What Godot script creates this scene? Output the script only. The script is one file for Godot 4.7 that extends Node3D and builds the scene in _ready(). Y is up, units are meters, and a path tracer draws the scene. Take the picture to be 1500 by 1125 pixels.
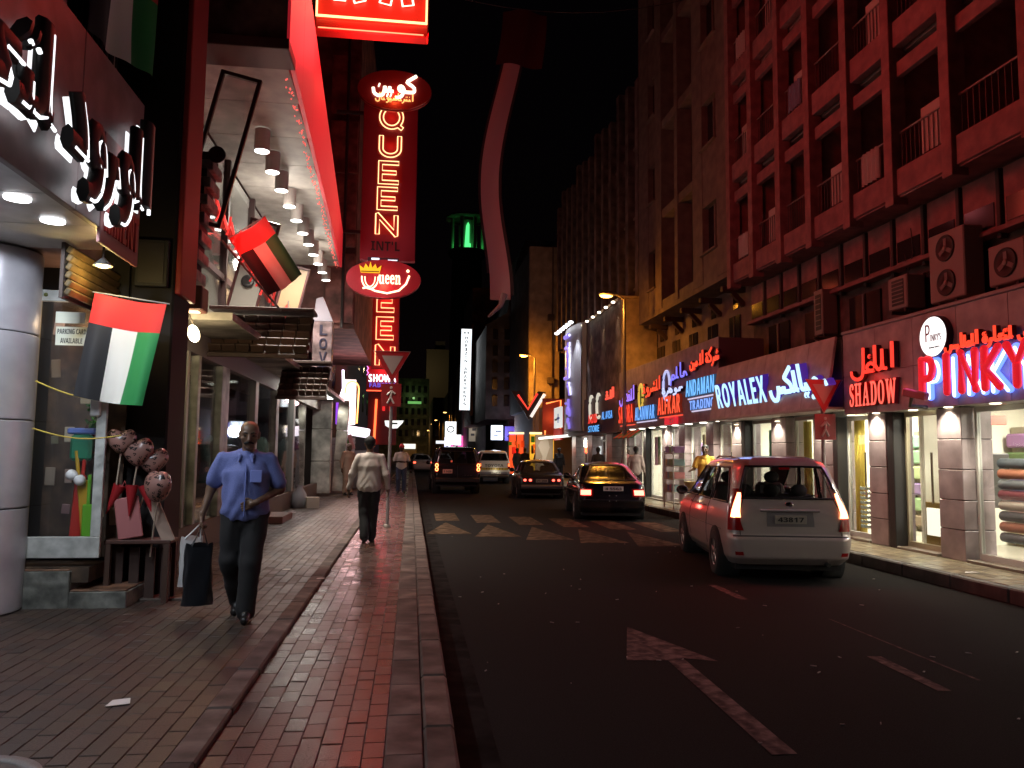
extends Node3D

# ---------------------------------------------------------------- mesh builder
class MB:
	var v := PackedVector3Array()
	var n := PackedVector3Array()
	var uv := PackedVector2Array()

	func tri(a: Vector3, b: Vector3, c: Vector3) -> void:   # counter-clockwise seen from outside
		var m := (b - a).cross(c - a).normalized()
		v.append(a); v.append(c); v.append(b)
		n.append(m); n.append(m); n.append(m)
		uv.append(Vector2.ZERO); uv.append(Vector2.ZERO); uv.append(Vector2.ZERO)

	func quad(a: Vector3, b: Vector3, c: Vector3, d: Vector3) -> void:
		tri(a, b, c); tri(a, c, d)

	func stri(p: Array, m: Array, t: Array) -> void:
		for k in [0, 2, 1]:
			v.append(p[k]); n.append(m[k]); uv.append(t[k])

	func grid(rows: Array, closed := false, flip := false, cut = null) -> MB:
		var r := rows.size()
		var c: int = rows[0].size()
		var nn := []
		for i in r:
			var line := PackedVector3Array()
			for j in c:
				var jl := (j - 1 + c) % c if closed else maxi(j - 1, 0)
				var jr := (j + 1) % c if closed else mini(j + 1, c - 1)
				var du: Vector3 = rows[i][jr] - rows[i][jl]
				var dv: Vector3 = rows[mini(i + 1, r - 1)][j] - rows[maxi(i - 1, 0)][j]
				var m := du.cross(dv)
				if m.length() < 1e-12:
					m = Vector3.UP if i > r / 2 else Vector3.DOWN
				m = m.normalized()
				line.append(-m if flip else m)
			nn.append(line)
		for i in r - 1:
			for j in (c if closed else c - 1):
				if cut != null and cut.call(i, j): continue
				var k := (j + 1) % c
				var a := [rows[i][j], rows[i][k], rows[i + 1][k], rows[i + 1][j]]
				var b := [nn[i][j], nn[i][k], nn[i + 1][k], nn[i + 1][j]]
				var u0 := float(j) / (c if closed else c - 1)
				var u1 := float(j + 1) / (c if closed else c - 1)
				var t0 := float(i) / (r - 1)
				var t1 := float(i + 1) / (r - 1)
				var t := [Vector2(u0, t0), Vector2(u1, t0), Vector2(u1, t1), Vector2(u0, t1)]
				if flip:
					stri([a[0], a[2], a[1]], [b[0], b[2], b[1]], [t[0], t[2], t[1]])
					stri([a[0], a[3], a[2]], [b[0], b[3], b[2]], [t[0], t[3], t[2]])
				else:
					stri([a[0], a[1], a[2]], [b[0], b[1], b[2]], [t[0], t[1], t[2]])
					stri([a[0], a[2], a[3]], [b[0], b[2], b[3]], [t[0], t[2], t[3]])
		return self

	func box(c: Vector3, s: Vector3, b := Basis(), bev := 0.0) -> MB:
		var h := s * 0.5
		if bev <= 0.0:
			var p := []
			for i in 8:
				p.append(c + b * Vector3(h.x if i & 1 else -h.x, h.y if i & 2 else -h.y, h.z if i & 4 else -h.z))
			quad(p[4], p[5], p[7], p[6]); quad(p[1], p[0], p[2], p[3])
			quad(p[5], p[1], p[3], p[7]); quad(p[0], p[4], p[6], p[2])
			quad(p[6], p[7], p[3], p[2]); quad(p[0], p[1], p[5], p[4])
			return self
		# chamfered on all twelve edges
		var e := minf(bev, minf(h.x, minf(h.y, h.z)) * 0.9)
		var q := {}
		for i in 8:
			var sg := Vector3(1 if i & 1 else -1, 1 if i & 2 else -1, 1 if i & 4 else -1)
			q[i] = [c + b * (sg * Vector3(h.x, h.y - e, h.z - e)), c + b * (sg * Vector3(h.x - e, h.y, h.z - e)), c + b * (sg * Vector3(h.x - e, h.y - e, h.z))]
		var f := [[4, 5, 7, 6, 2], [1, 0, 2, 3, 2], [5, 1, 3, 7, 0], [0, 4, 6, 2, 0], [6, 7, 3, 2, 1], [0, 1, 5, 4, 1]]
		for a in f:
			quad(q[a[0]][a[4]], q[a[1]][a[4]], q[a[2]][a[4]], q[a[3]][a[4]])
		for i in 8:
			var cc: Vector3 = q[i][0]
			var mm: Vector3 = (q[i][1] - cc).cross(q[i][2] - cc)
			if mm.dot(cc - c) > 0: tri(cc, q[i][1], q[i][2])
			else: tri(cc, q[i][2], q[i][1])
		for i in 8:
			for ax in 3:
				var j: int = i ^ (1 << ax)
				if j > i:
					var o1 := (ax + 1) % 3
					var o2 := (ax + 2) % 3
					var A: Vector3 = q[i][o1]; var B: Vector3 = q[j][o1]; var C: Vector3 = q[j][o2]; var D: Vector3 = q[i][o2]
					if (B - A).cross(C - A).dot((A + C) * 0.5 - c) > 0: quad(A, B, C, D)
					else: quad(A, D, C, B)
		return self

	func rng(x0: float, x1: float, y0: float, y1: float, d0: float, d1: float, bev := 0.0) -> MB:
		return box(Vector3((x0 + x1) / 2, (y0 + y1) / 2, -(d0 + d1) / 2), Vector3(absf(x1 - x0), absf(y1 - y0), absf(d1 - d0)), Basis(), bev)

	func tube(path: Array, r: float, sides := 6, closed := false, flat := Vector3.ZERO, rend := -1.0) -> MB:
		var m := path.size()
		if m < 2: return self
		var rows := []
		var last := Vector3.ZERO
		for i in m:
			var a: Vector3 = path[(i - 1 + m) % m] if closed else path[maxi(i - 1, 0)]
			var b: Vector3 = path[(i + 1) % m] if closed else path[mini(i + 1, m - 1)]
			var t := (b - a).normalized()
			if t.length() < 0.5: t = last if last.length() > 0.5 else Vector3.UP
			last = t
			var up := flat if flat != Vector3.ZERO else (Vector3.UP if absf(t.y) < 0.95 else Vector3.RIGHT)
			var s := t.cross(up).normalized()
			if s.length() < 0.5: s = t.cross(Vector3(0.3, 0.2, 0.9)).normalized()
			var w := s.cross(t).normalized()
			var rad := r if rend < 0.0 else lerpf(r, rend, float(i) / (m - 1))
			var p0: Vector3 = path[i]
			var line := PackedVector3Array()
			for k in sides:
				var g := TAU * k / sides
				line.append(p0 + s * cos(g) * rad + w * sin(g) * rad)
			rows.append(line)
		if closed:
			rows.append(rows[0])
		grid(rows, true, true)
		if not closed:
			for e in [[0, false], [m - 1, true]]:
				var ring: PackedVector3Array = rows[e[0]]
				for k in sides:
					var k2 := (k + 1) % sides
					if e[1]: tri(path[e[0]], ring[k2], ring[k])
					else: tri(path[e[0]], ring[k], ring[k2])
		return self

	func lathe(prof: Array, sides := 16, xf := Transform3D()) -> MB:   # [radius, height] upwards
		var rows := []
		for p in prof:
			var line := PackedVector3Array()
			for k in sides:
				var g := -TAU * k / sides
				line.append(xf * Vector3(cos(g) * p[0], p[1], sin(g) * p[0]))
			rows.append(line)
		return grid(rows, true)

	func prism(poly: PackedVector2Array, depth: float, xf := Transform3D()) -> MB:   # polygon in xy, front face at +depth/2
		var p := poly
		if Geometry2D.is_polygon_clockwise(p):
			p = poly.duplicate(); p.reverse()
		var ix := Geometry2D.triangulate_polygon(p)
		var h := depth * 0.5
		for i in range(0, ix.size(), 3):
			var a := p[ix[i]]; var b := p[ix[i + 1]]; var c := p[ix[i + 2]]
			if (b - a).cross(c - a) < 0:
				var t := b; b = c; c = t
			tri(xf * Vector3(a.x, a.y, h), xf * Vector3(b.x, b.y, h), xf * Vector3(c.x, c.y, h))
			tri(xf * Vector3(a.x, a.y, -h), xf * Vector3(c.x, c.y, -h), xf * Vector3(b.x, b.y, -h))
		for i in p.size():
			var a := p[i]; var b := p[(i + 1) % p.size()]
			quad(xf * Vector3(a.x, a.y, -h), xf * Vector3(b.x, b.y, -h), xf * Vector3(b.x, b.y, h), xf * Vector3(a.x, a.y, h))
		return self

	func ell(c: Vector3, r: Vector3, nu := 14, nv := 9, b := Basis()) -> MB:
		var rows := []
		for i in nv + 1:
			var la := -PI / 2 + PI * i / nv
			var line := PackedVector3Array()
			for k in nu:
				var g := -TAU * k / nu
				line.append(c + b * Vector3(cos(la) * cos(g) * r.x, sin(la) * r.y, cos(la) * sin(g) * r.z))
			rows.append(line)
		return grid(rows, true)

	func mesh() -> ArrayMesh:
		var a := []
		a.resize(Mesh.ARRAY_MAX)
		a[Mesh.ARRAY_VERTEX] = v
		a[Mesh.ARRAY_NORMAL] = n
		a[Mesh.ARRAY_TEX_UV] = uv
		var m := ArrayMesh.new()
		m.add_surface_from_arrays(Mesh.PRIMITIVE_TRIANGLES, a)
		return m

# ---------------------------------------------------------------- nodes
var used := {}
var mats := {}
var tex_grain: Texture2D
var tex_fine: Texture2D
var tex_stain: Texture2D
var tex_fine_n: Texture2D
var tex_grain_n: Texture2D
var rng := RandomNumberGenerator.new()

func numbered(called: String) -> String:
	if not used.has(called):
		used[called] = 0
		return called
	used[called] += 1
	return "%s_%03d" % [called, used[called]]

func thing(called: String, label: String, category: String, at := Vector3.ZERO, turn := 0.0, group := "") -> Node3D:
	var o := Node3D.new()
	o.name = numbered(called)
	add_child(o)
	o.position = at
	o.rotation.y = turn
	o.set_meta("label", label)
	o.set_meta("category", category)
	if group: o.set_meta("group", group)
	return o

func struct(called: String, label := "") -> Node3D:
	var o := Node3D.new()
	o.name = numbered(called)
	add_child(o)
	o.set_meta("kind", "structure")
	if label: o.set_meta("label", label)
	return o

func put(parent: Node3D, called: String, mesh: Mesh, m: Material, at := Vector3.ZERO, b := Basis()) -> MeshInstance3D:
	var o := MeshInstance3D.new()
	o.name = called
	o.mesh = mesh
	o.material_override = m
	o.transform = Transform3D(b, at)
	parent.add_child(o, true)
	return o

func part(parent: Node3D, called: String, mb: MB, m: Material) -> MeshInstance3D:   # built in the parent's own space
	return put(parent, called, mb.mesh(), m)

func wpart(parent: Node3D, called: String, mb: MB, m: Material) -> MeshInstance3D:   # built in world space, kept under an unturned thing
	var off := Vector3.ZERO
	var q: Node3D = parent
	while q != null and q != self:
		off += q.position
		q = q.get_parent() as Node3D
	for i in mb.v.size():
		mb.v[i] = mb.v[i] - off
	return put(parent, called, mb.mesh(), m)

func bx(x0: float, x1: float, y0: float, y1: float, d0: float, d1: float, bev := 0.0) -> MB:
	return MB.new().rng(x0, x1, y0, y1, d0, d1, bev)

func W(x: float, y: float, d: float) -> Vector3:
	return Vector3(x, y, -d)

# ---------------------------------------------------------------- materials
func noise_tex(freq: float, lo: float, hi: float, oct := 4, sd := 1, normal := false, strength := 4.0, size := 512, ty := FastNoiseLite.TYPE_SIMPLEX_SMOOTH) -> Texture2D:
	var f := FastNoiseLite.new()
	f.noise_type = ty
	f.seed = sd
	f.frequency = freq
	f.fractal_octaves = oct
	var t := NoiseTexture2D.new()
	t.width = size
	t.height = size
	t.seamless = true
	t.noise = f
	if normal:
		t.as_normal_map = true
		t.bump_strength = strength
	else:
		var g := Gradient.new()
		g.set_color(0, Color(lo, lo, lo))
		g.set_color(1, Color(hi, hi, hi))
		t.color_ramp = g
	return t

func M(r: float, g: float, b: float, rough := 0.7, o := {}) -> StandardMaterial3D:
	var key := str([r, g, b, rough, o])
	if mats.has(key): return mats[key]
	var m := StandardMaterial3D.new()
	m.albedo_color = Color(r, g, b).linear_to_srgb()
	m.roughness = rough
	m.metallic = o.get("metal", 0.0)
	var t: String = o.get("tex", "")
	if t:
		m.uv1_triplanar = true
		m.uv1_world_triplanar = o.get("world", true)
		var s: float = o.get("scale", 0.5)
		m.uv1_scale = Vector3(s, s, s)
		m.albedo_texture = {"grain": tex_grain, "fine": tex_fine, "stain": tex_stain}[t]
		if o.get("bump", 0.0) > 0.0:
			m.normal_enabled = true
			m.normal_texture = tex_fine_n if t == "fine" else tex_grain_n
			m.normal_scale = o.bump
	if o.has("spec"): m.metallic_specular = o.spec
	if o.has("coat"):
		m.clearcoat_enabled = true
		m.clearcoat = o.coat
		m.clearcoat_roughness = 0.05
	if o.has("rim"):
		m.rim_enabled = true
		m.rim = o.rim
		m.rim_tint = 0.5
	if o.has("back"):
		m.backlight_enabled = true
		m.backlight = Color(o.back, o.back, o.back).linear_to_srgb()
	mats[key] = m
	return m

func glow(r: float, g: float, b: float, e := 1.0, base := 0.5) -> StandardMaterial3D:
	var key := str(["glow", r, g, b, e, base])
	if mats.has(key): return mats[key]
	var m := StandardMaterial3D.new()
	m.albedo_color = Color(minf(r, 1) * base, minf(g, 1) * base, minf(b, 1) * base).linear_to_srgb()
	m.roughness = 0.5
	m.emission_enabled = true
	m.emission = Color(r, g, b).linear_to_srgb()
	m.emission_energy_multiplier = e
	mats[key] = m
	return m

func glass(tint := 0.06, r := 0.02, g := 0.025, b := 0.025, rough := 0.03) -> StandardMaterial3D:
	var key := str(["glass", tint, r, g, b, rough])
	if mats.has(key): return mats[key]
	var m := StandardMaterial3D.new()
	m.albedo_color = Color(Color(r, g, b).linear_to_srgb(), tint)
	m.roughness = rough
	m.metallic_specular = 0.5 if tint < 0.2 else 0.22
	m.transparency = BaseMaterial3D.TRANSPARENCY_ALPHA
	mats[key] = m
	return m

# ---------------------------------------------------------------- lights
func lin(r: float, g: float, b: float) -> Color:
	return Color(r, g, b).linear_to_srgb()

func omni(called: String, at: Vector3, c: Color, e: float, size := 0.1) -> void:
	var l := OmniLight3D.new()
	l.name = numbered(called)
	l.position = at
	l.light_color = c
	l.light_energy = e
	l.light_size = size
	l.omni_range = 40.0
	l.omni_attenuation = 2.0
	l.shadow_enabled = true
	add_child(l)

func spot(called: String, at: Vector3, to: Vector3, c: Color, e: float, angle := 45.0, size := 0.05, soft := 0.6) -> void:
	var l := SpotLight3D.new()
	l.name = numbered(called)
	l.light_color = c
	l.light_energy = e
	l.light_size = size
	l.spot_range = 40.0
	l.spot_attenuation = 2.0
	l.spot_angle = angle
	l.spot_angle_attenuation = soft
	l.shadow_enabled = true
	add_child(l)
	l.look_at_from_position(at, to, Vector3.UP if absf((to - at).normalized().y) < 0.98 else Vector3.BACK)

func area(called: String, at: Vector3, dir: Vector3, w: float, h: float, c: Color, e: float) -> void:
	var l := AreaLight3D.new()
	l.name = numbered(called)
	l.light_color = c
	l.light_energy = e
	l.area_size = Vector2(w, h)
	l.area_range = 40.0
	l.shadow_enabled = true
	add_child(l)
	l.look_at_from_position(at, at + dir, Vector3.UP if absf(dir.normalized().y) < 0.98 else Vector3.BACK)

# ---------------------------------------------------------------- lettering
var fonts := {}
func font(kind: String, bold: bool) -> SystemFont:
	var k := kind + str(bold)
	if not fonts.has(k):
		var f := SystemFont.new()
		f.font_names = PackedStringArray([kind])
		f.font_weight = 700 if bold else 400
		fonts[k] = f
	return fonts[k]

var tms := {}
func text_mesh(s: String, kind := "Droid Sans", bold := true, depth := 0.02) -> TextMesh:
	var k := s + kind + str(bold) + str(depth)
	if not tms.has(k):
		var t := TextMesh.new()
		t.text = s
		t.font = font(kind, bold)
		t.font_size = 64
		t.pixel_size = 0.01
		t.depth = depth
		t.curve_step = 1.0
		tms[k] = t
	return tms[k]

# lettering centred on `at`, fitted into w x h, facing the way of basis b; depth in metres
func write(parent: Node3D, called: String, s: String, at: Vector3, b: Basis, w: float, h: float, depth: float, m: Material, kind := "Droid Sans", bold := true) -> void:
	var t := text_mesh(s, kind, bold, 0.1)
	var ab := t.get_aabb()
	var sx := w / maxf(ab.size.x, 0.01)
	var sy := h / maxf(ab.size.y, 0.01)
	var bb := b * Basis.from_scale(Vector3(sx, sy, depth / 0.1))
	put(parent, called, t, m, at - bb * Vector3(ab.get_center().x, ab.get_center().y, 0), bb)

# each letter a part with a dark return and a shining face
func channel(parent: Node3D, s: String, at: Vector3, b: Basis, w: float, h: float, depth: float, side: Material, face: Material, kind := "Droid Sans", gap := 0.12, called := "neon_letter") -> void:
	var total := 0.0
	var ws := []
	for ch in s:
		var a := text_mesh(ch, kind, true, 0.1).get_aabb().size.x if ch != " " else 0.15
		ws.append(a)
		total += a
	var g := total * gap / s.length()
	total += g * (s.length() - 1)
	var x := -w / 2
	var k := w / total
	for i in s.length():
		var cw: float = ws[i] * k
		if s[i] != " ":
			var c := at + b * Vector3(x + cw / 2, 0, 0)
			write(parent, called + "_return", s[i], c, b, cw, h, depth, side, kind)
			write(parent, called, s[i], c + b * Vector3(0, 0, depth / 2 + 0.006), b, cw * 0.9, h * 0.95, 0.008, face, kind)
		x += cw + g * k

const TOOTH := [[[0, 0], [-0.17, 0], [-0.18, 0.3], [-0.19, 0], [-0.36, 0]]]
func glyph(ch: String, from_right: bool, to_left: bool) -> Array:   # [strokes, width]; dots are short strokes
	var s := []
	var w := 0.4
	match ch:
		"ا":
			s = [[[0, 0], [-0.1, 0.02], [-0.13, 0.2], [-0.13, 1.0]]] if from_right else [[[-0.08, 0], [-0.08, 1.0]]]
			w = 0.26
		"ل":
			if to_left: s = [[[0, 0], [-0.14, 0.03], [-0.15, 1.0], [-0.16, 0.06], [-0.32, 0]]]; w = 0.32
			else: s = [[[-0.04, 1.0], [-0.05, 0.05], [-0.12, -0.22], [-0.35, -0.28], [-0.55, -0.12], [-0.58, 0.1]]]; w = 0.66
		"ك":
			if to_left: s = [[[0, 0.95], [-0.42, 0.62], [-0.46, 0.55], [-0.1, 0.28], [-0.08, 0.08], [-0.15, 0], [-0.56, 0]]]; w = 0.56
			else: s = [[[0, 1], [-0.02, 0.1], [-0.1, 0], [-0.6, 0], [-0.65, 0.25]], [[-0.2, 0.5], [-0.4, 0.45], [-0.25, 0.3], [-0.42, 0.2]]]; w = 0.74
		"و":
			s = [[[0, 0], [-0.06, 0.26], [-0.18, 0.34], [-0.28, 0.22], [-0.22, 0.04], [-0.06, 0.0], [-0.1, -0.2], [-0.25, -0.33], [-0.42, -0.34]]]
			w = 0.46
		"ر", "ز":
			s = [[[0, 0], [-0.1, 0.26], [-0.14, 0.0], [-0.24, -0.22], [-0.42, -0.33]]]
			if ch == "ز": s.append([[-0.16, 0.45], [-0.2, 0.47]])
			w = 0.36
		"د":
			s = [[[0, 0], [-0.02, 0.0], [-0.36, 0.02]], [[-0.02, 0.02], [-0.06, 0.25], [-0.2, 0.5]]]
			w = 0.46
		"ن":
			if to_left: s = TOOTH + [[[-0.16, 0.52], [-0.2, 0.54]]]; w = 0.36
			else: s = [[[0, 0], [-0.05, 0.3], [-0.07, 0], [-0.14, -0.24], [-0.34, -0.3], [-0.56, -0.16], [-0.6, 0.14]], [[-0.3, 0.3], [-0.34, 0.32]]]; w = 0.68
		"ت":
			if to_left: s = TOOTH + [[[-0.08, 0.52], [-0.12, 0.54]], [[-0.24, 0.52], [-0.28, 0.54]]]; w = 0.36
			else: s = [[[0, 0.26], [-0.04, 0.04], [-0.15, 0], [-0.6, 0], [-0.7, 0.28]], [[-0.28, 0.4], [-0.32, 0.42]], [[-0.42, 0.4], [-0.46, 0.42]]]; w = 0.8
		"ب":
			if to_left: s = TOOTH + [[[-0.16, -0.24], [-0.2, -0.22]]]; w = 0.36
			else: s = [[[0, 0.26], [-0.04, 0.04], [-0.15, 0], [-0.6, 0], [-0.7, 0.28]], [[-0.33, -0.24], [-0.37, -0.22]]]; w = 0.8
		"ي":
			if to_left: s = TOOTH + [[[-0.1, -0.24], [-0.14, -0.22]], [[-0.26, -0.24], [-0.3, -0.22]]]; w = 0.36
			else: s = [[[0, 0.12], [-0.12, 0.2], [-0.16, 0.04], [-0.05, -0.14], [-0.3, -0.32], [-0.58, -0.2], [-0.64, 0.05]]]; w = 0.72
		"س", "ش":
			s = [[[0, 0], [-0.02, 0.28], [-0.06, 0.02], [-0.18, 0.02], [-0.2, 0.26], [-0.24, 0.02], [-0.36, 0.02], [-0.38, 0.28]]]
			if to_left: s.append([[-0.38, 0.28], [-0.41, 0], [-0.6, 0]]); w = 0.6
			else: s.append([[-0.38, 0.28], [-0.42, -0.05], [-0.56, -0.28], [-0.8, -0.28], [-0.95, -0.08], [-0.97, 0.15]]); w = 1.04
			if ch == "ش": s += [[[-0.12, 0.48], [-0.15, 0.5]], [[-0.24, 0.48], [-0.27, 0.5]], [[-0.18, 0.62], [-0.21, 0.64]]]
		"م":
			s = [[[0, 0], [-0.06, 0.24], [-0.22, 0.26], [-0.28, 0.06], [-0.16, -0.06], [-0.06, 0.02]]]
			if to_left: s.append([[-0.2, 0.0], [-0.36, 0]]); w = 0.36
			else: s.append([[-0.26, 0.0], [-0.36, -0.1], [-0.38, -0.45]]); w = 0.44
		"ه", "ة":
			s = [[[0, 0], [-0.06, 0.3], [-0.2, 0.4], [-0.34, 0.2], [-0.28, 0.02], [-0.05, 0.02]]]
			w = 0.42
			if ch == "ة": s += [[[-0.12, 0.58], [-0.16, 0.6]], [[-0.26, 0.58], [-0.3, 0.6]]]
		"ع":
			s = [[[0, 0], [-0.1, 0.26], [-0.32, 0.26], [-0.2, 0.04], [-0.42, 0]]]
			w = 0.42
		"ط", "ظ":
			s = [[[0, 0], [-0.12, 0.22], [-0.34, 0.34], [-0.48, 0.2], [-0.4, 0.02], [-0.1, 0.0], [-0.56, 0]], [[-0.12, 0.1], [-0.12, 1.0]]]
			if ch == "ظ": s.append([[-0.32, 0.58], [-0.36, 0.6]])
			w = 0.56
		"ف", "ق":
			s = [[[0, 0], [-0.08, 0.02], [-0.08, 0.3], [-0.2, 0.42], [-0.3, 0.3], [-0.18, 0.16], [-0.2, 0], [-0.4, 0]], [[-0.16, 0.62], [-0.2, 0.64]]]
			w = 0.4
		"ج", "ح":
			s = [[[0, 0.3], [-0.4, 0.32], [-0.15, 0.05], [-0.5, 0]]] if to_left else [[[0, 0.3], [-0.4, 0.34], [-0.12, 0.05], [-0.1, -0.2], [-0.35, -0.36], [-0.55, -0.28]]]
			w = 0.55
		_:
			w = 0.3
	return [s, w]

func arabic(text: String) -> Array:   # [polylines, width], written from x = 0 leftwards, 1 unit tall
	var out := []
	var x := 0.0
	var join := false
	for i in text.length():
		var ch := text[i]
		var nxt := text[i + 1] if i + 1 < text.length() else " "
		var links := not ch in ["ا", "و", "ر", "ز", "د", " "] and nxt != " "
		var g := glyph(ch, join, links)
		if not join and ch != " ": x -= 0.06
		for st in g[0]:
			var pl := []
			for p in st: pl.append(Vector2(x + p[0], p[1]))
			out.append(pl)
		x -= g[1]
		join = links and ch != " "
	return [out, -x]

# Arabic lettering as round strokes: centred on `at`, fitted to width w, h per unit of height
func write_arabic(parent: Node3D, called: String, text: String, at: Vector3, b: Basis, w: float, h: float, r: float, m: Material, squash := 1.0, per_stroke := false) -> void:
	var a := arabic(text)
	var k: float = w / a[1]
	var mb := MB.new()
	for pl in a[0]:
		var path := []
		for p in pl: path.append(Vector3((p.x + a[1] / 2) * k, (p.y - 0.4) * h, 0))
		var one := MB.new() if per_stroke else mb
		one.tube(smooth(path), r * (1.25 if pl.size() == 2 else 1.0), 7, false, Vector3(0, 0, 1))
		if per_stroke: put(parent, called, one.mesh(), m, at, b * Basis.from_scale(Vector3(1, 1, squash)))
	if not per_stroke: put(parent, called, mb.mesh(), m, at, b * Basis.from_scale(Vector3(1, 1, squash)))

func smooth(p: Array) -> Array:   # corners rounded a little, ends kept
	if p.size() < 3: return p
	var o := [p[0]]
	for i in range(1, p.size() - 1):
		o.append(p[i].lerp(p[i - 1], 0.22)); o.append(p[i].lerp(p[i + 1], 0.22))
	o.append(p[-1])
	return o

func v3(pts: Array, z := 0.0) -> Array:
	var o := []
	for p in pts: o.append(Vector3(p[0], p[1], z))
	return o

func arc(c: Vector2, rx: float, ry: float, a0: float, a1: float, n := 14) -> Array:
	var o := []
	for i in n + 1:
		var a := deg_to_rad(lerpf(a0, a1, float(i) / n))
		o.append([c.x + cos(a) * rx, c.y + sin(a) * ry])
	return o

# centre lines of capital letters, 1 tall and about 0.8 wide
func strokes(ch: String) -> Array:
	match ch:
		"Q": return [arc(Vector2(0, 0), 0.42, 0.5, 90, 449, 26), [[0.1, -0.25], [0.46, -0.56]]]
		"U": return [[[-0.38, 0.5], [-0.38, -0.15]] + arc(Vector2(0, -0.15), 0.38, 0.35, 180, 360, 12) + [[0.38, 0.5]]]
		"E": return [[[0.4, 0.5], [-0.36, 0.5], [-0.36, -0.5], [0.4, -0.5]], [[-0.36, 0.0], [0.3, 0.0]]]
		"N": return [[[-0.38, -0.5], [-0.38, 0.5], [0.38, -0.5], [0.38, 0.5]]]
		"P": return [[[-0.32, -0.5], [-0.32, 0.5], [0.1, 0.5]] + arc(Vector2(0.1, 0.22), 0.28, 0.28, 90, -90, 10) + [[-0.32, -0.06]]]
		"I": return [[[0, 0.5], [0, -0.5]]]
		"K": return [[[-0.34, 0.5], [-0.34, -0.5]], [[0.36, 0.5], [-0.3, -0.02], [0.38, -0.5]]]
		"Y": return [[[-0.42, 0.5], [0, 0.0], [0.42, 0.5]], [[0, 0.0], [0, -0.5]]]
		"R": return [[[-0.34, -0.5], [-0.34, 0.5], [0.1, 0.5]] + arc(Vector2(0.1, 0.24), 0.26, 0.26, 90, -90, 10) + [[-0.34, -0.02]], [[0.05, -0.02], [0.4, -0.5]]]
		"A": return [[[-0.42, -0.5], [0, 0.5], [0.42, -0.5]], [[-0.26, -0.14], [0.26, -0.14]]]
	return []

# hollow neon letter: the outline of a stroked letter in thin glass tube
func outline_letter(ch: String, w: float, h: float, thick: float, tube_r: float) -> MB:
	var mb := MB.new()
	var polys: Array[PackedVector2Array] = []
	for st in strokes(ch):
		var pv := PackedVector2Array()
		for p in st: pv.append(Vector2(p[0] * w, p[1] * h))
		for g in Geometry2D.offset_polyline(pv, thick, Geometry2D.JOIN_MITER, Geometry2D.END_BUTT):
			polys.append(g)
	var merged := true
	while merged and polys.size() > 1:
		merged = false
		for i in polys.size():
			for j in range(i + 1, polys.size()):
				if Geometry2D.is_polygon_clockwise(polys[i]) or Geometry2D.is_polygon_clockwise(polys[j]): continue
				var u := Geometry2D.merge_polygons(polys[i], polys[j])
				if u.size() == 1:
					polys.remove_at(j); polys.remove_at(i); polys.append(u[0])
					merged = true
					break
			if merged: break
	for g in polys:
		var path := []
		for p in g: path.append(Vector3(p.x, p.y, 0))
		mb.tube(path, tube_r, 6, true, Vector3(0, 0, 1))
	return mb

func stroke_letter(ch: String, w: float, h: float, r: float) -> MB:
	var mb := MB.new()
	for st in strokes(ch):
		var path := []
		for p in st: path.append(Vector3(p[0] * w, p[1] * h, 0))
		mb.tube(path, r, 8, false, Vector3(0, 0, 1))
		for e in path: mb.ell(e, Vector3(r, r, r), 8, 5)
	return mb

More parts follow.
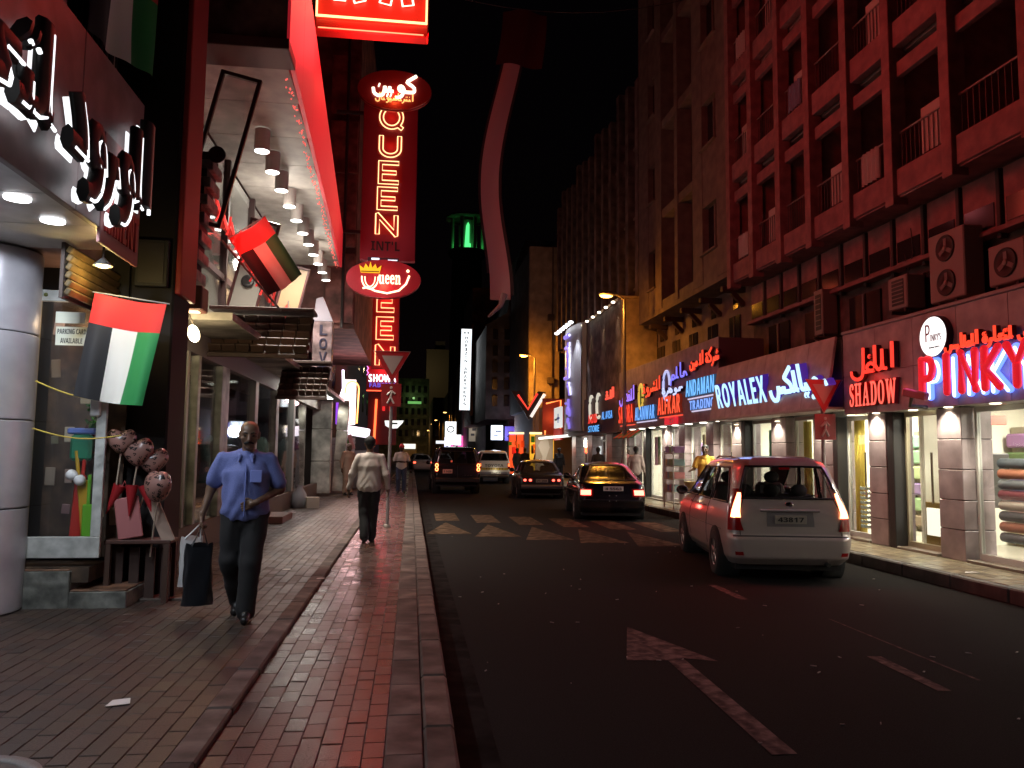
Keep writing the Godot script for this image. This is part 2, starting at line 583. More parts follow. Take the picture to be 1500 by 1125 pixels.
# ---------------------------------------------------------------- cars: stacked plan outlines
class Car:
	var sec := []   # [y, z rear, z front, half width, rear corner, front corner]
	func at(y: float) -> Array:
		for i in sec.size() - 1:
			if y <= sec[i + 1][0] or i == sec.size() - 2:
				var t := clampf((y - sec[i][0]) / (sec[i + 1][0] - sec[i][0]), 0, 1)
				var o := []
				for k in 6: o.append(lerpf(sec[i][k], sec[i + 1][k], t))
				return o
		return sec[-1]
	func surf(s: float, y: float) -> Vector3:
		var q := at(y)
		var zr: float = q[1]; var zf: float = q[2]; var w: float = q[3]; var a: float = q[4]; var b: float = q[5]
		s = fposmod(s, 4.0)
		var side := int(s)
		var f := s - side
		const C := 0.14
		var bow := 0.0
		match side:
			0:
				if f < C: var g := deg_to_rad(135.0 - 45.0 * f / C); return Vector3(-(w - a) + cos(g) * a, y, zr - a + sin(g) * a)
				if f > 1 - C: var g := deg_to_rad(90.0 - 45.0 * (f - 1 + C) / C); return Vector3((w - a) + cos(g) * a, y, zr - a + sin(g) * a)
				return Vector3(lerpf(-(w - a), w - a, (f - C) / (1 - 2 * C)), y, zr)
			1:
				if f < C: var g := deg_to_rad(45.0 - 45.0 * f / C); return Vector3((w - a) + cos(g) * a, y, zr - a + sin(g) * a)
				if f > 1 - C: var g := deg_to_rad(-45.0 * (f - 1 + C) / C); return Vector3((w - b) + cos(g) * b, y, zf + b + sin(g) * b)
				bow = (f - C) / (1 - 2 * C)
				return Vector3(w + 0.03 * sin(bow * PI), y, lerpf(zr - a, zf + b, bow))
			2:
				if f < C: var g := deg_to_rad(-45.0 - 45.0 * f / C); return Vector3((w - b) + cos(g) * b, y, zf + b + sin(g) * b)
				if f > 1 - C: var g := deg_to_rad(-90.0 - 45.0 * (f - 1 + C) / C); return Vector3(-(w - b) + cos(g) * b, y, zf + b + sin(g) * b)
				return Vector3(lerpf(w - b, -(w - b), (f - C) / (1 - 2 * C)), y, zf)
		if f < C: var g := deg_to_rad(-135.0 - 45.0 * f / C); return Vector3(-(w - b) + cos(g) * b, y, zf + b + sin(g) * b)
		if f > 1 - C: var g := deg_to_rad(180.0 - 45.0 * (f - 1 + C) / C); return Vector3(-(w - a) + cos(g) * a, y, zr - a + sin(g) * a)
		bow = (f - C) / (1 - 2 * C)
		return Vector3(-w - 0.03 * sin(bow * PI), y, lerpf(zf + b, zr - a, bow))
	func norm(s: float, y: float) -> Vector3:
		var du := surf(s + 0.01, y) - surf(s - 0.01, y)
		var dv := surf(s, y + 0.02) - surf(s, y - 0.02)
		return du.cross(dv).normalized()
	func open(s: float, y: float, holes: Array) -> bool:
		for h in holes:
			if y <= h[2] or y >= h[3]: continue
			var t: float = (y - h[2]) / (h[3] - h[2])
			if s > lerpf(h[0], h[4], t) and s < lerpf(h[1], h[5], t): return true
		return false
	func shell(y0: float, y1: float, holes := [], cap := true) -> MB:
		var ys := []
		var k := int(ceil((y1 - y0) / 0.025))
		for i in k + 1: ys.append(lerpf(y0, y1, float(i) / k))
		var ss := []
		for side in 4:
			for f in [0.0, 0.028, 0.056, 0.084, 0.112, 0.14]: ss.append(side + f)
			for f in 23: ss.append(side + 0.14 + 0.72 * (f + 1) / 24.0)
			for f in [0.86, 0.888, 0.916, 0.944, 0.972]: ss.append(side + f)
		var rows := []
		for y in ys:
			var line := PackedVector3Array()
			for s in ss: line.append(surf(s, y))
			rows.append(line)
		var mb := MB.new()
		var cut := func(i: int, j: int) -> bool: return open((ss[j] + (ss[j + 1] if j + 1 < ss.size() else 4.0)) / 2.0, (ys[i] + ys[i + 1]) / 2.0, holes)
		mb.grid(rows, true, false, cut if holes.size() else null)
		if cap:
			var top: PackedVector3Array = rows[-1]
			var c := Vector3.ZERO
			for p in top: c += p
			c /= top.size()
			c.y += 0.03
			var r2 := [top]
			for t in [0.5, 0.95]:
				var line := PackedVector3Array()
				for p in top:
					var q: Vector3 = p.lerp(c, t)
					line.append(q)
				r2.append(line)
			mb.grid(r2, true)
		return mb
	# a panel laid on the shell: left and right edges may lean with s(y)
	func patch(s0: float, s1: float, y0: float, y1: float, off: float, s0t := -9.0, s1t := -9.0, nu := 10, nv := 6) -> MB:
		if s0t < -5: s0t = s0
		if s1t < -5: s1t = s1
		var rows := []
		for j in nv + 1:
			var t := float(j) / nv
			var y := lerpf(y0, y1, t)
			var line := PackedVector3Array()
			for i in nu + 1:
				var s := lerpf(lerpf(s0, s0t, t), lerpf(s1, s1t, t), float(i) / nu)
				line.append(surf(s, y) + norm(s, y) * off)
			rows.append(line)
		return MB.new().grid(rows)
	func rim(w: Array, r: float) -> MB:
		var path := []
		for i in 13: path.append([lerpf(w[0], w[1], i / 12.0), w[2]])
		for i in 9: path.append([lerpf(w[1], w[5], (i + 1) / 9.0), lerpf(w[2], w[3], (i + 1) / 9.0)])
		for i in 12: path.append([lerpf(w[5], w[4], (i + 1) / 12.0), w[3]])
		for i in 8: path.append([lerpf(w[4], w[0], (i + 1) / 9.0), lerpf(w[3], w[2], (i + 1) / 9.0)])
		var p3 := []
		for q in path: p3.append(surf(q[0], q[1]) + norm(q[0], q[1]) * 0.004)
		return MB.new().tube(p3, r, 6, true)
	func line(s0: float, s1: float, y0: float, y1: float, r: float, off := 0.0, n := 14) -> MB:
		var path := []
		for i in n + 1:
			var t := float(i) / n
			var s := lerpf(s0, s1, t)
			var y := lerpf(y0, y1, t)
			path.append(surf(s, y) + norm(s, y) * off)
		return MB.new().tube(path, r, 5)

var wheel_cache := {}
func wheel(parent: Node3D, x: float, z: float, r: float, side: float, rim: Material) -> void:
	var key := str(r)
	if not wheel_cache.has(key):
		var ty := MB.new()
		ty.lathe([[r * 0.62, -0.1], [r * 0.9, -0.105], [r * 0.98, -0.085], [r, -0.05], [r, 0.05], [r * 0.98, 0.085], [r * 0.9, 0.105], [r * 0.62, 0.1]], 24)
		var rm := MB.new()
		rm.lathe([[r * 0.64, -0.09], [r * 0.66, 0.0], [r * 0.64, 0.085], [r * 0.58, 0.09], [r * 0.52, 0.06], [r * 0.18, 0.05], [r * 0.1, 0.08], [0.005, 0.085]], 24)
		for k in 5:
			var a := TAU * k / 5
			rm.box(Vector3(cos(a) * r * 0.34, 0.075, sin(a) * r * 0.34), Vector3(r * 0.5, 0.03, r * 0.17), Basis(Vector3.UP, -a), 0.01)
		wheel_cache[key] = [ty.mesh(), rm.mesh()]
	var b := Basis(Vector3(0, 0, 1), -PI / 2 * side)
	var t := put(parent, "tyre", wheel_cache[key][0], M(0.012, 0.012, 0.012, 0.85), Vector3(x, r, z), b)
	put(t, "rim", wheel_cache[key][1], rim)

func lamp_mat(r: float, g: float, b: float, e: float) -> StandardMaterial3D:
	return glow(r, g, b, e, 0.4)

# o: sec, belt, roof, paint, rear_win [s0, s1, y0, y1], side windows, wheels ...
func make_car(called: String, label: String, at: Vector3, turn: float, o: Dictionary) -> Node3D:
	var t := thing(called, label, o.get("cat", "car"), at, turn, o.get("group", ""))
	var c := Car.new()
	c.sec = o.sec
	var paint: Material = o.paint
	var dark := M(0.01, 0.01, 0.011, 0.45)
	var y0: float = c.sec[0][0]
	var y1: float = c.sec[-1][0]
	var holes := [o.rear_win, [2.1, 2.9, o.belt + 0.04, o.roof - 0.06, 2.1, 2.9]]
	for w in o.side_win:
		holes.append(w)
		holes.append([4.0 - (w[1] - 1.0), 4.0 - (w[0] - 1.0), w[2], w[3], 4.0 - (w[5] - 1.0), 4.0 - (w[4] - 1.0)])
	part(t, "body", c.shell(y0, y1, holes), paint)
	part(t, "cabin_floor", MB.new().box(Vector3(0, o.belt - 0.3, (c.at(o.belt)[1] + c.at(o.belt)[2]) / 2), Vector3(c.at(o.belt)[3] * 1.8, 0.03, absf(c.at(o.belt)[2] - c.at(o.belt)[1]) * 0.9)), dark)
	part(t, "underbody", MB.new().box(Vector3(0, y0 - 0.02, (c.sec[0][1] + c.sec[0][2]) / 2), Vector3(c.sec[0][3] * 1.9, 0.12, absf(c.sec[0][2] - c.sec[0][1]) * 0.97)), dark)
	var gl: Material = o.get("glass", glass(0.55, 0.008, 0.008, 0.009, 0.03))
	var rw: Array = o.rear_win
	var rg := part(t, "rear_window", c.patch(rw[0] - 0.01, rw[1] + 0.01, rw[2] - 0.012, rw[3] + 0.012, 0.006, rw[4] - 0.01, rw[5] + 0.01, 20, 10), gl)
	part(rg, "window_seal", c.rim(rw, 0.017), dark)
	for sg in [0, 1]:
		for w in o.side_win:   # [s0, s1, y0, y1, s0 top, s1 top] on the right side, mirrored for the left
			var a := [w[0], w[1], w[4], w[5]]
			if sg == 1:
				a = [4.0 - (w[1] - 1.0), 4.0 - (w[0] - 1.0), 4.0 - (w[5] - 1.0), 4.0 - (w[4] - 1.0)]
			var sw := part(t, "side_window", c.patch(a[0], a[1], w[2] - 0.012, w[3] + 0.012, 0.006, a[2], a[3], 12, 10), gl)
			part(sw, "window_seal", c.rim([a[0], a[1], w[2], w[3], a[2], a[3]], 0.016), dark)
		for l in o.seams:      # door gaps
			var s: float = l[0] if sg == 0 else 4.0 - (l[0] - 1.0)
			var s2: float = l[1] if sg == 0 else 4.0 - (l[1] - 1.0)
			part(t, "door_gap", c.line(s, s2, l[2], l[3], 0.006, 0.0, 8), dark)
		for hd in o.get("handles", []):
			var s: float = hd[0] if sg == 0 else 4.0 - (hd[0] - 1.0)
			part(t, "door_handle", c.line(s - 0.022, s + 0.022, hd[1], hd[1], 0.014, 0.02, 6), o.get("trim", paint))
	part(t, "windscreen", c.patch(2.09, 2.91, o.belt + 0.03, o.roof - 0.05, 0.006, -9, -9, 16, 10), gl)
	for sx in [-0.36, 0.36]:
		var zs: float = o.mirror_z + 1.0
		var ft := part(t, "front_seat", MB.new().box(Vector3(sx, o.belt - 0.05, zs), Vector3(0.48, 0.6, 0.16), Basis(Vector3.RIGHT, -0.2), 0.06), M(0.04, 0.036, 0.034, 0.8))
		part(ft, "headrest", MB.new().ell(Vector3(sx, o.belt + 0.34, zs + 0.1), Vector3(0.13, 0.1, 0.06), 12, 8), M(0.04, 0.036, 0.034, 0.8))
	# dark discs painting the shade of the wheel wells, and wheels
	var r: float = o.wheel_r
	for ax in o.axles:
		for sd in [-1.0, 1.0]:
			var w: float = c.at(r * 1.6)[3] + 0.03
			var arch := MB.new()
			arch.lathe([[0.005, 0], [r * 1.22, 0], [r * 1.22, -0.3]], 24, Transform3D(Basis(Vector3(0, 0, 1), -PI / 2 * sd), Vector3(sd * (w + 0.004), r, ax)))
			part(t, "painted_wheel_well", arch, M(0.006, 0.006, 0.006, 0.95))
			wheel(t, sd * (w - 0.075), ax, r, sd, o.rim)
	# mirrors
	var my: float = o.belt + 0.06
	for sd in [-1.0, 1.0]:
		var p := Vector3(sd * (c.at(o.belt)[3] + 0.13), my, o.mirror_z)
		var mr := part(t, "wing_mirror", MB.new().ell(p, Vector3(0.11, 0.085, 0.07), 12, 8).box(p + Vector3(-sd * 0.11, -0.05, 0), Vector3(0.1, 0.03, 0.05)), o.get("mirror", paint))
		part(mr, "mirror_glass", MB.new().box(p + Vector3(0, 0, 0.066), Vector3(0.15, 0.11, 0.012), Basis(), 0.004), M(0.5, 0.5, 0.5, 0.05, {"metal": 1.0}))
	return t

func plate(t: Node3D, s: String, at: Vector3, w: float, h: float, lit: Material, lean := 0.0) -> void:
	var b := Basis(Vector3.RIGHT, lean)
	var p := part(t, "number_plate", MB.new().box(at, Vector3(w, h, 0.012), b, 0.003), lit)
	write(p, "plate_digits", s, at + b * Vector3(0, 0, 0.01), b, w * 0.82, h * 0.55, 0.004, M(0.01, 0.01, 0.01))

# ---------------------------------------------------------------- people: smooth fields meshed as surface nets
# prim: [a, b, ra, rb, squash x, squash z]
func field_mesh(prims: Array, cell: float, k: float, wrinkle := 0.0, hem := -9.0) -> MB:
	var lo := Vector3(1e9, 1e9, 1e9)
	var hi := -lo
	var pad := k + cell * 2.0
	for p in prims:
		var r: float = maxf(p[2], p[3]) / minf(minf(p[4], p[5]), 1.0) + pad
		var rv := Vector3(r, r, r)
		lo = lo.min(p[0] - rv).min(p[1] - rv)
		hi = hi.max(p[0] + rv).max(p[1] + rv)
	var nx := int((hi.x - lo.x) / cell) + 2
	var ny := int((hi.y - lo.y) / cell) + 2
	var nz := int((hi.z - lo.z) / cell) + 2
	var F := PackedFloat32Array()
	F.resize(nx * ny * nz)
	F.fill(9.0)
	for p in prims:
		var a: Vector3 = p[0]
		var ba: Vector3 = p[1] - a
		var ra: float = p[2]
		var dr: float = p[3] - ra
		var sq := Vector3(p[4], 1.0, p[5])
		var bl := maxf(ba.length_squared(), 1e-9)
		var rx: float = maxf(p[2], p[3]) / minf(minf(p[4], p[5]), 1.0) + pad
		var l: Vector3 = (a.min(p[1]) - Vector3(rx, rx, rx) - lo) / cell
		var h: Vector3 = (a.max(p[1]) + Vector3(rx, rx, rx) - lo) / cell
		for iz in range(maxi(int(l.z), 0), mini(int(h.z) + 1, nz)):
			for iy in range(maxi(int(l.y), 0), mini(int(h.y) + 1, ny)):
				var base := (iz * ny + iy) * nx
				for ix in range(maxi(int(l.x), 0), mini(int(h.x) + 1, nx)):
					var q := Vector3(lo.x + ix * cell, lo.y + iy * cell, lo.z + iz * cell) - a
					var t := clampf(q.dot(ba) / bl, 0.0, 1.0)
					var d := ((q - ba * t) * sq).length() - ra - dr * t
					if d > pad: continue
					var e := F[base + ix]
					var g := k - absf(d - e)
					F[base + ix] = minf(d, e) - (g * g / (4.0 * k) if g > 0.0 else 0.0)
	if hem > -5.0:      # cloth ends in a level hem
		for iy in ny:
			var below := hem - (lo.y + iy * cell)
			if below < -cell * 2.0: break
			for iz in nz:
				var base := (iz * ny + iy) * nx
				for ix in nx: F[base + ix] = maxf(F[base + ix], below)
	var mb := MB.new()
	var vid := {}
	var P := PackedVector3Array()
	var N := PackedVector3Array()
	var sx := 1
	var sy := nx
	var sz := nx * ny
	var lim := cell * 2.0
	var cells := PackedInt32Array()
	for iz in range(1, nz - 2):
		for iy in range(1, ny - 2):
			var base := (iz * ny + iy) * nx
			for ix in range(1, nx - 2):
				var i := base + ix
				var f0 := F[i]
				if f0 > lim or f0 < -lim: continue
				var mask := 0
				var c := PackedFloat32Array([f0, F[i + 1], F[i + sy], F[i + sy + 1], F[i + sz], F[i + sz + 1], F[i + sz + sy], F[i + sz + sy + 1]])
				for q in 8:
					if c[q] < 0.0: mask |= 1 << q
				if mask == 0 or mask == 255: continue
				var sum := Vector3.ZERO
				var cnt := 0
				for q in 8:
					for ax in 3:
						var q2: int = q | (1 << ax)
						if q2 == q: continue
						if (c[q] < 0.0) != (c[q2] < 0.0):
							var t := c[q] / (c[q] - c[q2])
							var p := Vector3(q & 1, (q >> 1) & 1, (q >> 2) & 1)
							p[ax] = t
							sum += p
							cnt += 1
				var pos := lo + (Vector3(ix, iy, iz) + sum / cnt) * cell
				var nn := Vector3(c[1] + c[3] + c[5] + c[7] - c[0] - c[2] - c[4] - c[6], c[2] + c[3] + c[6] + c[7] - c[0] - c[1] - c[4] - c[5], c[4] + c[5] + c[6] + c[7] - c[0] - c[1] - c[2] - c[3]).normalized()
				if wrinkle > 0.0:
					var ph := pos.y * 26.0 + absf(pos.x) * 34.0 + sin(pos.x * 17.0 + pos.y * 5.0) * 2.2 + sin(pos.y * 13.0) * 1.3 + pos.z * 11.0
					var wv := sin(ph) * 0.65 + sin(pos.y * 49.0 - pos.x * 58.0 + sin(pos.y * 21.0) * 2.0) * 0.35
					pos += nn * wv * wrinkle
					nn = (nn + Vector3(signf(pos.x) * 0.8, 0.7, 0.2) * -cos(ph) * wrinkle * 26.0).normalized()
				vid[i] = P.size()
				P.append(pos)
				N.append(nn)
				cells.append(i)
	for i in cells:
		var inside := F[i] < 0.0
		for ax in 3:
			var st: int = [sx, sy, sz][ax]
			if inside == (F[i + st] < 0.0): continue
			var u: int = [sy, sz, sx][ax]
			var w: int = [sz, sx, sy][ax]
			if not (vid.has(i - u) and vid.has(i - w) and vid.has(i - u - w)): continue
			var a: int = vid[i]; var b: int = vid[i - u]; var c2: int = vid[i - u - w]; var d2: int = vid[i - w]
			var z2 := Vector2.ZERO
			if inside:
				mb.stri([P[a], P[b], P[c2]], [N[a], N[b], N[c2]], [z2, z2, z2])
				mb.stri([P[a], P[c2], P[d2]], [N[a], N[c2], N[d2]], [z2, z2, z2])
			else:
				mb.stri([P[a], P[c2], P[b]], [N[a], N[c2], N[b]], [z2, z2, z2])
				mb.stri([P[a], P[d2], P[c2]], [N[a], N[d2], N[c2]], [z2, z2, z2])
	return mb

func pr(a: Vector3, b: Vector3, ra: float, rb: float, sx := 1.0, sz := 1.0) -> Array:
	return [a, b, ra, rb, sx, sz]

func join(into: MB, other: MB) -> MB:
	into.v.append_array(other.v); into.n.append_array(other.n); into.uv.append_array(other.uv)
	return into

# a hand from the wrist: dir runs down the palm, nrm is the back of the hand, thumb points to the thumb's side
func hand_prims(w: Vector3, dir: Vector3, nrm: Vector3, thumb: Vector3, curl: float) -> Array:
	var o := []
	dir = dir.normalized(); thumb = thumb.normalized(); nrm = nrm.normalized()
	o.append(pr(w - dir * 0.02, w + dir * 0.03, 0.027, 0.03))
	for i in 4:
		var side := thumb * (0.03 - 0.02 * i)
		o.append(pr(w + dir * 0.03 + side * 0.7, w + dir * 0.085 + side, 0.014, 0.0125))
		var fl: float = [0.068, 0.078, 0.072, 0.056][i]
		var p := w + dir * 0.088 + side
		var d := dir
		var q := nrm
		for j in 3:
			var g: float = curl * [0.55, 0.75, 0.5][j]
			var d2 := d * cos(g) - q * sin(g)
			q = q * cos(g) + d * sin(g)
			d = d2
			var e: Vector3 = p + d * fl * [0.45, 0.31, 0.24][j]
			o.append(pr(p, e, 0.0095 - 0.0008 * j, 0.0088 - 0.0008 * j))
			p = e
	var tp := w + dir * 0.025 + thumb * 0.028
	var t1 := tp + (thumb * 0.6 + dir * 0.75 - nrm * 0.25).normalized() * 0.042
	var t2 := t1 + (thumb * 0.25 + dir * 0.85 - nrm * 0.4).normalized() * 0.03
	o.append(pr(tp, t1, 0.014, 0.0115)); o.append(pr(t1, t2, 0.0108, 0.009))
	return o

# J: joints in metres for a figure 1.75 m tall that faces +z; o: clothes and looks
func person(label: String, at: Vector3, turn: float, J: Dictionary, o: Dictionary) -> Node3D:
	var t := thing("person", label, "person", at, turn, o.get("group", ""))
	var cell: float = o.get("cell", 0.014)
	var fat: float = o.get("fat", 1.0)
	var skin := M(o.skin[0], o.skin[1], o.skin[2], 0.5, {"tex": "fine", "scale": 6.0, "world": false})
	var D := {"hip": Vector3(0, 0.95, 0), "chest": Vector3(0, 1.27, 0), "neck": Vector3(0, 1.47, 0), "head": Vector3(0, 1.62, 0.015),
		"sl": Vector3(0.185, 1.415, 0), "sr": Vector3(-0.185, 1.415, 0), "el": Vector3(0.245, 1.13, -0.02), "er": Vector3(-0.245, 1.13, -0.02), "wl": Vector3(0.27, 0.89, 0.05), "wr": Vector3(-0.27, 0.89, 0.05),
		"hl": Vector3(0.095, 0.92, 0), "hr": Vector3(-0.095, 0.92, 0), "kl": Vector3(0.105, 0.5, 0.03), "kr": Vector3(-0.105, 0.5, 0.03), "al": Vector3(0.105, 0.09, -0.02), "ar": Vector3(-0.105, 0.09, -0.02),
		"tl": Vector3(0.12, 0.03, 0.13), "tr": Vector3(-0.12, 0.03, 0.13), "look": Vector3(0, 0, 1)}
	for key in J: D[key] = J[key]
	var B := []
	B.append(pr(D.hip + Vector3(0, -0.02, 0), D.chest, 0.11 * fat, 0.12 * fat, 0.85, 1.15))
	B.append(pr(D.chest, D.neck + Vector3(0, -0.1, -0.01), 0.12 * fat, 0.075, 0.85, 1.15))
	B.append(pr(D.sl * 0.8 + D.sr * 0.2, D.sr * 0.8 + D.sl * 0.2, 0.05, 0.05))
	B.append(pr(D.neck + Vector3(0, -0.06, -0.01), D.head + Vector3(0, -0.06, -0.015), 0.062, 0.054))
	for s in ["l", "r"]:
		B.append(pr(D["s" + s] + Vector3(0, -0.02, 0), D["e" + s], 0.036, 0.04))
		B.append(pr(D["e" + s], D["w" + s], 0.042, 0.027))
		B.append(pr(D["h" + s], D["k" + s], 0.088, 0.055))
		B.append(pr(D["k" + s], D["a" + s], 0.056, 0.038))
		B.append(pr(D["a" + s] + Vector3(0, -0.02, 0), D["t" + s], 0.038, 0.026))
	var body := field_mesh(B, cell * 1.3, 0.035)
	# head on its own grid
	var f: Vector3 = D.look.normalized()
	var rt := Vector3.UP.cross(f).normalized()   # towards the figure's left
	var up := f.cross(rt).normalized()
	var h: Vector3 = D.head
	var H := []
	var at_h := func(x: float, y: float, z: float) -> Vector3: return h + rt * x + up * y + f * z
	H.append(pr(at_h.call(0, 0.042, -0.02), at_h.call(0, 0.04, 0.016), 0.08, 0.077))
	H.append(pr(at_h.call(0, 0.0, 0.024), at_h.call(0, -0.075, 0.04), 0.072, 0.05))
	for s in [-1.0, 1.0]: H.append(pr(at_h.call(s * 0.05, -0.02, 0.01), at_h.call(s * 0.028, -0.085, 0.045), 0.026, 0.026))
	H.append(pr(at_h.call(0, -0.03, -0.02), at_h.call(0, -0.14, -0.03), 0.058, 0.055))
	H.append(pr(at_h.call(0, 0.014, 0.095), at_h.call(0, -0.026, 0.113), 0.01, 0.017))
	H.append(pr(at_h.call(-0.042, 0.03, 0.077), at_h.call(0.042, 0.03, 0.077), 0.015, 0.015))
	H.append(pr(at_h.call(-0.018, -0.06, 0.088), at_h.call(0.018, -0.06, 0.088), 0.01, 0.01))
	H.append(pr(at_h.call(0, -0.098, 0.07), at_h.call(0, -0.1, 0.075), 0.02, 0.018))
	for s in [-1.0, 1.0]:
		H.append(pr(at_h.call(s * 0.083, 0.015, -0.01), at_h.call(s * 0.084, -0.028, 0.0), 0.017, 0.012, 1.5, 1.0))
		H.append(pr(at_h.call(s * 0.05, -0.02, 0.06), at_h.call(s * 0.045, -0.04, 0.055), 0.02, 0.02))
	join(body, field_mesh(H, o.get("head_cell", 0.009), 0.012))
	for s in ["l", "r"]:
		var fd: Vector3 = o.get("hand_" + s, (D["w" + s] - D["e" + s]).normalized())
		var out := Vector3(1, 0, 0) if s == "l" else Vector3(-1, 0, 0)
		var nrm: Vector3 = o.get("back_" + s, (out - fd * out.dot(fd)).normalized())
		var th: Vector3 = o.get("thumb_" + s, (Vector3(0, 0, 1) - fd * fd.z).normalized())
		join(body, field_mesh(hand_prims(D["w" + s], fd, nrm, th, o.get("curl_" + s, 0.5)), o.get("hand_cell", 0.008), 0.006))
	var bd := part(t, "body", body, skin)
	# eyes
	var ey := MB.new()
	for s in [-1.0, 1.0]: ey.ell(at_h.call(s * 0.033, 0.008, 0.084), Vector3(0.014, 0.008, 0.009), 10, 6)
	part(t, "eyes", ey, M(0.03, 0.025, 0.02, 0.2))
	# trousers
	var T := []
	var lw: float = o.get("leg", 1.0)
	T.append(pr(D.hip + Vector3(0, 0.05, 0), D.hip + Vector3(0, -0.06, 0), 0.125 * fat, 0.125 * fat, 0.82, 1.1))
	for s in ["l", "r"]:
		T.append(pr(D["h" + s], D["k" + s], 0.105 * lw, 0.084 * lw))
		T.append(pr(D["k" + s], D["a" + s] + Vector3(0, o.get("cuff", 0.0), 0), 0.084 * lw, 0.078 * lw))
	part(t, "trousers", field_mesh(T, cell, 0.03, 0.005), o.trousers)
	# shirt
	var S := []
	var hem: float = o.get("hem", 0.88)
	var pot: float = o.get("belly", 0.0)
	S.append(pr(Vector3(D.hip.x, hem + 0.1, D.hip.z + pot * 0.5), D.chest + Vector3(0, -0.02, 0.005), 0.158 * fat, 0.142 * fat, 0.8, 1.1))
	for sx in [-1.0, 1.0]: S.append(pr(Vector3(D.hip.x + sx * 0.1, hem + 0.04, D.hip.z + pot * 0.5), D.chest + Vector3(sx * 0.07, 0, 0), 0.075 * fat, 0.09 * fat))
	if pot > 0.0: S.append(pr(Vector3(D.hip.x, 1.06, D.hip.z + 0.03), D.chest + Vector3(0, -0.1, 0.03), 0.11 + pot, 0.11 + pot * 0.5, 0.8, 1.0))
	S.append(pr(D.chest, D.neck + Vector3(0, -0.09, -0.01), 0.148 * fat, 0.11, 0.78, 1.05))
	S.append(pr(D.sl + Vector3(-0.035, 0.0, 0), D.sr + Vector3(0.035, 0.0, 0), 0.058, 0.058))
	S.append(pr(D.neck + Vector3(0, -0.03, -0.01), D.chest + Vector3(0.1, 0.08, 0), 0.06, 0.08))
	S.append(pr(D.neck + Vector3(0, -0.03, -0.01), D.chest + Vector3(-0.1, 0.08, 0), 0.06, 0.08))
	S.append(pr(D.neck + Vector3(0, -0.05, -0.005), D.neck + Vector3(0, -0.02, 0.0), 0.072, 0.066))
	for s in ["l", "r"]:
		var sl: float = o.get("sleeve", 0.7)
		var e: Vector3 = D["e" + s]
		if sl <= 1.0:
			var q: Vector3 = D["s" + s].lerp(e, sl)
			S.append(pr(D["s" + s] + Vector3(0, -0.015, 0), q, 0.064, 0.074))
		else:
			S.append(pr(D["s" + s] + Vector3(0, -0.015, 0), e, 0.062, 0.057))
			S.append(pr(e, D["w" + s].lerp(e, 2.0 - sl), 0.056, 0.042))
	part(t, "shirt", field_mesh(S, cell, 0.03, o.get("wrinkle", 0.005), hem), o.shirt)
	# shoes
	for s in ["l", "r"]:
		var a: Vector3 = D["a" + s]
		var tt: Vector3 = D["t" + s]
		var heel: Vector3 = a + (a - tt).normalized() * 0.035
		heel.y = a.y - 0.045
		part(t, "shoe", field_mesh([pr(heel, tt, 0.045, 0.036), pr(a + Vector3(0, -0.015, 0), tt.lerp(a, 0.5) + Vector3(0, 0.0, 0), 0.045, 0.04)], maxf(cell * 0.7, 0.009), 0.02), o.get("shoes", M(0.012, 0.01, 0.01, 0.4)))
	# hair, cap, moustache
	if o.has("hair"):
		var hr := []
		if o.get("bald", false):
			for s in [-1.0, 1.0]: hr.append(pr(at_h.call(s * 0.066, -0.005, -0.03), at_h.call(s * 0.045, -0.03, -0.075), 0.027, 0.03))
			hr.append(pr(at_h.call(-0.04, -0.03, -0.078), at_h.call(0.04, -0.03, -0.078), 0.028, 0.028))
		else:
			hr.append(pr(at_h.call(0, 0.05, -0.022), at_h.call(0, 0.055, 0.0), 0.092, 0.088))
			hr.append(pr(at_h.call(0, 0.0, -0.045), at_h.call(0, -0.05, -0.045), 0.066, 0.05))
			hr.append(pr(at_h.call(-0.05, 0.085, 0.05), at_h.call(0.05, 0.085, 0.05), 0.026, 0.026))
		part(t, "hair", field_mesh(hr, o.get("head_cell", 0.009), 0.01, 0.002), o.hair)
	if o.has("moustache"):
		part(t, "moustache", field_mesh([pr(at_h.call(0, -0.046, 0.1), at_h.call(0.036, -0.06, 0.086), 0.011, 0.008), pr(at_h.call(0, -0.046, 0.1), at_h.call(-0.036, -0.06, 0.086), 0.014, 0.01)], 0.006, 0.004), M(0.008, 0.007, 0.006, 0.8))
		var br := MB.new()
		for s in [-1.0, 1.0]: br.tube([at_h.call(s * 0.014, 0.03, 0.096), at_h.call(s * 0.034, 0.037, 0.091), at_h.call(s * 0.056, 0.028, 0.078)], 0.006, 6)
		part(t, "eyebrows", br, M(0.008, 0.007, 0.006, 0.8))
	if o.has("cap"):
		var cp := field_mesh([pr(at_h.call(0, 0.06, -0.01), at_h.call(0, 0.065, 0.0), 0.097, 0.095), pr(at_h.call(-0.03, 0.055, 0.1), at_h.call(0.03, 0.055, 0.1), 0.045, 0.045, 1.0, 1.0)], 0.012, 0.02)
		part(t, "cap", cp, o.cap)
	if o.has("collar"):
		var nk: Vector3 = D.neck
		var cl := []
		for s in [-1.0, 1.0]:
			cl.append(pr(nk + Vector3(s * 0.03, 0.015, -0.07), nk + Vector3(s * 0.075, 0.0, 0.0), 0.018, 0.018))
			cl.append(pr(nk + Vector3(s * 0.075, 0.0, 0.0), nk + Vector3(s * 0.05, -0.045, 0.085), 0.018, 0.02))
			cl.append(pr(nk + Vector3(s * 0.05, -0.045, 0.085), nk + Vector3(s * 0.06, -0.095, 0.12), 0.019, 0.008))
		part(t, "collar", field_mesh(cl, 0.009, 0.008), o.get("collar_m", o.shirt))
	bd.name = "body"
	return t

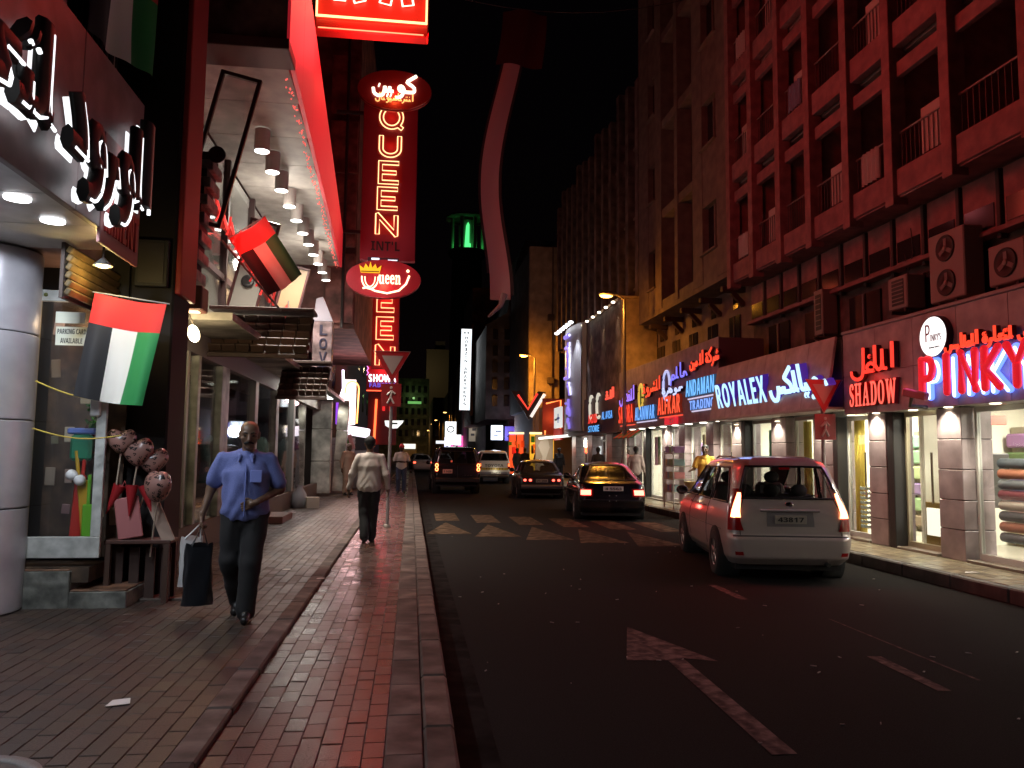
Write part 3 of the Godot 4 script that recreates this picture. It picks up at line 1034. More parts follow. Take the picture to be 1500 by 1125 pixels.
# ================================================================ the street
const RIGHT := Basis(Vector3(0, 0, 1), Vector3(0, 1, 0), Vector3(-1, 0, 0))    # lettering on the right-hand shops, facing the road
const LEFT := Basis(Vector3(0, 0, -1), Vector3(0, 1, 0), Vector3(1, 0, 0))     # lettering on the left-hand shops
const FRONT := Basis()

func _ready() -> void:
	rng.seed = 7
	# ---- camera
	var cam := Camera3D.new()
	cam.name = "camera"
	var fpx := 1150.0
	var fw := Vector3(-148.0, -98.5, -fpx).normalized()      # where the street runs, seen from the camera
	var up := Vector3(sin(0.022), cos(0.022), 0.0)
	up = (up - fw * up.dot(fw)).normalized()
	var rt := fw.cross(up)
	cam.transform = Transform3D(Basis(rt, up, -fw).transposed(), Vector3(0, 1.68, 0))
	cam.fov = rad_to_deg(2.0 * atan(562.5 / fpx))
	cam.near = 0.05
	cam.far = 900.0
	add_child(cam)
	# ---- night sky
	var env := Environment.new()
	env.background_mode = Environment.BG_SKY
	var sky := Sky.new()
	var ps := ProceduralSkyMaterial.new()
	ps.sky_top_color = lin(0.0006, 0.0004, 0.0006)
	ps.sky_horizon_color = lin(0.0022, 0.0011, 0.001)
	ps.sky_curve = 0.1
	ps.ground_bottom_color = lin(0.0006, 0.0004, 0.0004)
	ps.ground_horizon_color = lin(0.0022, 0.0011, 0.001)
	sky.sky_material = ps
	env.sky = sky
	env.tonemap_mode = Environment.TONE_MAPPER_LINEAR
	env.tonemap_exposure = 1.0
	env.sdfgi_enabled = true
	env.ssao_enabled = true
	env.ssil_enabled = true
	var we := WorldEnvironment.new()
	we.name = "environment"
	we.environment = env
	add_child(we)
	# ---- shared textures
	tex_grain = noise_tex(0.012, 0.72, 1.0, 5, 3)
	tex_fine = noise_tex(0.06, 0.7, 1.0, 4, 5)
	tex_stain = noise_tex(0.006, 0.45, 1.0, 6, 9)
	tex_fine_n = noise_tex(0.07, 0, 1, 4, 5, true, 3.0)
	tex_grain_n = noise_tex(0.02, 0, 1, 5, 3, true, 4.0)
	ground()
	shop_black_sign()
	shop_canopy()
	left_far()
	shops_right()
	blocks_right()
	far_right()
	street_furniture()
	vehicles()
	people()
	small_things()

# ---------------------------------------------------------------- ground
func ground() -> void:
	var g := struct("ground")
	wpart(g, "ground_sheet", bx(-400, 400, -0.3, -0.02, -40, 700), M(0.05, 0.045, 0.04, 0.9, {"tex": "grain", "scale": 0.1}))
	var road := struct("road")
	wpart(road, "asphalt", bx(0.27, 6.93, -0.019, 0.0, -3, 260), M(0.023, 0.021, 0.02, 0.9, {"tex": "fine", "scale": 2.2, "bump": 0.9, "spec": 0.1}))
	# drain channel along the left kerb
	wpart(road, "gutter", bx(0.272, 0.52, -0.018, 0.004, -2, 150), M(0.022, 0.019, 0.018, 0.9, {"tex": "stain", "scale": 0.8, "spec": 0.1}))
	# kerbs: stones one metre long
	var kl := struct("left_kerb")
	var km := [M(0.15, 0.115, 0.1, 0.7, {"tex": "stain", "scale": 0.7, "spec": 0.3}), M(0.125, 0.098, 0.086, 0.7, {"tex": "stain", "scale": 0.6, "spec": 0.3}), M(0.17, 0.13, 0.112, 0.65, {"tex": "stain", "scale": 0.8, "spec": 0.3})]
	var stone := MB.new().box(Vector3.ZERO, Vector3(0.172, 0.3, 0.992), Basis(), 0.018).mesh()
	for i in 60:
		put(kl, "kerb_stone", stone, km[rng.randi() % 3], Vector3(0.183 + rng.randf_range(-0.004, 0.004), 0.02 + rng.randf_range(-0.003, 0.003), -(2.0 + i)))
	var slab := MB.new().box(Vector3.ZERO, Vector3(0.19, 0.1, 0.594), Basis(), 0.006).mesh()
	for i in 90:
		put(kl, "kerb_slab", slab, km[rng.randi() % 3], Vector3(-0.002, 0.121 + rng.randf_range(-0.003, 0.002), -(2.0 + i * 0.6)))
	wpart(kl, "far_kerb", bx(-0.1, 0.27, -0.1, 0.17, 61.6, 170), km[0])
	var ke := struct("pavement_edging")
	var es := MB.new().box(Vector3.ZERO, Vector3(0.15, 0.14, 0.792), Basis(), 0.012).mesh()
	for i in 70:
		put(ke, "edging_stone", es, km[rng.randi() % 3], Vector3(-1.055 + rng.randf_range(-0.006, 0.006), 0.14 + rng.randf_range(-0.004, 0.004), -(2.0 + i * 0.8)))
	var kr := struct("right_kerb")
	var ks := MB.new().box(Vector3.ZERO, Vector3(0.16, 0.3, 0.992), Basis(), 0.018).mesh()
	for i in 60:
		put(kr, "kerb_stone", ks, M(0.07, 0.06, 0.055, 0.7, {"tex": "stain", "scale": 0.7}) if i % 2 else M(0.09, 0.075, 0.065, 0.7, {"tex": "stain", "scale": 0.7}), Vector3(7.01, 0.02 + rng.randf_range(-0.003, 0.003), -(2.0 + i)))
	wpart(kr, "far_kerb", bx(6.93, 7.09, -0.1, 0.17, 61.6, 170), M(0.09, 0.075, 0.065, 0.7, {"tex": "stain", "scale": 0.7}))
	# paving
	var bm := [M(0.098, 0.064, 0.052, 0.32, {"tex": "fine", "scale": 2.0, "bump": 0.25}), M(0.085, 0.058, 0.048, 0.3, {"tex": "fine", "scale": 2.3, "bump": 0.25}), M(0.105, 0.068, 0.053, 0.36, {"tex": "fine", "scale": 1.7, "bump": 0.25}), M(0.08, 0.058, 0.05, 0.27, {"tex": "fine", "scale": 2.6, "bump": 0.25}), M(0.112, 0.075, 0.058, 0.25, {"tex": "fine", "scale": 2.0, "bump": 0.2})]
	var bm1 := [M(0.09, 0.05, 0.042, 0.3, {"tex": "fine", "scale": 2.0, "bump": 0.25, "spec": 0.38}), M(0.078, 0.045, 0.038, 0.27, {"tex": "fine", "scale": 2.3, "bump": 0.25, "spec": 0.38}), M(0.1, 0.054, 0.044, 0.34, {"tex": "fine", "scale": 1.7, "bump": 0.25, "spec": 0.38}), M(0.085, 0.05, 0.043, 0.24, {"tex": "fine", "scale": 2.6, "bump": 0.2, "spec": 0.42})]
	paving("brick_strip", -0.975, -0.1, 8, 0.17, 2.2, 60.0, bm1, 4.05)
	var bm2 := []
	for m in bm:
		var m2: StandardMaterial3D = m.duplicate()
		m2.roughness += 0.16
		m2.metallic_specular = 0.35
		m2.albedo_color = m.albedo_color.darkened(0.1)
		bm2.append(m2)
	paving("left_pavement", -4.4, -1.135, 30, 0.19, 2.2, 62.0, bm2, 4.2)
	var rp := struct("right_pavement")
	wpart(rp, "mortar_bed", bx(7.09, 12.0, -0.2, 0.158, -2, 170), M(0.12, 0.105, 0.085, 0.8))
	var tl := MB.new().box(Vector3.ZERO, Vector3(0.245, 0.04, 0.245), Basis(), 0.004).mesh()
	var tm := [M(0.34, 0.28, 0.18, 0.3, {"tex": "stain", "scale": 1.1}), M(0.3, 0.25, 0.165, 0.34, {"tex": "stain", "scale": 0.9}), M(0.38, 0.31, 0.2, 0.28, {"tex": "stain", "scale": 1.3})]
	var n := 0
	for j in 60:
		for i in 5:
			if n >= 290: continue
			put(rp, "paving_tile", tl, tm[rng.randi() % 3], Vector3(7.215 + i * 0.25, 0.15 + rng.randf_range(-0.0015, 0.0015), -(8.8 + j * 0.25)), Basis(Vector3.RIGHT, rng.randf_range(-0.006, 0.006)))
			n += 1
	wpart(rp, "far_paving", bx(7.092, 12.0, 0.159, 0.17, 23.3, 170), tm[0])
	# painted markings
	var pm := M(0.17, 0.11, 0.105, 0.85, {"tex": "stain", "scale": 2.2, "spec": 0.1})
	var ar := struct("road_arrow")
	# a left-bending arrow: head and long slanting shaft
	var head := PackedVector2Array([Vector2(2.12, 7.6), Vector2(2.52, 6.3), Vector2(2.27, 6.41), Vector2(2.11, 6.36), Vector2(1.78, 6.39)])
	flat(ar, "arrow_head", head, 0.004, pm)
	flat(ar, "arrow_shaft", PackedVector2Array([Vector2(2.115, 6.35), Vector2(2.265, 6.4), Vector2(2.2, 4.35), Vector2(2.05, 4.35)]), 0.004, pm)
	for q in [[3.84, 6.34, 3.96, 6.33, 3.9, 5.37, 3.8, 5.38], [3.84, 9.9, 3.95, 9.9, 3.94, 8.9, 3.83, 8.9], [4.31, 7.8, 4.33, 7.8, 4.31, 5.6, 4.28, 5.6]]:
		var ds := struct("lane_dash")
		flat(ds, "paint", PackedVector2Array([Vector2(q[0], q[1]), Vector2(q[2], q[3]), Vector2(q[4], q[5]), Vector2(q[6], q[7])]), 0.004, pm)
	var pz := M(0.12, 0.078, 0.05, 0.85, {"tex": "stain", "scale": 1.2, "spec": 0.1})
	var zc := struct("zebra_crossing")
	for i in 7:
		var x := 0.66 + i * 0.95
		var dd := 21.7 - i * 0.56
		flat(zc, "crossing_stripe", PackedVector2Array([Vector2(x, dd), Vector2(x + 0.56, dd), Vector2(x + 0.56, dd - 2.3), Vector2(x - 0.02, dd - 2.3)]), 0.004, pz)
		flat(zc, "ramp_triangle", PackedVector2Array([Vector2(x + 0.2, dd - 2.75), Vector2(x + 0.62, dd - 5.4), Vector2(x - 0.32, dd - 5.4)]), 0.004, pz)
	var mh := thing("manhole_cover", "round grey iron manhole cover at the near end of the left pavement", "manhole cover", Vector3(-1.97, 0.19, -3.84))
	part(mh, "frame_ring", MB.new().lathe([[0.36, -0.02], [0.36, 0.012], [0.29, 0.012], [0.29, -0.02]], 36), M(0.2, 0.19, 0.18, 0.5, {"tex": "fine", "scale": 3.0}))
	var lid := MB.new().lathe([[0.287, -0.02], [0.287, 0.008], [0.004, 0.008]], 36)
	for k in 6: lid.box(Vector3(-0.2 + k * 0.08, 0.011, 0), Vector3(0.03, 0.008, 0.38 - absf(k - 2.5) * 0.07))
	part(mh, "lid", lid, M(0.09, 0.085, 0.08, 0.5, {"tex": "fine", "scale": 3.0, "metal": 0.5}))

func flat(parent: Node3D, called: String, poly: PackedVector2Array, y: float, m: Material) -> void:
	var mb := MB.new()
	var p := poly
	var ix := Geometry2D.triangulate_polygon(p)
	for i in range(0, ix.size(), 3):
		var a := p[ix[i]]; var b := p[ix[i + 1]]; var c := p[ix[i + 2]]
		var A := W(a.x, y, a.y); var B := W(b.x, y, b.y); var C := W(c.x, y, c.y)
		if (B - A).cross(C - A).y > 0: mb.tri(A, B, C)
		else: mb.tri(A, C, B)
	wpart(parent, called, mb, m)

# running-bond bricks: the nearest 300 are pieces, the rest is one field
func paving(called: String, x0: float, x1: float, cols: int, y: float, d0: float, d1: float, bm: Array, near: float) -> void:
	var s := struct(called)
	wpart(s, "mortar_bed", bx(x0 - 0.02, x1 + 0.02, -0.1, y - 0.007, d0 - 3, d1 + 120), M(0.06, 0.045, 0.038, 0.8))
	var w := (x1 - x0) / cols
	var L := 0.208
	var one := MB.new().box(Vector3.ZERO, Vector3(w - 0.0045, 0.05, L - 0.0045), Basis(), 0.003).mesh()
	var per := []
	for k in bm.size(): per.append([])
	var all := []
	for i in cols:
		for j in int((d1 - d0) / L):
			var d := d0 + (j + (0.5 if i % 2 else 0.0)) * L
			if called == "left_pavement" and d < 7.9 and x0 + (i + 0.5) * w < -3.5: continue
			var pos := Vector3(x0 + (i + 0.5) * w, y - 0.025 + rng.randf_range(-0.003, 0.002), -d)
			var b := Basis(Vector3.RIGHT, rng.randf_range(-0.006, 0.006)) * Basis(Vector3.BACK, rng.randf_range(-0.007, 0.007))
			all.append([d, Transform3D(b, pos), rng.randi() % bm.size()])
	all.sort_custom(func(p, q): return p[0] < q[0])
	var n := 0
	for a in all:
		if a[0] >= near and n < 290:
			put(s, "brick", one, bm[a[2]], a[1].origin, a[1].basis)
			n += 1
		else:
			per[a[2]].append(a[1])
	for k in bm.size():
		var mm := MultiMesh.new()
		mm.transform_format = MultiMesh.TRANSFORM_3D
		mm.mesh = one
		mm.instance_count = per[k].size()
		for i in per[k].size(): mm.set_instance_transform(i, per[k][i])
		var mi := MultiMeshInstance3D.new()
		mi.name = "brick_field"
		mi.multimesh = mm
		mi.material_override = bm[k]
		mi.set_meta("kind", "stuff")
		s.add_child(mi, true)

# ---------------------------------------------------------------- left: toy shop with black letters
func shop_black_sign() -> void:
	var b := thing("corner_shop", "nearest left-hand shop with steel cladding, lit soffit and plastered upper wall", "shop", W(-3.6, 0.17, 6.5))
	var plaster := M(0.5, 0.3, 0.27, 0.75, {"tex": "grain", "scale": 0.4})
	wpart(b, "upper_wall", bx(-6, -3.2, 3.52, 14, 0.5, 8.48), plaster)
	wpart(b, "cornice", bx(-3.2, -3.05, 5.05, 5.2, 0.5, 8.48, 0.02), plaster)
	wpart(b, "pilaster", bx(-3.2, -3.12, 5.2, 14, 6.5, 7.1), plaster)
	# window with bars high on the wall
	var wn := wpart(b, "window", bx(-3.2, -3.19, 5.4, 8.3, 7.3, 8.4), M(0.015, 0.013, 0.013, 0.2))
	for k in 9:
		wpart(wn, "bar", MB.new().tube([W(-3.14, 5.35, 7.34 + k * 0.125), W(-3.14, 8.35, 7.34 + k * 0.125)], 0.012, 6), M(0.04, 0.035, 0.035, 0.5))
	# canopy: fascia face, soffit, and the deep box behind
	var fm := M(0.22, 0.17, 0.175, 0.45, {"tex": "grain", "scale": 0.4})
	for k in 5:
		wpart(b, "fascia_panel", bx(-2.66, -2.6, 3.5, 4.95, 0.8 + k * 1.372, 0.8 + k * 1.372 + 1.364, 0.006), fm)
	wpart(b, "canopy_box", bx(-3.19, -2.665, 3.56, 4.94, 0.8, 7.6), fm)
	for k in 8:
		wpart(b, "soffit_panel", bx(-4.5, -2.606, 3.515, 3.55, 0.9 + k * 0.84, 0.9 + k * 0.84 + 0.832, 0.004), M(0.62, 0.62, 0.62, 0.35, {"tex": "grain", "scale": 0.3}))
	# steel cladding facing the street, a rounded corner at its far end
	var steel := M(0.5, 0.48, 0.52, 0.35, {"tex": "grain", "scale": 0.25, "metal": 0.25})
	for r in [[0.2, 1.12], [1.13, 1.92], [1.93, 2.72], [2.73, 3.5]]:
		wpart(b, "cladding_panel", MB.new().lathe([[0.46, r[0]], [0.47, r[0] + 0.012], [0.47, r[1] - 0.012], [0.46, r[1]]], 40, Transform3D(Basis(), W(-3.98, 0, 7.78))), steel)
	wpart(b, "column_core", MB.new().lathe([[0.455, 0.18], [0.455, 3.5]], 32, Transform3D(Basis(), W(-3.98, 0, 7.78))), M(0.03, 0.03, 0.03))
	wpart(b, "side_wall", bx(-4.7, -4.5, 0.17, 3.5, 0.8, 8.47), M(0.2, 0.19, 0.2, 0.6))
	write(b, "shop_mark", "E", W(-3.9, 2.95, 7.3) - b.position, FRONT, 0.09, 0.1, 0.012, M(0.02, 0.02, 0.02))
	var nt := wpart(b, "paper_notice", bx(-3.86, -3.66, 1.95, 2.3, 7.3, 7.308), M(0.5, 0.5, 0.55, 0.6))
	wpart(nt, "notice_frame", bx(-3.83, -3.69, 1.99, 2.26, 7.294, 7.299), M(0.33, 0.3, 0.34, 0.5))
	# roller shutter housing with warm-lit slats
	var sh := wpart(b, "shutter_housing", bx(-3.12, -3.09, 3.0, 3.5, 7.3, 8.47), M(0.05, 0.035, 0.03, 0.8))
	for k in 6:
		wpart(sh, "shutter_slat", MB.new().box(W(-3.05, 3.06 + k * 0.075, 7.88), Vector3(0.05, 0.066, 1.16), Basis(Vector3.BACK, -0.5), 0.01), M(0.2, 0.13, 0.05, 0.4, {"tex": "stain", "scale": 1.2}))
	# recessed downlights in the soffit
	for d in [3.9, 4.9, 6.07, 6.65]:
		var l := wpart(b, "downlight", MB.new().lathe([[0.0, 3.506], [0.075, 3.506], [0.09, 3.498], [0.09, 3.516]], 20, Transform3D(Basis(), W(-2.92, 0, d))), glow(1.0, 0.98, 1.0, 5.0))
		l.name = "downlight"
		spot("downlight_beam", W(-2.94, 3.485, d), W(-3.0, 0, d + 0.05), lin(0.82, 0.9, 1.0), 2.2 if d < 6.5 else 2.0, 80.0 if d < 6.5 else 87.0, 0.05, 0.15)
	var sp := thing("clip_lamp", "small warm spotlight hung under the shutter box of the toy shop", "lamp", W(-2.82, 3.46, 7.45))
	part(sp, "stem", MB.new().tube([Vector3(0, 0.06, 0), Vector3(0, -0.06, 0)], 0.012, 8), M(0.05, 0.05, 0.05))
	part(sp, "lamp_shade", MB.new().lathe([[0.02, -0.06], [0.085, -0.13], [0.08, -0.13], [0.015, -0.07]], 18), M(0.1, 0.1, 0.1, 0.4))
	part(sp, "bulb", MB.new().ell(Vector3(0, -0.125, 0), Vector3(0.06, 0.022, 0.06), 14, 8), glow(1.0, 0.86, 0.55, 6.0))
	omni("clip_lamp_light", W(-2.82, 3.28, 7.45), lin(1.0, 0.72, 0.25), 0.35, 0.05)
	omni("added_doorway_light", W(-3.3, 2.9, 8.2), lin(1.0, 0.7, 0.4), 0.12, 0.1)  # warm lamp added without a fitting to lift the dark doorway
	# the inside of the shop, seen through the door
	var brown := M(0.13, 0.08, 0.05, 0.7, {"tex": "stain", "scale": 1.0})
	wpart(b, "shop_floor", bx(-6, -2.98, 0.42, 0.56, 7.95, 8.47), brown)
	# sign letters: black, in front of a bright rim
	var sg := thing("arabic_sign", "big black Arabic letters with white glowing edges over the nearest left shop", "sign", W(-2.5, 4.1, 5.6))
	write_arabic(sg, "black_letter", "الورود لتجارة", Vector3(0.05, 0.06, 0.0), LEFT, 3.6, 0.78, 0.095, M(0.006, 0.006, 0.006, 0.6), 0.5, true)
	write_arabic(sg, "neon_rim", "الورود لتجارة", Vector3(-0.03, 0.03, -0.03), LEFT, 3.6, 0.78, 0.06, glow(0.95, 0.97, 1.0, 1.3), 0.2)
	write_arabic(sg, "neon_edge", "الورود لتجارة", Vector3(0.08, 0.01, -0.06), LEFT, 3.6, 0.78, 0.013, glow(0.95, 0.97, 1.0, 1.6), 1.0)
	var s2 := thing("fascia_lettering", "dull red lettering on the dark end of the fascia beside the end column", "sign", W(-2.6, 3.85, 7.2))
	part(s2, "board", MB.new().box(Vector3(-0.005, 0.0, 0), Vector3(0.03, 0.95, 0.9), Basis(), 0.006), M(0.24, 0.1, 0.1, 0.6))
	write(s2, "red_letter", "MMENT", Vector3(0.018, -0.2, 0), LEFT, 0.78, 0.32, 0.02, M(0.3, 0.02, 0.02, 0.5))
	write_arabic(s2, "red_script", "ملابس", Vector3(0.02, 0.22, 0), LEFT, 0.6, 0.3, 0.02, M(0.05, 0.01, 0.012, 0.5))
	# glass door standing open across the pavement edge
	var dr := thing("glass_door", "open glass door with white frame holding a parking card notice", "door", W(-3.25, 0.6, 8.0), 0.0)
	var wf := M(0.62, 0.63, 0.6, 0.4, {"tex": "grain", "scale": 0.8})
	part(dr, "bottom_rail", MB.new().box(Vector3(0, 0.14, 0), Vector3(0.68, 0.2, 0.05), Basis(), 0.006), wf)
	part(dr, "top_rail", MB.new().box(Vector3(-0.08, 2.54, 0), Vector3(0.52, 0.11, 0.05), Basis(), 0.006), wf)
	part(dr, "stile", MB.new().box(Vector3(0.295, 0.92, 0), Vector3(0.09, 1.36, 0.045), Basis(), 0.006), wf)
	part(dr, "hinge_stile", MB.new().box(Vector3(-0.335, 1.35, 0), Vector3(0.035, 2.3, 0.045), Basis(), 0.006), M(0.4, 0.37, 0.25, 0.4))
	part(dr, "edge_rail", MB.new().box(Vector3(0.165, 2.05, 0), Vector3(0.02, 0.9, 0.03)), M(0.3, 0.27, 0.22, 0.4))
	part(dr, "pane", MB.new().box(Vector3(-0.03, 1.36, 0), Vector3(0.58, 2.26, 0.01)), glass(0.06))
	for x in [-0.27, 0.12]:
		part(dr, "screw_cap", MB.new().ell(Vector3(x, 2.545, 0.03), Vector3(0.02, 0.02, 0.012), 10, 6), M(0.12, 0.13, 0.03, 0.4))
	part(dr, "handle", MB.new().box(Vector3(0.25, 1.5, 0.05), Vector3(0.09, 0.24, 0.05), Basis(), 0.012), M(0.6, 0.6, 0.6, 0.3))
	var np := thing("parking_notice", "white printed notice reading parking card available taped to the door glass", "notice", W(-3.27, 2.75, 7.985))
	part(np, "card", MB.new().box(Vector3.ZERO, Vector3(0.29, 0.18, 0.004)), M(0.72, 0.74, 0.62, 0.6))
	write(np, "print", "PARKING CARD", Vector3(0, 0.045, 0.003), FRONT, 0.26, 0.05, 0.002, M(0.02, 0.02, 0.02))
	write(np, "print", "AVAILABLE", Vector3(0, -0.045, 0.003), FRONT, 0.2, 0.05, 0.002, M(0.02, 0.02, 0.02))
	var np2 := thing("blank_notice", "pale taped paper strip above the parking notice on the door glass", "notice", W(-3.29, 2.93, 7.985))
	part(np2, "paper", MB.new().box(Vector3.ZERO, Vector3(0.27, 0.11, 0.004)), M(0.75, 0.78, 0.66, 0.6))
	var st := thing("concrete_steps", "two grey concrete steps up to the toy shop door", "steps", W(-3.15, 0.17, 8.05))
	var cm := M(0.25, 0.25, 0.22, 0.8, {"tex": "stain", "scale": 1.1, "bump": 0.4})
	wpart(st, "upper_step", bx(-3.72, -3.13, 0.17, 0.53, 7.9, 8.45, 0.008), cm)
	wpart(st, "lower_step", bx(-3.127, -2.62, 0.17, 0.34, 7.9, 8.45, 0.008), cm)
	for k in 2:
		var tr := wpart(st, "tread", bx([-3.72, -3.12][k], [-3.14, -2.63][k], [0.531, 0.341][k], [0.545, 0.355][k], 7.91, 8.44, 0.004), M(0.3, 0.15, 0.09, 0.55, {"tex": "stain", "scale": 1.5}))
		tr.set_meta("label", "red-brown worn tread")
	# display goods behind the door glass
	var bats := [["toy_bat", "red plastic cricket bat leaning behind the door glass", -3.17, 0.0, 0.52, 0.02, 0.02, 0.11, 0.05], ["toy_bat", "yellow cricket bat with long handle behind the door glass", -3.1, -0.06, 0.55, 0.33, 0.01, 0.12, -0.12], ["toy_bat", "short green cricket bat lowest behind the door glass", -3.06, -0.02, 0.12, 0.42, 0.03, 0.1, 0.0]]
	var cols := [[0.55, 0.03, 0.02], [0.6, 0.36, 0.02], [0.15, 0.5, 0.03]]
	for k in 3:
		var q = bats[k]
		var bt := thing(q[0], q[1], "cricket bat", W(q[2], 0.82, 8.1 - k * 0.02))
		var h: float = [0.6, 0.55, 0.32][k]
		part(bt, "blade", MB.new().box(Vector3(0, h / 2, 0), Vector3(0.1, h, 0.035), Basis(Vector3.BACK, -q[8]), 0.012), M(cols[k][0], cols[k][1], cols[k][2], 0.35))
		part(bt, "grip", MB.new().tube([Vector3(q[8] * h, h, 0), Vector3(q[8] * (h + 0.3), h + 0.28, 0)], 0.018, 8), M(cols[k][0], cols[k][1], cols[k][2], 0.5))
	for k in 2:
		var bl := thing("white_ball", ["white plastic ball on the red bat, left of a pair", "white plastic ball on the red bat, right of a pair"][k], "ball", W(-3.21 + k * 0.075, 1.42 - k * 0.05, 8.02))
		part(bl, "shell", MB.new().ell(Vector3.ZERO, Vector3(0.052, 0.052, 0.052), 18, 12), M(0.75, 0.75, 0.75, 0.4))
	# shelves of small goods inside
	var rk := thing("goods_rack", "dim rack hung with small packets inside the toy shop doorway", "rack", W(-3.3, 0.6, 8.42))
	part(rk, "back_panel", MB.new().box(Vector3(0.05, 1.3, 0.02), Vector3(0.75, 2.6, 0.02)), brown)
	for j in 6:
		for i in 5:
			if rng.randf() < 0.45: continue
			var c := Color.from_hsv(rng.randf() * 0.15, 0.4, rng.randf_range(0.15, 0.5))
			part(rk, "packet", MB.new().box(Vector3(-0.25 + i * 0.15 + rng.randf_range(-0.02, 0.02), 0.45 + j * 0.36 + rng.randf_range(-0.05, 0.05), -0.015 + 0.04), Vector3(rng.randf_range(0.06, 0.12), rng.randf_range(0.08, 0.2), 0.03), Basis(Vector3.BACK, rng.randf_range(-0.15, 0.15)), 0.006), M(snappedf(c.r, 0.05), snappedf(c.g, 0.05), snappedf(c.b, 0.05), 0.4))
	var bk := thing("toy_bucket_set", "clear bag of green toys hanging at the door edge", "toys", W(-3.17, 1.78, 8.12))
	part(bk, "green_toys", MB.new().box(Vector3(0, -0.1, 0), Vector3(0.2, 0.26, 0.1), Basis(), 0.03), M(0.02, 0.22, 0.12, 0.3))
	part(bk, "blue_header", MB.new().box(Vector3(0, 0.06, 0), Vector3(0.26, 0.06, 0.1), Basis(), 0.015), M(0.12, 0.2, 0.55, 0.3))
	var tn := thing("tinsel_bunch", "bunch of green and red foil tinsel at the door edge", "decoration", W(-3.08, 2.0, 8.15))
	var t1 := MB.new(); var t2 := MB.new()
	for k in 60:
		var p := Vector3(rng.randf_range(-0.07, 0.07), rng.randf_range(-0.4, 0.15), rng.randf_range(-0.05, 0.05))
		(t1 if p.y > -0.12 else t2).box(p, Vector3(0.05, 0.008, 0.02), Basis.from_euler(Vector3(rng.randf() * 6, rng.randf() * 6, rng.randf() * 6)))
	part(tn, "green_foil", t1, M(0.1, 0.5, 0.08, 0.15, {"metal": 0.9}))
	part(tn, "red_foil", t2, M(0.6, 0.03, 0.02, 0.15, {"metal": 0.9}))
	for k in 2:
		var rp := thing("yellow_cord", ["upper yellow cord tied across the open door", "lower yellow cord tied across the open door"][k], "cord", W(-3.4, 2.28 - k * 0.43, 7.6))
		var path := []
		for i in 9:
			var t := i / 8.0
			path.append(Vector3(t * 0.66, -0.14 * t - 0.06 * sin(t * PI) + k * 0.09 * t, -0.3 * t))
		part(rp, "strand", MB.new().tube(path, 0.007, 6), M(0.55, 0.4, 0.06, 0.6))
	# the flag on the door, hung sideways
	uae_flag("national_flag", "national flag with red band over black, white and green stripes on the open glass door", W(-2.98, 3.13, 7.72), 0.66, 0.98, Basis(Vector3.BACK, -0.13), 0.05)
	uae_flag("national_flag", "dark flag hanging on the high wall above the black Arabic letters", W(-3.0, 6.55, 7.25), 0.95, 1.1, Basis(Vector3.UP, 1.25), 0.04)
	# balloons by the end column
	var bc := 0
	for q in [[-2.82, 1.76, 8.15, 0.13, 0.2, "spotted foil balloon highest of the bunch beside the door"], [-2.68, 1.66, 8.2, 0.15, -0.3, "spotted foil balloon in the middle of the bunch"], [-2.56, 1.57, 8.28, 0.14, 0.1, "spotted foil balloon half behind the bunch, lower right"], [-2.42, 1.33, 8.02, 0.16, -0.9, "tilted spotted balloon on a stick apart from the bunch"]]:
		var bl := thing("foil_balloon", q[5], "balloon", W(q[0], q[1], q[2]), q[4], "leopard spotted balloons by the toy shop")
		var body := MB.new()
		var rows := []
		for i in 15:
			var la := -PI / 2 + PI * i / 14
			var line := PackedVector3Array()
			for k in 24:
				var g := -TAU * k / 24
				var lobe: float = 1.0 + 0.12 * absf(cos(g * 1.0)) * maxf(sin(la), 0.0)
				line.append(Vector3(cos(la) * cos(g) * q[3] * lobe * (1.05 - 0.4 * maxf(-sin(la), 0.0)), sin(la) * q[3] * 1.05 - (0.1 * q[3] if absf(cos(g)) < 0.25 and la > 1.0 else 0.0) - q[3] * 0.42 * exp(-pow(cos(la) * cos(g) / 0.4, 2.0)) * maxf(sin(la), 0.0), cos(la) * sin(g) * q[3] * 0.72))
			rows.append(line)
		body.grid(rows, true)
		part(bl, "foil", body, leopard())
		part(bl, "knot", MB.new().tube([Vector3(0, -q[3] * 1.05, 0), Vector3(0, -q[3] * 1.2, 0)], 0.012, 6), M(0.5, 0.3, 0.25, 0.3))
		part(bl, "stick", MB.new().tube([Vector3(0, -q[3], 0), Vector3(-0.05 - 0.06 * bc, -q[3] - 0.55, -0.05)], 0.008, 6), M(0.5, 0.4, 0.3, 0.5))
		bc += 1
	# boxes and boards stacked beneath the balloons
	var tb := thing("display_table", "low dark wooden table against the end column", "table", W(-2.62, 0.17, 8.28))
	part(tb, "table_top", MB.new().box(Vector3(0, 0.6, 0), Vector3(0.62, 0.04, 0.3), Basis(), 0.008), M(0.07, 0.028, 0.02, 0.6))
	for k in 4: part(tb, "leg", MB.new().box(Vector3(-0.27 + 0.54 * (k % 2), 0.3, -0.12 + 0.24 * (k / 2)), Vector3(0.05, 0.58, 0.05)), M(0.06, 0.03, 0.02, 0.6))
	for k in 4: part(tb, "board", MB.new().box(Vector3(-0.22 + k * 0.15, 0.28, -0.02), Vector3(0.09, 0.5, 0.02)), M(0.05, 0.026, 0.02, 0.7))
	var bg := thing("gift_bag", "pink paper gift bag standing on the dark table", "gift bag", W(-2.74, 0.8, 8.22), 0.3)
	part(bg, "paper", MB.new().box(Vector3(0, 0.2, 0), Vector3(0.22, 0.4, 0.1), Basis(Vector3.BACK, 0.15), 0.01), M(0.45, 0.16, 0.16, 0.6))
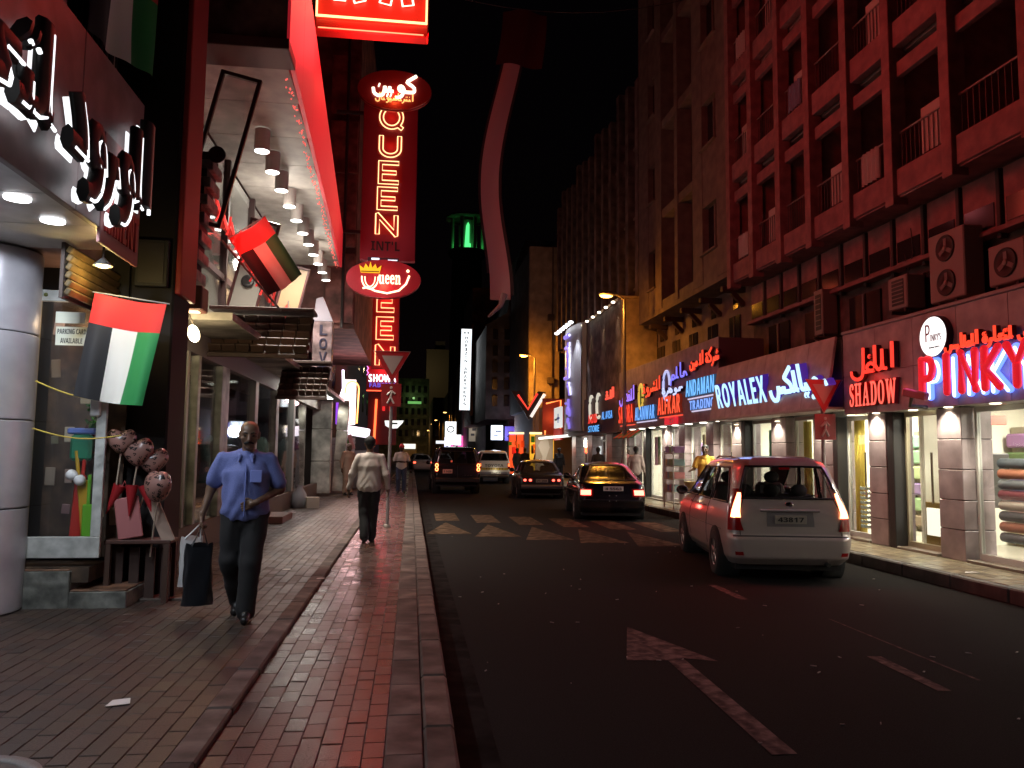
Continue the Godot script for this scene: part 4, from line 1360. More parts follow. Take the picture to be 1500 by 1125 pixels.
	part(bg, "ribbon", MB.new().tube([Vector3(-0.1, 0.42, 0.03), Vector3(-0.05, 0.56, 0.03), Vector3(0.0, 0.42, 0.03)], 0.008, 6), M(0.4, 0.05, 0.05, 0.5))
	var bd := thing("cream_board", "narrow cream board leaning by the balloons", "board", W(-2.42, 0.78, 8.15))
	part(bd, "panel", MB.new().box(Vector3(0, 0.2, 0), Vector3(0.12, 0.46, 0.02), Basis(Vector3.BACK, 0.42), 0.004), M(0.4, 0.28, 0.22, 0.6))
	var cn := thing("party_cone", "red paper cones stuck under the balloons", "decoration", W(-2.72, 1.3, 8.15))
	for k in 3: part(cn, "paper_cone", MB.new().lathe([[0.005, -0.28], [0.06, 0.02], [0.055, 0.02]], 14, Transform3D(Basis(Vector3.BACK, -0.4 + k * 0.35), Vector3(-0.1 + k * 0.12, 0, 0))), M(0.35, 0.015, 0.02, 0.5))

func leopard() -> StandardMaterial3D:
	if mats.has("leopard"): return mats["leopard"]
	var im := Image.create(256, 256, false, Image.FORMAT_RGB8)
	im.fill(Color(0.6, 0.44, 0.4))
	var r := RandomNumberGenerator.new()
	r.seed = 4
	for k in 95:
		var c := Vector2(r.randf() * 256, r.randf() * 256)
		var rr := r.randf_range(8, 13)
		var gap := r.randf() * TAU
		for y in range(-13, 14):
			for x in range(-13, 14):
				var v := Vector2(x, y * 1.2)
				var l := v.length() * (1.0 + 0.2 * sin(v.angle() * 3 + gap))
				if l < rr and (l > rr * 0.45 or k % 3 == 0) and absf(angle_difference(v.angle(), gap)) > 0.5:
					im.set_pixel(int(c.x + x + 256) % 256, int(c.y + y + 256) % 256, Color(0.05, 0.02, 0.02))
	var m := StandardMaterial3D.new()
	m.albedo_texture = ImageTexture.create_from_image(im)
	m.uv1_scale = Vector3(2.0, 1.0, 1)
	m.roughness = 0.22
	m.clearcoat_enabled = true
	m.clearcoat = 0.6
	mats["leopard"] = m
	return m

# a flag hung from its red band; stripes are cloth of their own colour in one rippling sheet
func uae_flag(called: String, label: String, at: Vector3, w: float, h: float, turn: Basis, amp: float) -> Node3D:
	var t := thing(called, label, "flag", at)
	t.basis = turn
	var cloth := [M(0.62, 0.02, 0.018, 0.75, {"rim": 0.3, "back": 0.15}), M(0.014, 0.014, 0.018, 0.75, {"rim": 0.3}), M(0.7, 0.68, 0.64, 0.75, {"rim": 0.3, "back": 0.15}), M(0.012, 0.2, 0.05, 0.75, {"rim": 0.3, "back": 0.1})]
	var z := func(u: float, v: float) -> Vector3:
		return Vector3(u * w * (1.0 - 0.06 * v), -v * h - 0.02 * sin(u * 3.0) * h, amp * (sin(u * 7.5 + v * 1.5) * (0.4 + 0.6 * v) + 0.5 * sin(u * 17.0 - v * 2.0) * v))
	var piece := func(u0: float, u1: float, v0: float, v1: float) -> MB:
		var mb := MB.new()
		for side in [0.0, 0.004]:
			var rows := []
			for j in 15:
				var line := PackedVector3Array()
				for i in 13:
					line.append(z.call(lerpf(u0, u1, i / 12.0), lerpf(v0, v1, j / 14.0)) - Vector3(0, 0, side))
				rows.append(line)
			mb.grid(rows, false, side == 0.0)
		return mb
	part(t, "red_band", piece.call(0.0, 1.0, 0.0, 0.29), cloth[0])
	for k in 3:
		part(t, ["black_stripe", "white_stripe", "green_stripe"][k], piece.call(k / 3.0, (k + 1) / 3.0, 0.29, 1.0), cloth[k + 1])
	part(t, "hem_rod", MB.new().tube([Vector3(-0.02, 0.006, 0), Vector3(w + 0.02, 0.006, 0)], 0.008, 6), M(0.2, 0.2, 0.2, 0.5))
	return t

# ---------------------------------------------------------------- left: shop under the red canopy
func shop_canopy() -> void:
	var b := thing("canopy_shop", "left-hand shop with shade-blackened end column, tall red canopy fascia and lit glass front", "shop", W(-3.2, 0.17, 18))
	var blk := M(0.012, 0.01, 0.01, 0.8)  # the unlit shade of end column and wall is put into this black
	var dkred := M(0.2, 0.09, 0.09, 0.7, {"tex": "stain", "scale": 0.6})
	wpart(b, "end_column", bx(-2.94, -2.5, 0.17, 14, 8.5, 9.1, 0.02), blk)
	wpart(b, "column_trim", bx(-2.5, -2.44, 3.3, 14, 8.52, 9.1, 0.01), M(0.35, 0.03, 0.03, 0.6))
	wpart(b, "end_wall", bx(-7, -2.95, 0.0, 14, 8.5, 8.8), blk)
	var sg := wpart(b, "box_on_column", bx(-2.88, -2.55, 3.35, 3.85, 8.42, 8.49, 0.01), M(0.02, 0.02, 0.02, 0.6))
	wpart(sg, "box_frame", bx(-2.84, -2.59, 3.39, 3.81, 8.41, 8.42), M(0.035, 0.03, 0.03, 0.5))
	wpart(b, "step", bx(-2.95, -2.2, 0.1, 0.21, 8.25, 8.5, 0.01), M(0.06, 0.04, 0.03, 0.6))
	# canopy
	wpart(b, "canopy_end_beam", bx(-2.75, -1.62, 6.68, 8.4, 9.6, 10.1, 0.02), M(0.24, 0.14, 0.13, 0.7, {"tex": "stain", "scale": 0.6}))
	wpart(b, "beam_band", bx(-2.77, -1.6, 6.6, 6.74, 9.56, 10.12, 0.01), M(0.12, 0.05, 0.05, 0.6))
	var soff := M(0.42, 0.38, 0.35, 0.6, {"tex": "grain", "scale": 0.35})
	for k in 9:
		wpart(b, "soffit_panel", bx(-3.3, -1.72 - k * 0.035, 6.7, 6.76, 10.1 + k * 1.27, 10.1 + k * 1.27 + 1.26), soff)
	var fx := MB.new()
	fx.quad(W(-1.6, 6.66, 9.6), W(-1.98, 6.66, 21.5), W(-1.98, 7.66, 21.5), W(-1.6, 7.66, 9.6))
	var fr := glow(0.62, 0.02, 0.035, 0.4, 0.7)
	for k in 8:
		var d0 := 9.6 + k * 1.4875
		var f := MB.new()
		var h0 := lerpf(2.15, 1.0, k / 8.0)
		var h1 := lerpf(2.15, 1.0, (k + 1) / 8.0)
		f.prism(PackedVector2Array([Vector2(0.004, 0), Vector2(1.484, 0), Vector2(1.484, h1), Vector2(0.004, h0)]), 0.06, Transform3D(Basis(Vector3.UP, PI / 2 + atan(0.0319)), W(-1.63 - (d0 - 9.6) * 0.0319, 6.66, d0)))
		wpart(b, "lit_fascia_sign", f, fr)
	wpart(b, "canopy_end", bx(-3.3, -2.0, 6.7, 7.64, 21.4, 21.46), dkred)
	wpart(b, "upper_wall", bx(-7, -3.3, 6.78, 15, 8.82, 22), dkred)
	# cylinder lamps under the canopy: things of their own
	for k in 11:
		var d := 12.35 + k * 0.94
		var cl := thing("cylinder_lamp", "cylinder downlight under the red canopy, %s along the row from the near end" % ["first", "second", "third", "fourth", "fifth", "sixth", "seventh", "eighth", "ninth", "tenth", "last"][k], "lamp", W(-2.42, 6.7, d), 0.0, "cylinder lamps under the canopy")
		part(cl, "lamp_can", MB.new().lathe([[0.12, -0.02], [0.12, -0.36], [0.105, -0.36], [0.105, -0.33]], 18, Transform3D(Basis.from_scale(Vector3(1, 1, 1)), Vector3.ZERO)), M(0.4, 0.36, 0.34, 0.5))
		part(cl, "lens", MB.new().lathe([[0.0, -0.37], [0.112, -0.368], [0.116, -0.35]], 18), glow(1.0, 1.0, 0.94, 5.0))
		if k % 2 == 0:
			spot("cylinder_beam", W(-2.42, 6.3, d), W(-2.35, 0, d + 0.3), lin(1.0, 0.93, 0.8), 30.0, 52.0, 0.1, 0.9)
	omni("added_soffit_fill_light", W(-2.45, 6.05, 15.0), lin(1.0, 0.92, 0.8), 1.5, 0.2)  # pair of omnis without fittings, added to brighten the soffit
	omni("added_soffit_fill_light", W(-2.5, 6.05, 19.0), lin(1.0, 0.92, 0.8), 1.5, 0.2)
	# garland of small red lights inside the fascia edge
	var gl := thing("fairy_lights", "string of tiny red fairy lights along the lower edge of the canopy fascia", "fairy lights", W(-1.8, 6.6, 15))
	var beads := MB.new()
	for k in 170:
		var d := 10.4 + k * 0.065
		beads.ell(W(-1.72 - (d - 9.6) * 0.0319 + rng.randf_range(-0.03, 0.03), 6.62 + rng.randf_range(-0.1, 0.05), d), Vector3(0.013, 0.013, 0.013), 5, 3)
	var gp := wpart(gl, "light_beads", beads, glow(1.0, 0.12, 0.1, 1.3))
	gp.set_meta("kind", "stuff")
	# upper show window with lit ceiling
	var frame := M(0.05, 0.025, 0.025, 0.5)
	wpart(b, "upper_back_wall", bx(-5.4, -5.3, 3.6, 6.7, 8.82, 28), M(0.34, 0.32, 0.29, 0.8, {"tex": "stain", "scale": 0.4}))
	wpart(b, "upper_ceiling", bx(-5.3, -3.32, 6.5, 6.66, 8.82, 28), M(0.6, 0.62, 0.58, 0.7))
	wpart(b, "mid_floor", bx(-5.3, -3.1, 3.45, 3.6, 8.82, 28), M(0.3, 0.28, 0.25, 0.7))
	for k in 5:
		var d := 9.6 + k * 2.1
		wpart(b, "mullion", bx(-3.34, -3.22, 3.6, 6.69, d, d + 0.1), frame)
		var pn := wpart(b, "show_window", bx(-3.29, -3.275, 3.7, 6.6, d + 0.1, d + 2.1), glass(0.08))
		wpart(pn, "transom", bx(-3.33, -3.23, 4.55, 4.65, d + 0.105, d + 2.095), frame)
		wpart(b, "partition", bx(-5.3, -3.6, 3.6, 6.5, d + 1.9, d + 1.96), M(0.3, 0.29, 0.26, 0.7))
	for k in 3:
		area("show_window_light", W(-4.2, 6.45, 11.0 + k * 3.2), Vector3(0, -1, 0), 0.8, 0.8, lin(0.9, 1.0, 0.86), 0.7)
	var md := [[11.3, "dark headed display mannequin standing in the upper show window"], [17.2, "second display mannequin further along in the upper show window"]]
	for q in md:
		var mq := thing("mannequin", q[1], "mannequin", W(-3.75, 3.6, q[0]))
		part(mq, "dress", MB.new().lathe([[0.3, 0.1], [0.2, 0.7], [0.13, 1.0], [0.17, 1.25], [0.06, 1.45], [0.05, 1.55]], 18), M(0.06, 0.015, 0.02, 0.7))
		part(mq, "head", MB.new().ell(Vector3(0, 1.66, 0), Vector3(0.1, 0.13, 0.11), 14, 9), M(0.02, 0.018, 0.018, 0.5))
		part(mq, "stand", MB.new().lathe([[0.16, 0.0], [0.16, 0.02], [0.02, 0.03], [0.02, 0.12]], 16), M(0.05, 0.05, 0.05, 0.4))
	# framed panes leaning out over the ledge, reflections painted in flat colour
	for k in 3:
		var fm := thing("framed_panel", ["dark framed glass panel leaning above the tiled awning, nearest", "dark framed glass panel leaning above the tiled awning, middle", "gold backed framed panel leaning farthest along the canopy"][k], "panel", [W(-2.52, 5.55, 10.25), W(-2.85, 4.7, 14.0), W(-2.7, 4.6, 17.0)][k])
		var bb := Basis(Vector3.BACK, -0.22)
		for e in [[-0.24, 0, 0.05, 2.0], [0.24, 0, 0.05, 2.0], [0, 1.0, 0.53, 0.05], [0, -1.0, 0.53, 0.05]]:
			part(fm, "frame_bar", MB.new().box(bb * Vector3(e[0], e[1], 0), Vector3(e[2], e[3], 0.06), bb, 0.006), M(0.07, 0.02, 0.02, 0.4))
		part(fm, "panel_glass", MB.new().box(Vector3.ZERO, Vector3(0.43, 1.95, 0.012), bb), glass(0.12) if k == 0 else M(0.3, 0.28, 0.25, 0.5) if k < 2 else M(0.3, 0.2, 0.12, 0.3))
		part(fm, "dark_disc", MB.new().lathe([[0.0, 0.0], [0.11, 0.0], [0.11, 0.03], [0.0, 0.03]], 20, Transform3D(Basis(Vector3.RIGHT, PI / 2), bb * Vector3(-0.02, -0.1, 0.01))), M(0.015, 0.01, 0.01, 0.5))  # disc paints the head-like reflection in the glass
	# cornice blocks stepping away
	for k in 7:
		wpart(b, "cornice_block", bx(-3.2, -2.62, 3.72 + k * 0.26, 3.86 + k * 0.26, 9.7 + k * 0.1, 10.2 + k * 0.1, 0.01), M(0.34, 0.31, 0.29, 0.7, {"tex": "stain", "scale": 1.0}))
		wpart(b, "cornice_recess", bx(-3.2, -2.68, 3.862 + k * 0.26, 3.978 + k * 0.26, 9.75 + k * 0.1, 10.2 + k * 0.1), blk)
	# tiled awnings
	for k in 2:
		var d: float = [12.0, 16.0][k]
		var aw := thing("tiled_awning", ["brown tiled awning over the shop front, the nearer one", "brown tiled awning over the shop front, below the vertical board"][k], "awning", W(-2.3, 3.4, d))
		var wdt: float = [1.45, 0.95][k]
		var at: Vector3 = Vector3(0, 0, 0) if k == 0 else Vector3(0.12, -0.36, 0)
		for j in 5:
			for i in 7:
				var sl := Basis(Vector3.RIGHT, 0.75)
				var p := at + Vector3(-wdt / 2 + wdt * (i + 0.5) / 7, -0.24 + j * 0.13, -j * 0.13 + rng.randf_range(-0.01, 0.01))
				part(aw, "roof_tile", MB.new().box(p, Vector3(wdt / 7 - 0.012, 0.19, 0.035), sl, 0.01), [M(0.085, 0.05, 0.035, 0.6), M(0.065, 0.04, 0.03, 0.6), M(0.1, 0.055, 0.04, 0.6)][rng.randi() % 3])
		part(aw, "backing_board", MB.new().box(at + Vector3(0, 0.0, -0.29), Vector3(wdt + 0.02, 0.95, 0.03), Basis(Vector3.RIGHT, -0.785)), M(0.03, 0.02, 0.016, 0.8))
		part(aw, "eave_board", MB.new().box(at + Vector3(0, -0.33, 0.06), Vector3(wdt + 0.05, 0.07, 0.05), Basis(), 0.008), M(0.05, 0.03, 0.025, 0.6))
		for sd in [-1.0, 1.0]:
			part(aw, "side_bracket", MB.new().box(at + Vector3(sd * wdt * 0.46, -0.1, -0.3), Vector3(0.05, 0.07, 0.8), Basis(Vector3.RIGHT, 0.6)), M(0.04, 0.025, 0.02, 0.6))
		part(aw, "ledge", MB.new().box(at + Vector3(0, 0.42, -0.45), Vector3(wdt + 0.1, 0.06, 0.5), Basis(), 0.01), M(0.06, 0.035, 0.03, 0.7))
	# red neon garland sloping along the gable
	var ng := thing("red_neon_sign", "tangle of glowing red neon strokes running down beside the stepped cornice", "neon sign", W(-2.55, 4.5, 11.4))
	for k in 16:
		var t := k / 15.0
		var p := Vector3(lerpf(-0.42, 0.5, t), lerpf(0.85, -0.62, t), -0.3 * t)
		var hgt := rng.randf_range(0.1, 0.26)
		part(ng, "neon_stroke", MB.new().tube([p + Vector3(rng.randf_range(-0.05, 0.05), hgt, 0), p, p + Vector3(rng.randf_range(-0.08, 0.08), -hgt * 0.7, 0.02)], 0.018, 6), glow(1.0, 0.06, 0.05, rng.randi_range(1, 3) * 0.5))
		if k % 2 == 0:
			part(ng, "letter_box", MB.new().box(p + Vector3(-0.06, 0.02, -0.08), Vector3(0.1, hgt * 1.5, 0.12), Basis(Vector3.BACK, 0.5), 0.01), M(0.4, 0.12, 0.12, 0.4))
	omni("red_neon_light", W(-2.35, 4.6, 11.2), lin(1.0, 0.04, 0.03), 0.5, 0.3)
	var f3 := uae_flag("national_flag", "flag on a slanting pole above the tiled awning, lit red", W(-2.66, 4.7, 11.5), 0.6, 1.0, Basis(Vector3.BACK, 0.62), 0.04)
	part(f3, "flag_pole", MB.new().tube([Vector3(-0.1, 0.03, 0.0), Vector3(0.02, -1.25, -0.1)], 0.016, 8), M(0.05, 0.04, 0.035, 0.5))
	var f4 := thing("pennant_flag", "small red pennant on a thin pole in front of the vertical board", "flag", W(-2.3, 3.9, 14.6))
	part(f4, "cloth", MB.new().prism(PackedVector2Array([Vector2(0, 0.45), Vector2(0.02, -0.2), Vector2(-0.26, 0.05)]), 0.01), M(0.6, 0.02, 0.02, 0.7, {"back": 0.2}))
	part(f4, "flag_pole", MB.new().tube([Vector3(0.01, 0.5, 0), Vector3(0.14, -0.6, 0)], 0.012, 6), M(0.3, 0.25, 0.25, 0.5))
	# box lamp and bare floodlight at the near end of the shop front
	var lb := thing("box_sign_lamp", "dark box lamp on the shop corner, lit from underneath", "lamp", W(-2.72, 3.5, 9.9))
	part(lb, "housing", MB.new().box(Vector3.ZERO, Vector3(0.36, 0.3, 0.3), Basis(), 0.015), M(0.12, 0.05, 0.04, 0.5))
	part(lb, "lens", MB.new().box(Vector3(0.0, -0.158, 0.03), Vector3(0.24, 0.015, 0.12)), glow(1.0, 0.75, 0.4, 3.0))
	omni("box_lamp_light", W(-2.72, 3.26, 9.85), lin(1.0, 0.7, 0.35), 0.1, 0.08)
	var fl := thing("floodlight", "bare bright floodlight bulb glaring on the shop corner above the glass front", "lamp", W(-2.66, 3.08, 9.9))
	part(fl, "bulb", MB.new().ell(Vector3.ZERO, Vector3(0.07, 0.11, 0.07), 14, 9, Basis(Vector3.BACK, 0.3)), glow(1.0, 0.82, 0.5, 12.0))
	part(fl, "bracket", MB.new().tube([Vector3(-0.1, 0.3, -0.1), Vector3(-0.06, 0.2, -0.05), Vector3(0.0, 0.1, 0)], 0.014, 6), M(0.05, 0.05, 0.05, 0.5))
	omni("floodlight_light", W(-2.66, 3.08, 9.9), lin(1.0, 0.72, 0.4), 0.8, 0.08)
	# vertical board
	var lv := thing("vertical_board", "vertical board with the dark letters LOVE on a pinkish panel", "sign", W(-1.98, 3.85, 17.6))
	part(lv, "board", MB.new().box(Vector3.ZERO, Vector3(0.42, 1.3, 0.3), Basis(), 0.012), M(0.42, 0.3, 0.32, 0.5, {"tex": "stain", "scale": 0.8, "world": false}))
	part(lv, "cap", MB.new().prism(PackedVector2Array([Vector2(-0.21, 0.66), Vector2(0.21, 0.66), Vector2(-0.02, 1.2), Vector2(-0.16, 1.15)]), 0.28), M(0.4, 0.38, 0.46, 0.4))
	for k in 4:
		write(lv, "board_letter", "LOVE"[k], Vector3(0.02, 0.46 - k * 0.3, 0.158), FRONT, 0.17, 0.23, 0.02, M(0.03, 0.03, 0.06, 0.4))
	# ground-floor glass front
	wpart(b, "plinth", bx(-3.16, -3.04, 0.17, 0.62, 9.1, 27.4, 0.01), M(0.08, 0.05, 0.04, 0.5))
	wpart(b, "head_beam", bx(-3.2, -3.0, 3.0, 3.44, 9.1, 27.4), M(0.22, 0.21, 0.19, 0.6))
	wpart(b, "shop_soffit", bx(-3.0, -2.3, 3.32, 3.42, 10.3, 27.4), M(0.5, 0.5, 0.45, 0.6, {"tex": "stain", "scale": 0.4}))
	wpart(b, "back_wall", bx(-6.1, -6.0, 0.17, 3.45, 8.82, 28), M(0.06, 0.055, 0.05, 0.8))
	wpart(b, "floor", bx(-6.0, -3.05, 0.18, 0.3, 8.82, 28), M(0.12, 0.11, 0.1, 0.4))
	var pale := M(0.55, 0.6, 0.53, 0.4, {"tex": "stain", "scale": 0.5})
	var cols := [[10.05, 0.3], [10.95, 0.1], [11.5, 0.12], [12.9, 0.5], [15.6, 0.3], [18.0, 0.35], [20.6, 0.3]]
	for k in cols.size():
		wpart(b, "front_pilaster", bx(-3.1, -2.99, 0.63, 3.0, cols[k][0], cols[k][0] + cols[k][1], 0.01), pale if k in [0, 2, 3, 5] else M(0.2, 0.2, 0.19, 0.4))
	for k in 8:
		var d0: float = 9.2 + k * 1.8
		wpart(b, "shop_window", bx(-3.08, -3.065, 0.63, 3.0, d0, d0 + 1.78), glass(0.1))
	var lw := wpart(b, "louvre_panel", bx(-3.12, -3.1, 0.64, 1.75, 9.95, 10.95), M(0.5, 0.56, 0.5, 0.5))
	for k in 22:
		wpart(lw, "louvre_slat", MB.new().box(W(-3.085, 0.67 + k * 0.05, 10.45), Vector3(0.03, 0.04, 0.98), Basis(Vector3.BACK, 0.5)), M(0.5, 0.56, 0.5, 0.5))
	for k in 3:
		area("shop_light", W(-4.3, 3.2, 11.5 + k * 3.6), Vector3(0.15, -1, 0), 0.6, 0.6, lin(0.95, 1.0, 0.85), 0.55)
	# goods on stands inside
	for k in 14:
		var dd := 10.0 + k * 1.15
		var c := Color.from_hsv(rng.randf(), 0.35, 0.5)
		wpart(b, "garment", MB.new().lathe([[0.2, 0.0], [0.16, 0.5], [0.2, 0.9], [0.05, 1.1]], 10, Transform3D(Basis(), W(-3.7 - 0.5 * (k % 3), 0.9, dd))), M(snappedf(c.r * 0.5, 0.04), snappedf(c.g * 0.5, 0.04), snappedf(c.b * 0.5, 0.04), 0.7))
	for k in 5:
		var wl := wpart(b, "soffit_light", bx(-2.8, -2.5, 3.3, 3.318, 18.6 + k * 1.5, 19.5 + k * 1.5), glow(1.0, 1.0, 0.93, 3.5))
		area("soffit_strip_light", W(-2.65, 3.27, 19.0 + k * 1.5), Vector3(0, -1, 0), 0.3, 0.9, lin(1.0, 0.97, 0.86), 1.0)
	# two bright white columns
	for k in 2:
		var cx: float = [-2.95, -2.5][k]
		var wc := thing("white_column", ["broad white panelled column beside the glass shop front", "slim white leaning column right of the broad one"][k], "column", W(cx, 0.17, 26.8 + k * 1.5))
		for j in 3:
			part(wc, "column_panel", MB.new().box(Vector3(0.05 * k * j, 0.62 + j * 1.06, 0), Vector3(0.62 - k * 0.25, 1.045, 0.4), Basis(Vector3.BACK, -0.06 * k), 0.012), M(0.75, 0.73, 0.66, 0.4, {"tex": "stain", "scale": 0.4}))
		spot("column_wash_light", W(cx + 0.1, 3.45, 26.3 + k * 1.4), W(cx, 0.6, 26.7 + k * 1.5), lin(1.0, 0.96, 0.82), 1.6, 50.0, 0.1, 0.8)
	# things left on the pavement by the glass front
	var bag := thing("sack", "pale sack slumped on the pavement by the shop front", "sack", W(-2.86, 0.19, 21.2))
	part(bag, "cloth", MB.new().lathe([[0.17, 0.0], [0.22, 0.12], [0.18, 0.35], [0.08, 0.5], [0.1, 0.58]], 14), M(0.3, 0.3, 0.33, 0.8))
	var bxx := thing("carton", "small white carton beside the sack on the pavement", "box", W(-2.5, 0.19, 21.0), 0.2)
	part(bxx, "card", MB.new().box(Vector3(0, 0.14, 0), Vector3(0.32, 0.28, 0.3), Basis(), 0.008), M(0.55, 0.5, 0.42, 0.7))
	var stp := thing("shop_step", "low red-brown step block before the glass front", "step", W(-2.8, 0.19, 17.2))
	part(stp, "slab", MB.new().box(Vector3(0, 0.07, 0), Vector3(0.5, 0.14, 1.3), Basis(), 0.01), M(0.2, 0.11, 0.1, 0.6))

# ---------------------------------------------------------------- left: neon blades and the far side
func left_far() -> void:
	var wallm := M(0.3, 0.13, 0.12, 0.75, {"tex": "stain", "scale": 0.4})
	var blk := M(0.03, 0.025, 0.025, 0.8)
	var b := thing("overhang_block", "dark left-hand block overhanging the pavement behind the tall red neon blade", "building", W(-4, 0.17, 30))
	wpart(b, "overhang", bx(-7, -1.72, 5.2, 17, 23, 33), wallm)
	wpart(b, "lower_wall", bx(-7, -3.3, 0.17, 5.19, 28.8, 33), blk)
	for r in [[5.35, 7.4], [7.6, 9.6], [9.8, 11.4], [11.6, 13.4]]:
		wpart(b, "wall_panel", bx(-2.56, -2.1, r[0], r[1], 22.9, 22.99, 0.015), M(0.42, 0.16, 0.14, 0.6, {"tex": "stain", "scale": 0.5}))
		wpart(b, "wall_panel", bx(-2.02, -1.75, r[0], r[1], 22.86, 22.99, 0.015), M(0.36, 0.12, 0.11, 0.6, {"tex": "stain", "scale": 0.5}))
	wpart(b, "drain_pipe", MB.new().tube([W(-2.06, 5.2, 22.8), W(-2.06, 16, 22.8)], 0.04, 8), blk)
	var b2 := thing("left_row_block", "long dark block on the left beyond the neon signs", "building", W(-5, 0.17, 60))
	wpart(b2, "wall", bx(-9, -3.6, 0.17, 12, 33.2, 90), blk)
	for i in 9:
		for j in 3:
			wpart(b2, "window", bx(-3.6, -3.58, 4.5 + j * 2.6, 5.9 + j * 2.6, 36 + i * 5.5, 37.4 + i * 5.5), M(0.01, 0.01, 0.012, 0.1))
	# the big red sign cut by the top of the view
	var red_back := M(0.55, 0.03, 0.025, 0.4)
	var bs := thing("red_neon_sign", "large orange-red neon box sign cut by the top edge of the view", "neon sign", W(-0.88, 9.3, 14.0))
	part(bs, "box", MB.new().box(Vector3(0, 1.1, -0.14), Vector3(2.06, 2.2, 0.26), Basis(), 0.02), M(0.4, 0.03, 0.02, 0.5))
	part(bs, "sign_face", MB.new().box(Vector3(0, 1.17, -0.005), Vector3(1.98, 1.9, 0.02)), glow(0.8, 0.03, 0.012, 0.55, 0.6))
	var tube_m := glow(1.0, 0.5, 0.2, 3.2)
	part(bs, "neon_border", MB.new().tube([Vector3(-0.99, 0.24, 0.05), Vector3(0.99, 0.24, 0.05), Vector3(0.99, 2.1, 0.05), Vector3(-0.99, 2.1, 0.05)], 0.026, 8, true, Vector3(0, 0, 1)), tube_m)
	part(bs, "neon_underline", MB.new().tube([Vector3(-0.96, 0.03, 0.02), Vector3(0.94, 0.03, 0.02)], 0.011, 6), glow(1.0, 0.25, 0.12, 2.5))
	for k in 2:
		var lt := outline_letter("R" if k == 0 else "A", 0.5, 1.1, 0.1, 0.018)
		for i in lt.v.size(): lt.v[i] += Vector3(-0.42 + 0.86 * k, 1.1, 0.06)
		part(bs, "neon_letter", lt, glow(1.0, 0.85, 0.6, 2.6))
	part(bs, "arm", MB.new().box(Vector3(-1.4, 1.4, -0.14), Vector3(0.8, 0.08, 0.08)).box(Vector3(-1.4, 0.6, -0.14), Vector3(0.8, 0.08, 0.08)), blk)
	area("red_sign_light", W(-0.88, 10.4, 13.8), Vector3(0, -0.1, 1), 1.9, 1.8, lin(1.0, 0.05, 0.035), 22.0)
	area("red_sign_side_light", W(0.3, 10.0, 14.1), Vector3(1, -0.25, 0.05), 0.3, 1.8, lin(1.0, 0.03, 0.035), 13.0)
	omni("red_sign_under_light", W(-0.8, 9.0, 13.7), lin(1.0, 0.05, 0.05), 4.5, 0.5)
	# tall blade with hollow letters
	var qs := thing("blade_sign", "tall red blade sign with hollow neon letters spelling queen downwards", "neon sign", W(-0.76, 6.9, 21.5))
	part(qs, "blade", MB.new().box(Vector3(0, 2.4, -0.12), Vector3(1.5, 4.8, 0.24), Basis(), 0.02), M(0.28, 0.016, 0.04, 0.5))
	var lets := "QUEEN"
	var yy := [4.06, 3.24, 2.47, 1.73, 0.99]
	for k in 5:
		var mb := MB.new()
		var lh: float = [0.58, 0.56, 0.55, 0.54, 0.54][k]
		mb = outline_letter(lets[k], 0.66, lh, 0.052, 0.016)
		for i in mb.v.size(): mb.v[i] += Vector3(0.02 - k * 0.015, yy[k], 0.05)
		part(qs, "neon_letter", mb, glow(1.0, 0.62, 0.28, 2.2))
		part(qs, "painted_glow_plate", MB.new().box(Vector3(0.02 - k * 0.015, yy[k], 0.006), Vector3(0.75, lh * 1.0, 0.01)), M(0.3, 0.012, 0.02, 0.5))  # redder plate, the tube glow behind each letter is put into its colour
	write(qs, "dark_letter", "INT'L", Vector3(-0.06, 0.4, 0.01), FRONT, 0.78, 0.26, 0.05, M(0.02, 0.008, 0.008, 0.5))
	part(qs, "arm", MB.new().box(Vector3(-1.1, 4.2, -0.12), Vector3(0.8, 0.08, 0.08)).box(Vector3(-1.1, 0.8, -0.12), Vector3(0.8, 0.08, 0.08)), blk)
	area("blade_sign_light", W(-0.76, 9.4, 21.2), Vector3(0, -0.15, 1), 1.2, 4.4, lin(1.0, 0.06, 0.05), 7.0)
	for k in 5: omni("blade_letter_light", W(-0.74, 6.9 + yy[k], 21.33), lin(1.0, 0.08, 0.04), 0.05, 0.12)
	# ovals
	var ov := thing("oval_sign", "red oval sign with white Arabic lettering on top of the tall blade", "neon sign", W(-0.66, 11.55, 21.1))
	part(ov, "disc", oval(1.0, 0.55, 0.22), M(0.36, 0.02, 0.02, 0.4))
	part(ov, "rim", MB.new().tube(v3(arc(Vector2.ZERO, 0.99, 0.545, 0, 360, 40)), 0.03, 6), M(0.2, 0.02, 0.02, 0.4))
	write_arabic(ov, "neon_letter", "كوين", Vector3(0, 0.13, 0.15), FRONT, 1.25, 0.5, 0.045, glow(1.0, 0.9, 0.68, 2.2))
	write_arabic(ov, "small_neon_letter", "انترناشيونال", Vector3(0, -0.24, 0.15), FRONT, 1.05, 0.2, 0.016, glow(1.0, 0.5, 0.15, 1.6))
	omni("oval_sign_light", W(-0.66, 11.3, 20.85), lin(1.0, 0.22, 0.05), 0.2, 0.1)
	var o2 := thing("oval_sign", "red oval sign with crown and looping neon word below the tall blade", "neon sign", W(-0.8, 6.1, 20.3))
	part(o2, "disc", oval(0.95, 0.5, 0.2), M(0.42, 0.02, 0.04, 0.4))
	part(o2, "rim", MB.new().tube(v3(arc(Vector2.ZERO, 0.94, 0.495, 0, 360, 40)), 0.025, 6), M(0.3, 0.02, 0.03, 0.4))
	var nm := glow(1.0, 0.78, 0.5, 2.4)
	var q1 := arc(Vector2(-0.34, 0.02), 0.21, 0.3, 175, 365, 12)
